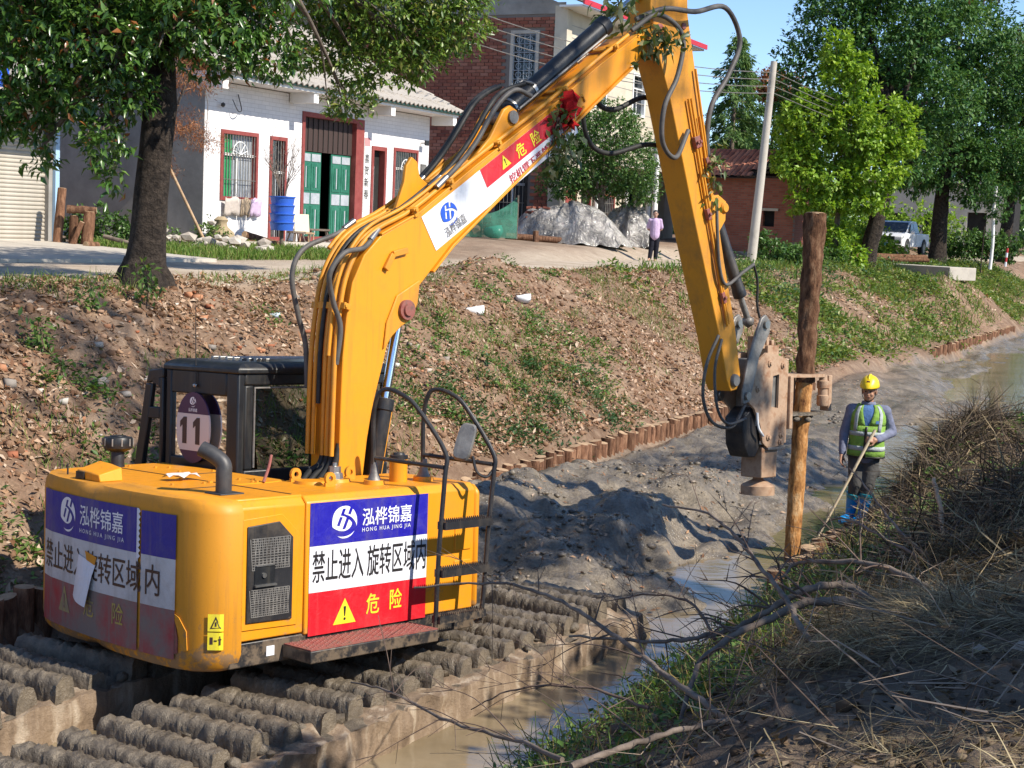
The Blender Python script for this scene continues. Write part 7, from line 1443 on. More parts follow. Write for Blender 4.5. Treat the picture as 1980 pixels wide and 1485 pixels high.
rb = [((2.75, 4.4, 4.55), (1.35, 1.3, 0.95)), ((3.55, 4.9, 4.9), (1.1, 1.1, 0.75)), ((1.85, 4.0, 4.55), (0.85, 0.9, 0.75)), ((2.4, 4.2, 3.55), (0.75, 0.7, 0.42)), ((2.2, 4.1, 2.95), (0.42, 0.4, 0.30)), ((3.2, 4.5, 3.65), (0.5, 0.5, 0.35)), ((3.9, 5.0, 5.6), (1.1, 1.1, 0.7)), ((2.6, 4.4, 5.8), (1.7, 1.6, 0.9)), ((1.5, 3.6, 3.55), (0.35, 0.35, 0.25)), ((1.2, 3.0, 5.0), (0.9, 1.0, 0.6)), ((1.9, 4.0, 3.8), (0.6, 0.6, 0.4)), ((2.9, 4.5, 3.9), (0.8, 0.8, 0.45)), ((3.6, 4.9, 4.2), (0.7, 0.7, 0.5))]
crown('crown', T, rb, 30000, 0.115, 0.42, camphor2, False, clus=0.12, hollow=0.3); limbs(T, (0.6, 1.0, 5.0), rb, 0.07, M['bark']); limbs(T, (0.12, 0.06, 3.1), [((0.6, 1.0, 5.0), (0.2, 0.2, 0.2))], 0.13, M['bark'], k=0)

# ---- other trees on the far bank
def tree(name, label, base, trunk, tr, blobs, n, L, mat, Wr=0.5, group=None, bark='bark', top=None, four=False, **kw):
    t_ = thing(name, label, 'tree', base, 0, group); k = len(trunk); trunk_tube(crom(trunk, 4), np.interp(np.linspace(0, 1, (k - 1) * 4 + 1), np.linspace(0, 1, k), tr), 14, M[bark], 'trunk', t_, nz=0.14, f=4)
    limbs(t_, top or trunk[-1], blobs, tr[-1] * 0.7, M[bark], k=2); crown('crown', t_, blobs, n, L, Wr, mat, four, **kw); return t_
tree('small_tree', 'small round dense tree growing behind the plastic covered heap', (2.75, 53.0, 2.85), [(0.05, 0, -0.2), (0.05, 0, 0.6), (0.02, 0, 1.5), (0.0, 0, 2.2)], [0.14, 0.12, 0.11, 0.08], [((-0.9, 0, 3.0), (1.2, 1.3, 1.0)), ((0.9, 0, 3.0), (1.2, 1.3, 1.0)), ((0, -0.2, 3.9), (1.5, 1.5, 1.0)), ((-1.3, 0.1, 2.3), (0.9, 1.0, 0.6)), ((1.2, 0.1, 2.2), (0.9, 1.0, 0.6)), ((0, 0.5, 2.6), (1.6, 1.3, 0.9)), ((0.3, -0.2, 4.5), (0.9, 0.9, 0.6)), ((-0.9, -0.2, 4.1), (0.8, 0.8, 0.6))], 26000, 0.115, mid_m, clus=0.1, top=(0.0, 0, 1.6))
tree('maple_tree', 'bright yellow-green young tree right of the utility pole', (11.95, 58.5, 2.55), [(0, 0, -0.2), (-0.05, 0, 1.5), (0.1, 0, 3.5), (0.0, 0, 5.8)], [0.13, 0.11, 0.08, 0.04], [((-0.1, 0, 6.7), (1.0, 1.0, 1.1)), ((-0.45, 0, 8.0), (0.55, 0.6, 0.7)), ((0.4, 0, 7.6), (0.5, 0.5, 0.5)), ((-1.3, 0, 5.6), (1.1, 1.1, 1.0)), ((1.5, 0, 5.3), (1.15, 1.1, 0.95)), ((2.3, 0, 4.7), (0.7, 0.8, 0.5)), ((0.2, -0.3, 5.0), (1.3, 1.2, 1.0)), ((-1.6, 0, 3.9), (1.05, 1.1, 0.85)), ((1.1, -0.2, 3.6), (1.2, 1.1, 0.85)), ((-0.4, -0.2, 3.2), (1.2, 1.1, 0.8)), ((0.6, -0.2, 2.5), (1.2, 1.0, 0.45)), ((-1.0, -0.2, 2.4), (1.1, 1.0, 0.4)), ((0.0, -0.3, 1.0), (0.55, 0.5, 0.8)), ((0.2, -0.5, 0.4), (0.75, 0.6, 0.5)), ((-1.9, 0, 4.9), (0.6, 0.6, 0.5))], 25000, 0.19, maple_m, Wr=0.62, clus=0.19, hollow=0.55, k=11, top=(0.05, 0, 2.4))
tree('dark_tree', 'large dark tree with a leaning black trunk directly behind the bright young tree', (13.5, 60.3, 2.55), [(0.0, 0, -0.3), (0.1, 0, 0.8), (0.35, 0, 2.0), (0.6, 0.2, 3.2), (0.9, 0.4, 5.5)], [0.42, 0.33, 0.31, 0.29, 0.2], [((-1.8, 1.5, 7.2), (2.2, 2.2, 1.7)), ((0.6, 1.5, 8.6), (2.4, 2.3, 1.9)), ((2.4, 1.2, 6.6), (1.9, 2.0, 1.6)), ((0.5, 1.5, 5.2), (2.4, 2.1, 1.3)), ((-1.6, 1.5, 9.2), (1.8, 1.9, 1.4)), ((2.2, 1.5, 10.2), (2.4, 2.3, 1.5)), ((-2.6, 1.6, 5.6), (1.3, 1.4, 1.0)), ((1.4, 0.3, 3.9), (1.1, 1.0, 0.6)), ((-0.8, 1.5, 10.8), (2.2, 2.0, 1.3))], 36000, 0.20, dark_m, bark='bark_shaded', clus=0.2, hollow=0.45)
tree('dark_tree', 'largest dark tree with a thick straight black trunk right of the pickup', (20.19, 75.0, 2.75), [(0.0, 0, -0.3), (0.02, 0, 1.0), (0.0, 0, 2.4), (0.1, 0, 5.0)], [0.48, 0.40, 0.37, 0.28], [((-2.4, 0, 6.0), (2.2, 2.4, 1.7)), ((0.2, -0.5, 4.8), (2.4, 2.3, 1.5)), ((2.6, 0, 5.4), (2.3, 2.3, 1.7)), ((-0.8, -0.3, 8.2), (2.8, 2.6, 2.0)), ((2.2, -0.2, 8.6), (2.5, 2.4, 1.9)), ((0.4, -0.3, 11.0), (3.0, 2.8, 1.8)), ((3.6, -0.6, 3.9), (1.2, 1.2, 0.8)), ((-1.4, -0.6, 3.9), (1.3, 1.2, 0.7)), ((1.3, -0.9, 3.3), (1.2, 1.0, 0.6)), ((-3.2, 0, 9.2), (1.8, 1.8, 1.5))], 40000, 0.23, dark_m, bark='bark_shaded', clus=0.22, hollow=0.45)
tree('dark_tree', 'dark tree at the right edge with yellowing leaves', (25.6, 82.0, 3.1), [(0.0, 0, -0.3), (0.0, 0, 1.2), (0.1, 0, 3.5)], [0.42, 0.34, 0.26], [((-0.8, 0, 5.4), (2.2, 2.2, 1.6)), ((1.6, 0, 6.2), (2.3, 2.3, 1.9)), ((0, 0, 8.4), (2.7, 2.6, 1.9)), ((2.0, 0, 10.3), (2.5, 2.5, 1.6)), ((1.0, -0.6, 3.9), (1.5, 1.4, 0.8)), ((-0.6, -0.3, 10.6), (2.0, 2.0, 1.4))], 26000, 0.24, leaf_mat('yellowing_leaves', [(0.03, 0.075, 0.025), (0.055, 0.11, 0.03), (0.09, 0.14, 0.04), (0.20, 0.15, 0.05), (0.04, 0.09, 0.03)], 0.2, 0.4, 0.4), bark='bark_shaded', clus=0.24, hollow=0.4)
def conifer(label, base, h, r, n, mat=needle_m, seed=0):
    t_ = thing('conifer', label, 'tree', base, 0, 'feathery conifers behind the shed'); trunk_tube(lin((0, 0, -0.3), (0, 0, h * 0.97), 12), np.linspace(0.2, 0.02, 12), 10, M['bark'], 'trunk', t_)
    rr = random.Random(seed); P = []; D = []
    nb_ = 130
    for k in range(nb_):
        f = (k + 0.5) / nb_; z = h * (0.10 + 0.88 * f); a = rr.uniform(0, 6.28); l_ = r * (1 - f) ** 0.75 * rr.uniform(0.7, 1.15) + 0.15
        m_ = max(6, int(n / nb_ * (1.6 - 1.2 * f)))
        s_ = RNG.uniform(0.15, 1, m_) ** 0.7; q = np.stack([np.cos(a) * l_ * s_, np.sin(a) * l_ * s_, z + 0.12 * l_ * s_ - 0.45 * l_ * s_ ** 2], -1) + RNG.normal(0, 0.10, (m_, 3)); P.append(q); D.append(np.stack([np.cos(a) + RNG.normal(0, 0.5, m_), np.sin(a) + RNG.normal(0, 0.5, m_), -0.8 + RNG.normal(0, 0.35, m_)], -1))
        if k % 4 == 0: MB().tube(crom([(0, 0, z), (math.cos(a) * l_ * 0.5, math.sin(a) * l_ * 0.5, z + 0.02), (math.cos(a) * l_, math.sin(a) * l_, z - 0.33 * l_)], 3), [0.035, 0.03, 0.028, 0.024, 0.02, 0.014, 0.008], 5).build('branch', M['bark'], t_)
    P = np.concatenate(P); D = np.concatenate(D); q = len(P); V, F = flake_arrays(P, D, rnd_dir(q), RNG.uniform(0.15, 0.34, q), RNG.uniform(0.05, 0.09, q), 0.1); np_mesh('foliage', V, F, mat, t_); return t_
conifer('tallest feathery pale green conifer between the stick and the utility pole', (10.43, 78.0, 3.2), 10.4, 2.9, 22000, seed=1)
conifer('feathery conifer half hidden behind the excavator stick', (7.9, 82.0, 3.2), 8.8, 2.6, 14000, seed=2)
conifer('slim feathery conifer with a thin top beside the reddish tree', (12.2, 88.0, 3.3), 9.6, 1.5, 6000, seed=3)
tree('reddish_tree', 'tree with a reddish brown top behind the utility pole', (13.3, 84.0, 3.3), [(0, 0, -0.3), (0, 0, 3), (0.1, 0, 6)], [0.2, 0.16, 0.08], [((0, 0, 8.3), (1.4, 1.4, 0.9)), ((0.9, 0, 7.6), (1.0, 1.0, 0.8))], 5000, 0.2, rust_m, clus=0.2)
tree('green_tree', 'mid-green tree below the reddish tree top', (13.0, 82.0, 3.3), [(0, 0, -0.3), (0, 0, 2.5), (0.1, 0, 4)], [0.2, 0.16, 0.1], [((0, 0, 5.6), (2.0, 1.8, 1.5)), ((-1.0, 0, 3.6), (1.8, 1.6, 1.5)), ((1.2, 0, 4.2), (1.8, 1.6, 1.6)), ((0.4, 0, 2.2), (2.2, 1.8, 1.2))], 16000, 0.2, mid_m, clus=0.2)
T2 = tree('rust_shrub', 'rust-brown feathery young conifer at the corner of the white house', (-7.75, 33.2, 2.85), [(0, 0, -0.1), (0.05, 0, 1.2), (0.3, 0, 2.6), (0.7, 0, 3.7)], [0.05, 0.045, 0.035, 0.02], [((0.8, 0, 3.6), (0.7, 0.6, 0.35)), ((0.55, 0, 2.6), (0.6, 0.5, 0.35)), ((1.1, -0.2, 2.3), (0.5, 0.4, 0.3)), ((0.1, 0, 3.9), (0.6, 0.5, 0.4)), ((0.2, 0, 1.7), (0.35, 0.3, 0.25))], 5500, 0.10, rust_m, Wr=0.14, clus=0.14, hollow=0.1)
# ---- hedges and scrub
def shrub(label, base, blobs, n, L, mat, name='shrub', cat='shrub', group=None, Wr=0.5, four=False):
    t_ = thing(name, label, cat, base, 0, group); limbs(t_, (0, 0, 0), blobs, 0.02, M['twig'], k=1); crown('foliage', t_, blobs, n, L, Wr, mat, four, clus=0.08, hollow=0.2); return t_
shrub('green shrub between the shutter and the white house', (-8.8, 33.0, 2.8), [((0, 0, 0.45), (0.75, 0.5, 0.45)), ((-0.6, 0, 0.35), (0.5, 0.4, 0.35)), ((0.6, 0, 0.3), (0.5, 0.4, 0.3))], 2600, 0.11, mid_m)
shrub('low green weeds at the left corner of the white house', (-7.3, 35.6, 2.85), [((0.2, 0, 0.3), (0.35, 0.3, 0.3)), ((-0.5, -0.3, 0.15), (0.5, 0.3, 0.2))], 900, 0.09, weed_m)
shrub('broad-leaved dark green shrub at the foot of the utility pole', (8.6, 52.2, 2.6), [((0, 0, 0.5), (0.7, 0.6, 0.5)), ((0.8, 0.3, 0.35), (0.7, 0.6, 0.35)), ((-0.4, 0.2, 0.9), (0.4, 0.4, 0.3))], 2400, 0.16, mid_m)
shrub('leafy plant by the right edge of the plastic covered heap', (3.1, 50.6, 2.62), [((0, 0, 0.35), (0.35, 0.3, 0.35)), ((0.1, 0, 0.7), (0.22, 0.2, 0.2))], 500, 0.12, mid_m)
shrub('scrub behind the parked pickup', (21.0, 92.0, 3.2), [((0, 0, 1.2), (2.6, 1.6, 1.3)), ((3.2, 0, 1.4), (2.4, 1.6, 1.5)), ((-3.2, 0, 1.4), (2.4, 1.6, 1.6))], 9000, 0.22, maple_m)
shrub('green hedge right of the thick black trunk', (22.6, 78.0, 2.9), [((0, 0, 0.8), (1.5, 1.0, 0.8)), ((1.5, 0, 0.7), (1.3, 1.0, 0.7)), ((-1.1, 0, 0.5), (0.9, 0.8, 0.5))], 6000, 0.18, mid_m)
shrub('undergrowth left of the pickup beside the shed', (16.2, 76.0, 2.9), [((0, 0, 0.9), (1.6, 1.2, 1.0)), ((-2.0, 0, 0.9), (1.5, 1.2, 1.0)), ((1.6, 0, 0.4), (1.2, 1.0, 0.5))], 7000, 0.19, maple_m)
shrub('dark scrub in front of the brick shed', (10.3, 57.0, 2.6), [((0, 0, 0.35), (0.9, 0.6, 0.4)), ((1.2, 0.4, 0.35), (0.8, 0.6, 0.4)), ((-1.0, 0.2, 0.25), (0.7, 0.5, 0.3))], 3500, 0.13, mid_m)
# far wood closing the view
u = RNG.uniform(110, 190, 130); v = RNG.uniform(-40, 70, 130); bl = []
for a, c in zip(u, v): x, y = xy(a, c); h = RNG.uniform(3, 9); bl.append(((x, y, 3.5 + h * 0.6), (RNG.uniform(2.5, 5), RNG.uniform(2.5, 5), h * 0.6)))
A = crown_leaves(bl, 30000, 0.8, 0.6, clus=0.7, hollow=0.4); V, F = flake_arrays(*A); np_mesh('far_wood', V, F, mid_m, None, 'stuff')
# ---- trees of the near bank, out of the frame to the right; their shade lies on the bank and the mud
def near_tree(u, v, label, h, n, spread, seed):
    x, y = xy(u, v); rr = random.Random(seed); z = zg(x, y); bl = [((rr.uniform(-1, 1) * spread, rr.uniform(-1, 1) * spread, h + rr.uniform(-0.3, 1.0) * spread), (spread * rr.uniform(0.5, 0.8), spread * rr.uniform(0.5, 0.8), spread * rr.uniform(0.35, 0.55))) for _ in range(7)]
    tree('near_tree', label, (x, y, z), [(0, 0, -0.2), (0.05, 0, 1.5), (0.1, 0, h * 0.75)], [0.22, 0.18, 0.12], bl, n, 0.17, camphor, group='trees on the near bank', clus=0.2)
near_tree(-11.0, -11.6, 'first tree of the near bank, right of where the photographer stands', 3.0, 6500, 1.15, 1)
near_tree(-7.4, -11.8, 'second tree of the near bank, to the right of the straw heap', 3.1, 6500, 1.2, 2)
near_tree(-3.7, -14.6, 'tall sparse tree of the near bank, right of the vine heap', 8.7, 2600, 0.95, 3)
near_tree(-6.0, -15.5, 'tallest tree of the near bank, its shade lying on the far bank', 15.0, 2600, 2.2, 6)
near_tree(5.0, -14.5, 'tall tree of the near bank, beyond the vine heap', 8.6, 3000, 1.5, 4)
x, y = xy(-4.1, -8.9); DT = thing('overhanging_bough', 'dry brown leafy bough hanging into the upper right corner', 'bough', (3.92, 14.0, 5.86))
bl = [((0.15, 0, 0.10), (0.30, 0.3, 0.14)), ((0.6, 0, 0.16), (0.25, 0.25, 0.14)), ((-0.25, 0, 0.12), (0.16, 0.2, 0.10)), ((1.0, 0.1, 0.25), (0.4, 0.3, 0.2))]; limbs(DT, (2.2, -0.6, 1.0), bl, 0.03, M['bark'], k=2); crown('leaves', DT, bl, 700, 0.12, 0.45, leaf_mat('dry_brown_leaves', [(0.20, 0.10, 0.03), (0.28, 0.15, 0.05), (0.14, 0.075, 0.025), (0.10, 0.12, 0.03)], 0.3, 0.5, 0.3), True, clus=0.08)
# ================================================================ SMALL THINGS
def ground_at(x, y, dz=0.0): return (x, y, zg(x, y) + dz)
# utility pole and wires
up = thing('utility_pole', 'leaning grey concrete utility pole left of the bright young tree', 'utility pole', (7.63, 51.0, 2.45))
b = MB(); b.tube([(0, 0, -0.2), (0.15, 0, 2.4), (0.22, 0, 3.6), (0.40, 0, 6.8)], [0.165, 0.145, 0.135, 0.105], 16); b.build('shaft', M['concrete'], up, 60)
for z, x in ((1.7, 0.11), (3.9, 0.235), (5.5, 0.325)): b = MB(); b.lathe((x, 0, z), (0.06, 0, 1), [(0, 0.155 - z * 0.007), (0.06, 0.154 - z * 0.007)], 16); b.build('steel_band', M['steel'], up)
b = MB(); b.tube([(0.02, 0.16, 0.0), (0.38, 0.16, 6.0)], 0.012, 6); b.build('cable_down', M['black'], up)
wp = thing('white_pole', 'thin whitish concrete pole behind the woman in lilac', 'pole', (4.85, 56.0, 2.9)); MB().tube([(0, 0, 0), (0.0, 0, 3.5)], [0.11, 0.09], 12).build('shaft', M['white_plaster'], wp, 60)
for k in range(4):
    a = Vector((-2.2, 44.0, 9.75 - 0.30 * k)); c = Vector((8.08, 51.0, 8.9 - 0.22 * k)); d = Vector((30.0, 96.0, 9.3 - 0.3 * k)); P = []
    for s_, e in ((a, c), (c, d)):
        for i in range(14): f = i / 14; p = s_.lerp(e, f); P.append(p - Vector((0, 0, 0.45 * 4 * f * (1 - f))))
    P.append(d); tag(MB().tube(P, 0.014, 5).build('power_line', M['dull_steel']), ('highest', 'second', 'third', 'lowest')[k] + ' of the four overhead wires crossing the brick wall', 'wire', 'overhead wires')
# pickup
def pickup():
    x, y = 20.4, 83.7; t_ = thing('pickup_truck', 'silver white double-cab pickup parked on the road under the trees', 'pickup', (x, y, zg(x, y) + 0.03), math.atan2(-DU[1], -DU[0]) + rad(-4))
    wpaint = NT('silver_white_paint'); wm = wpaint.set((0.70, 0.71, 0.73), 0.28, 0.0, 0.6)
    W = 0.93
    def sect(prof, w0, w1, name, mat, par, bev=0.04): b = MB(); b.prism(prof, lambda a, z, d: Vector((a, d * (w1 if z > 1.15 else w0), z)), -1, 1); return b.build(name, mat, par, 40, bev)
    body = sect([(2.62, 0.50), (2.68, 0.72), (2.64, 0.98), (2.50, 1.08), (1.30, 1.17), (-0.72, 1.17), (-0.76, 1.17), (-2.62, 1.16), (-2.68, 0.62), (-2.5, 0.48), (2.4, 0.42)], W, W, 'body', wm, t_)
    cab_ = sect([(1.34, 1.16), (0.55, 1.76), (0.35, 1.81), (-0.55, 1.80), (-0.80, 1.70), (-0.98, 1.16)], 0.90, 0.74, 'cabin', wm, t_)
    b = MB(); b.add([(1.285, -0.76, 1.225), (1.285, 0.76, 1.225), (0.625, 0.66, 1.72), (0.625, -0.66, 1.72)], [(0, 1, 2, 3)]); o = b.build('windscreen', M['glass'], t_); o.location = (0.012, 0, 0.012)
    for s_ in (-1, 1):
        for (a0, a1, c0, c1) in ((1.05, 0.22, 0.50, 0.22), (0.15, -0.78, 0.15, -0.62)):
            b = MB(); b.add([(a0, s_ * 0.886, 1.20), (a1, s_ * 0.886, 1.20), (c1, s_ * 0.762, 1.70), (c0, s_ * 0.762, 1.70)], [(0, 1, 2, 3)]); b.build('side_window', M['glass'], t_)
        b = MB(); b.blob((1.0, s_ * 1.02, 1.22), 0.11, 2, 0.05, (0.6, 1.1, 0.9)); b.build('wing_mirror', wm, t_, 60)
        b = MB(); b.prism([(2.655, 0.84), (2.60, 0.98), (2.30, 1.04), (2.32, 0.93)], lambda a, z, d: Vector((a, d, z)), s_ * 0.60, s_ * 0.935); b.build('headlight', NT('headlight_glass').set((0.55, 0.57, 0.60), 0.1, 0.3, 0.8), t_)
        b = MB(); b.prism([(2.70, 0.58), (2.70, 0.74), (2.63, 0.74), (2.63, 0.58)], lambda a, z, d: Vector((a, d, z)), s_ * 0.62, s_ * 0.86); b.build('fog_light', M['black_clean'], t_)
        MB().span((-0.02, s_ * 0.93 - 0.006, 0.5), (0.0, s_ * 0.93 + 0.006, 1.16)).build('door_gap', M['dark'], t_); MB().span((1.02, s_ * 0.93 - 0.006, 0.5), (1.04, s_ * 0.93 + 0.006, 1.16)).build('door_gap', M['dark'], t_)
        for xw in (1.62, -1.62):
            b = MB(); b.lathe((xw, s_ * 0.945 - 0.001 * s_, 0.42), (0, s_, 0), [(0, 0.47), (0.004, 0.47)], 24); b.build('wheel_arch', M['dark'], t_)
            b = MB(); b.lathe((xw, s_ * 0.70, 0.39), (0, s_, 0), [(0, 0.36), (0.03, 0.39), (0.24, 0.39), (0.27, 0.36), (0.272, 0.24)], 24); wh = b.build('wheel', M['rubber'], t_, 40); b = MB(); b.lathe((xw, s_ * 0.962, 0.39), (0, s_, 0), [(0, 0.24), (0.012, 0.235), (0.013, 0.06), (0.03, 0.05)], 12); b.build('rim', M['dusty'] if 'dusty' in M else M['steel'], wh, 40)
    MB().span((2.655, -0.55, 0.74), (2.70, 0.55, 0.98)).build('grille', M['black_clean'], t_, None, 0.02); MB().span((2.702, -0.50, 0.90), (2.715, 0.50, 0.93)).build('grille_bar', M['chrome'], t_); MB().span((2.702, -0.50, 0.80), (2.715, 0.50, 0.825)).build('grille_bar', M['chrome'], t_)
    MB().span((2.60, -0.9, 0.42), (2.74, 0.9, 0.58)).build('bumper', wm, t_, None, 0.04); MB().span((2.742, -0.24, 0.49), (2.752, 0.24, 0.62)).build('licence_plate', NT('blue_plate').set((0.10, 0.35, 0.55), 0.4), t_)
    MB().span((-2.5, -0.78, 1.10), (-1.05, 0.78, 1.175)).build('load_bed', M['black'], t_); b = MB(); b.tube(crom([(-1.15, -0.75, 1.17), (-1.35, -0.7, 1.55), (-1.35, 0.7, 1.55), (-1.15, 0.75, 1.17)], 5), 0.03, 8); b.build('roll_bar', M['black_clean'], t_, 60)
pickup()
# concrete ledge, log, posts near the trees
x, y = 16.2, 64.6; cl = thing('concrete_ledge', 'long low concrete ledge on the bank in front of the dark trees', 'ledge', (x, y, 2.35), math.atan2(-5.5, 2.9)); MB().span((-3.2, -0.7, -0.15), (3.2, 0.7, 0.36)).build('slab', M['concrete'], cl, None, 0.02)
def log(label, a, c, r, mat='pile_bark', group=None, cat='log', name='log'):
    a = Vector(a); c = Vector(c); o = thing(name, label, cat, tuple(a), 0, group); trunk_tube(lin((0, 0, 0), c - a, 10), [r * (1 - 0.12 * i / 9) for i in range(10)], 12, M[mat], 'bark', o, nz=0.1); d = (c - a).normalized()
    for p, s_ in ((Vector(), -1), (c - a, 1)): b = MB(); b.lathe(p + d * s_ * 0.003, d * s_, [(0, r * (0.97 if s_ < 0 else 0.85)), (0.006, r * 0.8)], 12); b.build('cut_end', M['post_top'], o)
    return o
log('long bark-covered log lying behind the concrete ledge', (14.2, 65.5, 2.95), (17.5, 66.8, 2.98), 0.16); log('thinner log lying beside the long log on the ledge', (14.4, 64.4, 2.90), (17.3, 65.6, 2.90), 0.10)
MB_ = thing('iron_bar', 'thin rusty upright bar at the end of the concrete ledge', 'bar', (18.9, 63.5, 2.5)); MB().tube([(0, 0, 0), (0.03, 0, 1.9)], 0.025, 6).build('rod', M['bark_shaded'], MB_)
w_ = thing('birch_post', 'white painted slim trunk right of the concrete ledge', 'post', (20.64, 68.0, 2.6)); MB().tube(crom([(0, 0, 0), (0.04, 0, 1.2), (-0.02, 0, 2.4), (0.02, 0, 3.6)], 4), 0.075, 10, jit=0.05).build('trunk', M['white_plaster'], w_, 60); crown('crown', w_, [((0.1, 0, 2.5), (0.5, 0.4, 0.5)), ((0, 0, 3.4), (0.7, 0.6, 0.6)), ((-0.2, 0, 1.3), (0.25, 0.2, 0.3))], 1600, 0.15, 0.45, dark_m, clus=0.1)
rp = thing('marker_post', 'red and white striped marker post at the right edge', 'marker post', (21.3, 68.0, 2.75), 0)
for k in range(4): MB().tube([(0.012 * k, 0, 0.2 * k), (0.012 * k + 0.012, 0, 0.2 * k + 0.2)], 0.05, 10).build('stripe', M['ink_white'] if k % 2 == 0 else NT('red_stripe').set((0.5, 0.03, 0.03), 0.5), rp)

# plastic-covered heaps
def heap(name, label, cat, base, rx, ry, h, mat, seed, folds=9, extra=None):
    o = thing(name, label, cat, base, CANAL - 0.45); n, m_ = 46, 90; b = MB(); vs = []
    for i in range(n + 1):
        r = i / n
        for j in range(m_):
            a = 2 * math.pi * j / m_; fo = 1 + 0.07 * math.sin(folds * a + seed + 2 * r) * r + 0.06 * noise.noise(Vector((math.cos(a) * 2, math.sin(a) * 2, seed)))
            z = h * (1 - r ** 3.6) * (1 + 0.34 * noise.noise(Vector((math.cos(a) * r * 2.2, math.sin(a) * r * 2.2, seed + 5)))) + 0.05 * r * math.sin(folds * 1.7 * a + 3 * r + seed) * (1 - r) * 3 + 0.045 * r * math.sin(17 * a + 4 * noise.noise(Vector((math.cos(a) * 3, math.sin(a) * 3, seed))) + 2 * r) + 0.05 * noise.noise(Vector((math.cos(a) * r * 11, math.sin(a) * r * 11, seed)))
            vs.append((rx * r * fo * math.cos(a), ry * r * fo * math.sin(a), z))
    b.add(vs, [(i * m_ + j, i * m_ + (j + 1) % m_, (i + 1) * m_ + (j + 1) % m_, (i + 1) * m_ + j) for i in range(n) for j in range(m_)]); c_ = b.build('plastic_sheet', mat, o, 80); return o
t = NT('clear_grey_plastic'); co = t.coord(); c = t.ramp(t.noise(1.1, 4, 0.6, co), [(0.36, (0.12, 0.11, 0.10)), (0.48, (0.30, 0.275, 0.24)), (0.60, (0.47, 0.44, 0.395)), (0.72, (0.55, 0.34, 0.30))]); t.bump(t.noise(2.6, 4, 0.55, co, dist=2.5), 1.0, 0.14); plas = t.set(c, 0.14, 0, 0.9)
hp = heap('covered_heap', 'broad heap covered with crumpled clear and grey plastic sheeting', 'heap', ground_at(1.55, 51.3, -0.05), 1.6, 2.5, 1.15, plas, 1.0); heap('covered_heap', 'smaller pale plastic-covered heap right of the broad heap', 'heap', ground_at(3.75, 53.4, -0.05), 0.9, 1.15, 1.25, plas, 4.0, 7)
b = MB(); b.blob((1.9, 50.7, zg(1.9, 50.7) + 1.05), 0.16, 1, 0.3, (1, 1, 1.1)); tag(b.build('holding_stone', M['tan_steel']), 'brown stone weighing down the plastic on the broad heap', 'stone')
log('reddish log lying along the front of the covered heap', ground_at(-0.4, 49.3, 0.10), ground_at(1.6, 49.7, 0.10), 0.11, 'post_bark'); log('short upright log stub at the front of the covered heap', ground_at(0.55, 49.0, 0.0), ground_at(0.55, 49.0, 0.34), 0.10, 'post_bark')
b = MB(); b.blob((0, 0, 0.2), 0.3, 2, 0.45, (1.1, 0.8, 0.7)); o = b.build('green_bag', NT('teal_plastic').set((0.03, 0.34, 0.24), 0.35, 0, 0.6), None, 60); o.location = ground_at(-0.75, 49.0); tag(o, 'crumpled teal plastic bag left of the covered heap', 'bag')
b = MB(); b.blob((0, 0, 0.16), 0.24, 1, 0.4); o = b.build('boulder', M['tan_steel']); o.location = ground_at(-1.3, 48.8); tag(o, 'brown stone lying left of the teal bag', 'stone')
# green net draped over poles
nt_ = thing('green_net', 'dark green mesh net draped over poles in front of the brick house', 'net', ground_at(-1.35, 48.3), 0); b = MB(); n, m_ = 22, 14; vs = []
for i in range(n + 1):
    for j in range(m_ + 1): f = i / n; g = j / m_; vs.append((-1.1 + 2.4 * f, 0.25 * math.sin(f * 5 + g * 2) - 0.5 * (1 - g), (1.05 + 0.25 * abs(2 * f - 1) ** 3 - 0.35 * math.sin(math.pi * f)) * g + 0.02))
b.add(vs, [(i * (m_ + 1) + j, (i + 1) * (m_ + 1) + j, (i + 1) * (m_ + 1) + j + 1, i * (m_ + 1) + j + 1) for i in range(n) for j in range(m_)])
t = NT('green_mesh'); t.set((0.05, 0.20, 0.13), 0.8); tr = t.n('ShaderNodeBsdfTransparent'); mx = t.n('ShaderNodeMixShader'); f_ = t.ramp(t.noise(3, 4, 0.6, t.coord()), [(0.3, 0.45), (0.7, 0.9)]); t.l(f_, mx.inputs[0]); t.l(tr.outputs[0], mx.inputs[1]); t.l(t.b.outputs[0], mx.inputs[2]); t.l(mx.outputs[0], t.t.nodes['Material Output'].inputs['Surface']); b.build('net', t.mat, nt_, 60)
for x in (-1.1, 0.2, 1.3): MB().tube([(x, 0.05, 0), (x, 0.05, 1.35)], 0.03, 6).build('net_pole', M['bark'], nt_)
# stack of broken bricks and firewood by the brick house corner
for k in range(16):
    r_ = random.Random(k); o = MB().box((0, 0, 0), (0.24, 0.12, 0.07)).build('loose_brick', M['brick'], None, None, 0.006); o.location = (0.35 + 0.17 * (k % 4) + r_.uniform(-.03, .03), 51.2 + r_.uniform(-.15, .15), zg(0.4, 51.2) + 0.55 + 0.16 * (k // 4)); o.rotation_euler = (r_.uniform(-.3, .3), r_.uniform(-.2, .2), r_.uniform(0, 3)); tag(o, 'loose red brick on the rough stack at the corner of the brick house', 'brick', 'bricks stacked at the house corner')
for k in range(10): log('split firewood piece stacked at the brick house corner', (0.1 + 0.1 * (k % 5), 50.9, zg(0.4, 51) + 0.1 + 0.16 * (k // 5)), (0.25 + 0.1 * (k % 5), 51.6, zg(0.4, 51) + 0.12 + 0.16 * (k // 5)), 0.07, 'post_bark', 'firewood at the brick house corner', 'firewood', 'firewood')

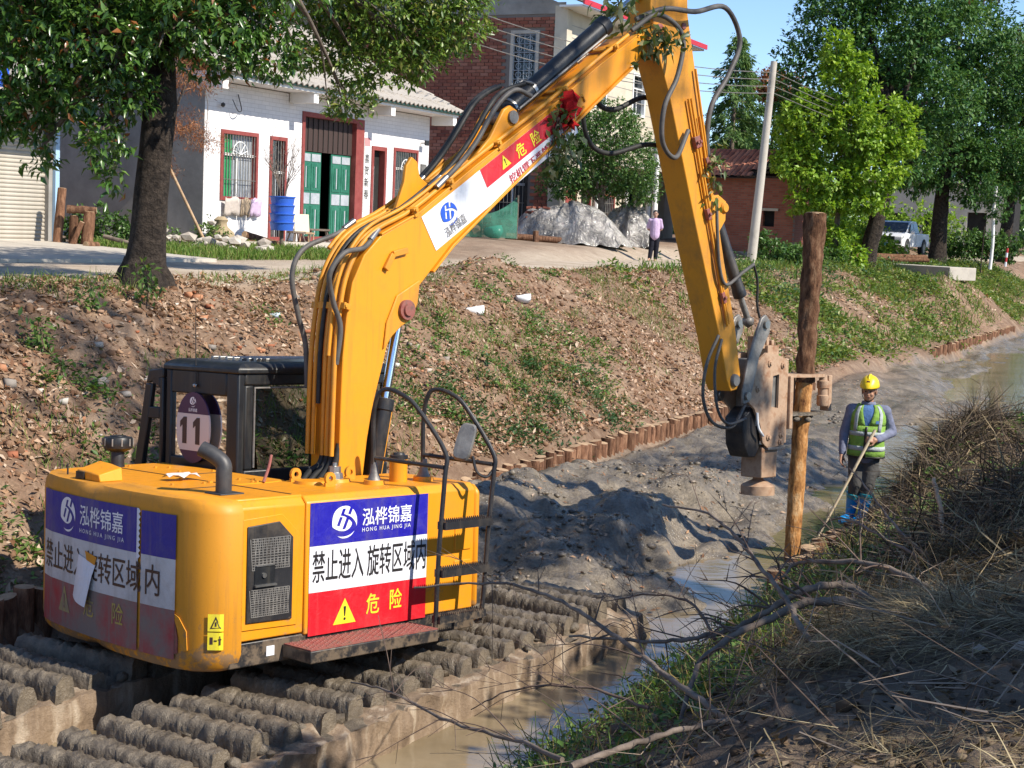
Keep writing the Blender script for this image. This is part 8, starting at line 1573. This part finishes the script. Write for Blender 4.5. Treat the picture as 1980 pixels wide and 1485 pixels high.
# yard of the white house
def up_log(label, x, y, h, r, dx=0.0, dy=0.0): return log(label, ground_at(x, y, 0.02), (x + dx, y + dy, zg(x, y) + h), r, 'post_bark', 'logs by the shutter')
up_log('tallest upright log leaning on the roller shutter', -9.35, 31.6, 1.15, 0.10, 0.06, 0.1); up_log('short upright log right of the tall log', -9.0, 31.5, 0.62, 0.10, 0.02); up_log('thick short log with a forked top', -8.72, 31.5, 0.72, 0.13, 0.05); up_log('slanting log between the two short logs', -8.98, 31.35, 0.5, 0.06, 0.2)
log('log laid across the top of the short logs', (-9.1, 31.4, zg(-9, 31.4) + 0.75), (-8.55, 31.55, zg(-9, 31.4) + 0.74), 0.085, 'post_bark'); log('small log lying in front of the upright logs', ground_at(-8.6, 31.0, 0.07), ground_at(-8.45, 31.3, 0.07), 0.08, 'post_bark'); log('bent pale pole lying right of the upright logs', ground_at(-8.4, 31.6, 0.25), ground_at(-7.3, 31.3, 0.08), 0.045, 'branch')
p0 = (-8.35, 35.0, 5.55); log('long pale bamboo pole leaning on the corner of the white house', ground_at(-7.05, 35.4, 0.0), p0, 0.035, 'post_top', None, 'pole', 'bamboo_pole')
rb_ = thing('rubble_pile', 'pale rubble pile at the left front corner of the white house', 'rubble', ground_at(-7.2, 34.8)); b = MB()
for k in range(60): r_ = random.Random(k); b.blob((r_.gauss(0, 0.7), r_.gauss(0, 0.35), abs(r_.gauss(0, 0.16))), r_.uniform(0.06, 0.18), 1, 0.5, (1.2, 1, 0.7), 0, k)
o = b.build('rubble', varied('pale_rubble', (0.36, 0.31, 0.26), (0.52, 0.47, 0.40), 3, 0.95, 0.3), rb_); o['kind'] = 'stuff'
sk = thing('sack', 'tan knotted sack standing on the rubble before the left window', 'sack', ground_at(-6.85, 35.9, 0.05)); b = MB(); b.lathe((0, 0, 0), (0, 0, 1), [(0, 0.30), (0.12, 0.36), (0.3, 0.30), (0.42, 0.16), (0.5, 0.13), (0.58, 0.17), (0.66, 0.08)], 16); b.build('bag', cloth('sackcloth', (0.40, 0.31, 0.19)), sk, 60); b = MB(); b.tube([(0.34 * math.cos(a), 0.34 * math.sin(a), 0.14) for a in [k * 0.5 for k in range(14)]], 0.035, 6); b.build('rope', M['post_top'], sk, 60)
for k, (a, c) in enumerate((((-6.5, 37.0), (-5.9, 37.9)), ((-6.35, 36.8), (-5.75, 37.4)), ((-6.45, 37.2), (-6.05, 38.2)))): log(('upper', 'front', 'rear')[k] + ' reddish log of the small pile below the left window', ground_at(*a, 0.30 if k == 0 else 0.10), ground_at(*c, 0.12), 0.09, 'post_bark', 'logs below the window')
# blue crates on a post, with a bare shrub growing from them
tb = thing('crate_stand', 'stack of four translucent blue plastic crates on a wooden post before the house', 'crate stack', ground_at(-5.6, 36.9)); MB().tube([(0, 0, 0), (0, 0, 0.5)], 0.05, 8).build('post', M['bark'], tb, 60)
bl_m = NT('blue_crate_plastic').set((0.03, 0.12, 0.52), 0.35, 0, 0.5)
for k in range(4): b = MB(); b.lathe((0, 0, 0.48 + 0.2 * k), (0, 0, 1), [(0, 0.26), (0.17, 0.29), (0.175, 0.31), (0.20, 0.31)], 20); b.build('crate', bl_m, tb, 40)
bs = thing('bare_shrub', 'bare pale twiggy shrub rising from the blue crates', 'shrub', (-5.6, 36.9, zg(-5.6, 36.9) + 1.26))
for k in range(16):
    r_ = random.Random(k + 50); a = r_.uniform(0, 6.28); l_ = r_.uniform(0.7, 1.5); P = [(0.05 * math.cos(a), 0.05 * math.sin(a), -0.1), (0.14 * math.cos(a), 0.14 * math.sin(a), l_ * 0.4), (0.42 * math.cos(a) * r_.uniform(0.6, 1.3), 0.4 * math.sin(a), l_)]; o = MB().tube(crom(P, 4), [0.014 - 0.0013 * i for i in range(9)], 5).build('stem', M['branch'], bs, 60)
    for q in range(4): s_ = Vector(P[1]).lerp(Vector(P[2]), r_.uniform(0.1, 0.9)); MB().tube([s_, s_ + Vector((r_.uniform(-.25, .25), r_.uniform(-.2, .2), r_.uniform(0.15, 0.4)))], [0.006, 0.002], 4).build('twig', M['branch'], o)
def stool(label, x, y, rz=0.0, h=0.48, w=0.55):
    o = thing('stool', label, 'stool', ground_at(x, y, 0.02), rz, 'stools before the green doors'); MB().span((-w / 2, -0.14, h - 0.05), (w / 2, 0.14, h)).build('seat', M['branch'], o, None, 0.008)
    for sx in (-1, 1):
        for sy in (-1, 1): MB().tube([(sx * (w / 2 - 0.08), sy * 0.09, h - 0.05), (sx * (w / 2 + 0.02), sy * 0.17, 0)], 0.022, 6).build('leg', M['branch'], o)
    for sx in (-1, 1): MB().tube([(sx * (w / 2 - 0.02), -0.14, h * 0.4), (sx * (w / 2 - 0.02), 0.14, h * 0.4)], 0.014, 6).build('stretcher', M['branch'], o)
stool('wooden stool in front of the left green door', -5.1, 39.8, 0.3); stool('smaller wooden stool behind the blue crates', -5.5, 38.6, 0.8, 0.42, 0.4)
ch = thing('chair', 'pale low-backed chair beside the blue crates', 'chair', ground_at(-5.35, 39.0, 0.02), 0.5); MB().span((-0.2, -0.2, 0.36), (0.2, 0.2, 0.40)).build('seat', M['post_top'], ch); b = MB(); b.box((0, 0.22, 0.62), (0.4, 0.03, 0.46), Matrix.Rotation(rad(-12), 3, 'X')); b.build('backrest', NT('cream_plastic').set((0.62, 0.56, 0.40), 0.4), ch, None, 0.01)
for sx in (-0.17, 0.17):
    for sy in (-0.17, 0.17): MB().tube([(sx, sy, 0.36), (sx * 1.1, sy * 1.1, 0)], 0.018, 6).build('leg', M['post_top'], ch)
b = MB(); n = 10
b.add([(0.9 * math.cos(a) * (1 + 0.15 * math.sin(3 * a)), 0.5 * math.sin(a), 0.02 + 0.05 * math.sin(5 * a)) for a in [k * 0.314 for k in range(20)]], [tuple(range(20))]); o = b.build('yellow_sheet', NT('yellow_cloth').set((0.62, 0.50, 0.16), 0.8)); o.location = ground_at(-4.3, 41.0, 0.05); tag(solid(o, 0.02), 'yellow sheet spread on the ground before the green doors', 'sheet')

# ================================================================ BRANCHES AND DEBRIS OF THE NEAR BANK
def branch(label, P, r0, r1, twigs=6, mat='branch', seed=0, tl=0.45, name='fallen_branch'):
    rr = random.Random(seed); o = thing(name, label, 'branch', P[0], 0, 'fallen branches on the near bank'); Q = [Vector(p) - Vector(P[0]) for p in P]; pts = crom(Q, 6); n = len(pts)
    pts = [p + Vector((rr.uniform(-1, 1), rr.uniform(-1, 1), rr.uniform(-1, 1))) * 0.006 for p in pts]; m_ = MB().tube(pts, [(r0 + (r1 - r0) * i / (n - 1)) * (1 + 0.12 * math.sin(i * 2.1)) for i in range(n)], 9, jit=0.06).build('stem', M[mat], o, 60)
    for k in range(twigs):
        i = rr.randrange(n // 6, n - 2); d = (pts[i + 1] - pts[i]).normalized(); s_ = Vector((rr.uniform(-1, 1), rr.uniform(-0.6, 0.6), rr.uniform(-0.5, 1))).normalized(); e = (d * 0.8 * (1 if r0 > r1 else 1) + s_).normalized(); L = tl * rr.uniform(0.5, 1.3); tp = crom([pts[i], pts[i] + e * L * 0.5 + Vector((0, 0, rr.uniform(-0.03, 0.06))), pts[i] + e * L + Vector((0, 0, rr.uniform(-0.14, 0.05)))], 4); rad_ = (r0 + (r1 - r0) * i / n) * 0.42
        tg = MB().tube(tp, [max(0.0016, rad_ * (1 - 0.1 * j)) for j in range(len(tp))], 6).build('twig', M['twig'], o, 60)
        for q in range(3): p = tp[rr.randrange(2, len(tp) - 1)]; MB().tube([p, p + (e + Vector((rr.uniform(-1, 1), rr.uniform(-1, 1), rr.uniform(-1, 0.7)))).normalized() * L * 0.32], [max(0.0014, rad_ * 0.5), 0.0012], 5).build('twiglet', M['twig'], tg)
    return o
branch('long slender branch arching from the lower right over the pontoon to the ladder', [(1.10, 7.00, 1.34), (0.95, 7.40, 1.36), (0.78, 7.80, 1.39), (0.59, 8.20, 1.44), (0.34, 8.60, 1.50), (0.08, 8.90, 1.51), (-0.07, 9.00, 1.50), (-0.54, 9.20, 1.41)], 0.017, 0.006, 9, seed=1)
branch('thick grey branch rising from the straw and bending left towards the pile', [(1.50, 6.90, 1.33), (1.50, 7.10, 1.51), (1.54, 7.40, 1.60), (1.50, 7.60, 1.65), (1.47, 7.90, 1.73), (1.39, 8.30, 1.82), (1.33, 8.70, 1.88), (1.21, 9.20, 1.93), (0.99, 9.80, 1.87)], 0.022, 0.006, 8, seed=2)
branch('thickest bough lying from the vine heap to the water edge', [(2.50, 7.90, 1.58), (2.28, 8.10, 1.62), (2.08, 8.20, 1.61), (1.88, 8.30, 1.64), (1.66, 8.30, 1.63), (1.45, 8.20, 1.56), (1.21, 8.10, 1.46), (1.03, 7.90, 1.36), (0.92, 7.60, 1.15)], 0.034, 0.012, 9, seed=3)
branch('bough running just above the thickest bough and reaching over the puddle', [(2.10, 8.25, 1.60), (1.92, 8.50, 1.68), (1.69, 8.50, 1.655), (1.47, 8.50, 1.52), (1.28, 8.40, 1.44), (1.02, 8.30, 1.40), (0.77, 8.40, 1.35), (0.38, 8.60, 1.31)], 0.026, 0.007, 9, seed=4)
branch('thin upright stick in front of the straw heap', [(1.82, 7.40, 1.36), (1.90, 7.80, 1.48), (1.93, 8.20, 1.57), (1.97, 8.60, 1.63)], 0.011, 0.007, 3, seed=5, tl=0.2)
branch('pale stick lying along the bottom edge', [(0.31, 6.30, 1.36), (0.53, 6.50, 1.38), (0.77, 6.60, 1.43), (1.00, 6.70, 1.46), (1.07, 6.70, 1.45)], 0.016, 0.010, 3, seed=6)
branch('pale bent stick on the dark soil at the lower right', [(0.91, 6.30, 1.40), (1.09, 6.50, 1.44), (1.27, 6.65, 1.49), (1.40, 6.75, 1.51), (1.48, 6.70, 1.48)], 0.011, 0.007, 3, seed=7)
branch('straight pale stick lying at the right edge below the straw heap', [(2.37, 6.90, 1.50), (2.28, 6.90, 1.53), (2.10, 6.95, 1.52), (1.77, 7.05, 1.50)], 0.013, 0.008, 2, seed=8, tl=0.25)
branch('slim branch reaching up from the vine heap across the worker legs', [(2.82, 9.50, 1.53), (2.77, 10.20, 1.56), (2.75, 11.00, 1.62), (2.78, 11.80, 1.69), (2.77, 12.50, 1.76)], 0.014, 0.005, 6, seed=9, tl=0.3)
branch('curved twiggy branch beside the worker boots', [(2.73, 9.80, 1.56), (2.63, 10.50, 1.56), (2.56, 11.30, 1.54), (2.51, 11.80, 1.46), (2.44, 12.00, 1.31)], 0.012, 0.005, 6, seed=10, tl=0.3)
branch('thin dark branch crossing the lower left of the near bank towards the pontoon', [(0.29, 6.60, 1.28), (0.09, 7.00, 1.23), (-0.23, 7.40, 1.17), (-0.56, 8.00, 1.12), (-0.81, 8.30, 1.08)], 0.012, 0.005, 7, seed=11)
branch('forked branch in front of the near timber posts', [(2.47, 8.80, 1.62), (2.26, 9.20, 1.66), (2.01, 9.50, 1.61), (1.87, 9.80, 1.52), (1.78, 9.70, 1.46)], 0.020, 0.009, 8, seed=12)
branch('short stick on the soil right of the bottom edge', [(1.49, 6.20, 1.47), (1.31, 6.40, 1.49), (1.13, 6.50, 1.49)], 0.010, 0.006, 3, seed=13)
branch('twiggy branch tip hanging above the puddle', [(1.15, 8.15, 1.44), (1.05, 8.5, 1.55), (0.85, 8.8, 1.52), (0.6, 9.0, 1.42)], 0.010, 0.003, 9, 'twig', 14, 0.35); branch('fine twigs tangled over the lower left pontoon edge', [(0.75, 7.6, 1.22), (0.45, 7.8, 1.25), (0.1, 7.9, 1.2), (-0.15, 8.0, 1.05)], 0.009, 0.003, 9, 'twig', 15, 0.4)
branch('leaning pale stick standing in the vine heap', [(3.15, 11.00, 1.50), (3.32, 11.80, 1.63), (3.46, 12.50, 1.70)], 0.020, 0.017, 0, 'post_top', 16, name='stick')
b = MB(); vs = []
for i in range(9):
    for j in range(3): f = i / 8; vs.append((2.08 + 0.19 * f, 7.6 - 0.08 * f + 0.012 * j, 1.535 - 0.02 * f + 0.012 * math.sin(i * 1.7) + 0.014 * j))
b.add(vs, [(i * 3 + j, (i + 1) * 3 + j, (i + 1) * 3 + j + 1, i * 3 + j + 1) for i in range(8) for j in range(2)]); tag(b.build('plastic_strip', NT('pale_blue_plastic').set((0.45, 0.68, 0.78), 0.35, 0, 0.5), None, 60), 'torn pale blue plastic strip lying on the straw heap', 'plastic strip')
for k, (x, y, L) in enumerate(((2.38, 7.1, 0.12), (2.25, 7.25, 0.07))):
    V, F = leaf_arrays(np.array([[x, y, zg(x, y) + 0.05]]), np.array([[1.0, -0.4, 0.25]]), np.array([[0, -0.5, 1.0]]), [L], [L * 0.7], 0.12, 0.2); tag(np_mesh('dry_leaf', V, F, varied('dry_pale_leaf', (0.30, 0.24, 0.20), (0.40, 0.33, 0.28), 30, 0.8, 0.2)), ('large pale dead leaf at the right edge below the straw heap', 'smaller curled dead leaf left of the large one')[k], 'leaf', 'dead leaves on the near bank')
# black netting draped on the vine heap, in front of the near posts
nm = MB(); 
def npt(f, g): u_ = -3.4 + 8.5 * f; v_ = -5.02 - 0.75 * g; x, y = xy(u_, v_); return Vector((x, y, zg(x, y) + 0.10 + 0.08 * noise.noise(Vector((f * 9, g * 5, 0)))))
nf, ng = 74, 11
for i in range(nf): nm.tube([npt((i + 0.3 * noise.noise(Vector((i, j, 1)))) / nf, j / ng) for j in range(ng + 1)], 0.005, 4)
for j in range(ng + 1): nm.tube([npt(i / 40, (j + 0.3 * noise.noise(Vector((i, j, 7)))) / ng) for i in range(41)], 0.005 if j else 0.02, 4)
tag(nm.build('black_netting', M['rubber']), 'black netting draped down the heap over the near timber posts', 'netting')

# ================================================================ GREENERY AND RIBBON TIED TO THE ARM
def garland(label, c, n, L, spread, seed, drop=0.0):
    o = thing('leaf_garland', label, 'garland', tuple(c), 0, 'leafy twigs tied to the arm'); r = np.random.default_rng(seed); k = n; P = r.normal(0, 1, (k, 3)) * np.array(spread) - np.array([0, 0, drop]) * r.uniform(0, 1, (k, 1)); D = r.normal(0, 1, (k, 3)) * 0.7 + np.array([0, 0, -0.6]); V, F = leaf_arrays(P, D, unit(r.normal(0, 1, (k, 3)) + np.array([0.4, -0.6, 0.5])), r.uniform(0.6, 1.2, k) * L, r.uniform(0.8, 1.2, k) * L * 0.38, 0.15, 0.2)
    np_mesh('leaves', V, F, leaf_mat('wilting_leaves', [(0.08, 0.13, 0.03), (0.14, 0.18, 0.05), (0.25, 0.27, 0.12), (0.06, 0.10, 0.025), (0.32, 0.32, 0.17)], 0.25, 0.4, 0.4), o)
    for q in range(4): MB().tube([(0, 0, 0), tuple(r.normal(0, 1, 3) * np.array(spread) - np.array([0, 0, drop * 0.6]))], [0.006, 0.003], 5).build('twig', M['twig'], o)
    return o
garland('leafy twigs tied over the danger decal on the boom', mw(2.08, -0.36, 4.18), 120, 0.13, (0.10, 0.05, 0.12), 3, 0.45); garland('leafy twigs tied at the elbow of the arm', mw(3.42, -0.38, 5.16), 130, 0.14, (0.16, 0.06, 0.08), 4, 0.15); garland('leafy twigs on top of the elbow', mw(3.15, -0.15, 5.42), 70, 0.16, (0.12, 0.10, 0.10), 5); garland('leafy twigs tied half way down the stick', mw(4.55, -0.36, 4.05), 70, 0.12, (0.06, 0.04, 0.14), 6, 0.35)
b = MB(); vs = []
for i in range(12):
    for j in range(6): f = i / 11; g = j / 5; p = mw(2.16 + 0.16 * g + 0.05 * math.sin(i * 2.2), -0.36 - 0.06 * math.sin(i * 1.5 + j), 4.44 - 0.34 * f + 0.04 * math.sin(j * 3.0 + i)); vs.append(p)
b.add(vs, [(i * 6 + j, (i + 1) * 6 + j, (i + 1) * 6 + j + 1, i * 6 + j + 1) for i in range(11) for j in range(5)]); tag(solid(b.build('red_ribbon', cloth('red_silk', (0.60, 0.02, 0.02)), None, 60), 0.004), 'crumpled red ribbon tied to the boom above the leafy twigs', 'ribbon')
# white tissue on the engine deck
b = MB(); vs = []
for i in range(6):
    for j in range(4): vs.append(mw(-1.85 + 0.05 * i, 0.10 - 0.05 * j, 1.02 + 0.035 * abs(math.sin(i * 2.1 + j * 1.7))))
b.add(vs, [(i * 4 + j, (i + 1) * 4 + j, (i + 1) * 4 + j + 1, i * 4 + j + 1) for i in range(5) for j in range(3)]); tag(b.build('tissue', M['white_paint'], None, 60), 'crumpled white tissue lying on the engine deck', 'tissue')
for k, (x, y) in enumerate(((0.17, 29.9), (-0.67, 26.6), (-2.6, 21.2), (-3.3, 21.4))):
    b = MB(); b.blob((0, 0, 0.05), (0.14, 0.16, 0.08, 0.07)[k], 2, 0.6, (1.2, 0.9, 0.6)); o = b.build('plastic_litter', M['white_paint'] if k < 2 else NT('pale_litter').set((0.5, 0.55, 0.6), 0.4), None, 60); o.location = ground_at(x, y); tag(o, ('white plastic scrap high on the bank right of the boom', 'grey white plastic bag half way up the bank', 'pale scrap above the cab roof', 'small blue scrap left of the pale scrap')[k], 'litter')
# a few tall weeds that stand out
def weed(label, x, y, h, n, L=0.11):
    o = thing('tall_weed', label, 'weed', ground_at(x, y), 0, 'tall weeds'); MB().tube(crom([(0, 0, 0), (0.03, 0, h * 0.5), (-0.02, 0, h)], 3), [0.01, 0.009, 0.008, 0.007, 0.006, 0.005, 0.004], 5).build('stem', M['twig'], o); k = n; P = np.stack([RNG.normal(0, 0.10, k), RNG.normal(0, 0.08, k), h * (0.15 + 0.9 * RNG.uniform(0, 1, k))], -1); D = rnd_dir(k) + np.array([0, 0, -0.15]); V, F = leaf_arrays(P, D, np.array([[0, -0.3, 1.0]]).repeat(k, 0) + rnd_dir(k) * 0.4, L * RNG.uniform(0.6, 1.2, k), L * 0.42 * RNG.uniform(0.7, 1.2, k)); np_mesh('leaves', V, F, weed_m, o)
weed('tall bright green weed on the bank left of the cab', -4.62, 19.4, 0.55, 90); weed('leafy weed low on the bank at the left edge', -5.1, 16.6, 0.35, 80); weed('leafy weed on the bank below the camphor tree at the left', -5.0, 18.3, 0.3, 70); weed('green plant on the pontoon deck near its front', 0.35, 12.75, 0.16, 26, 0.12)
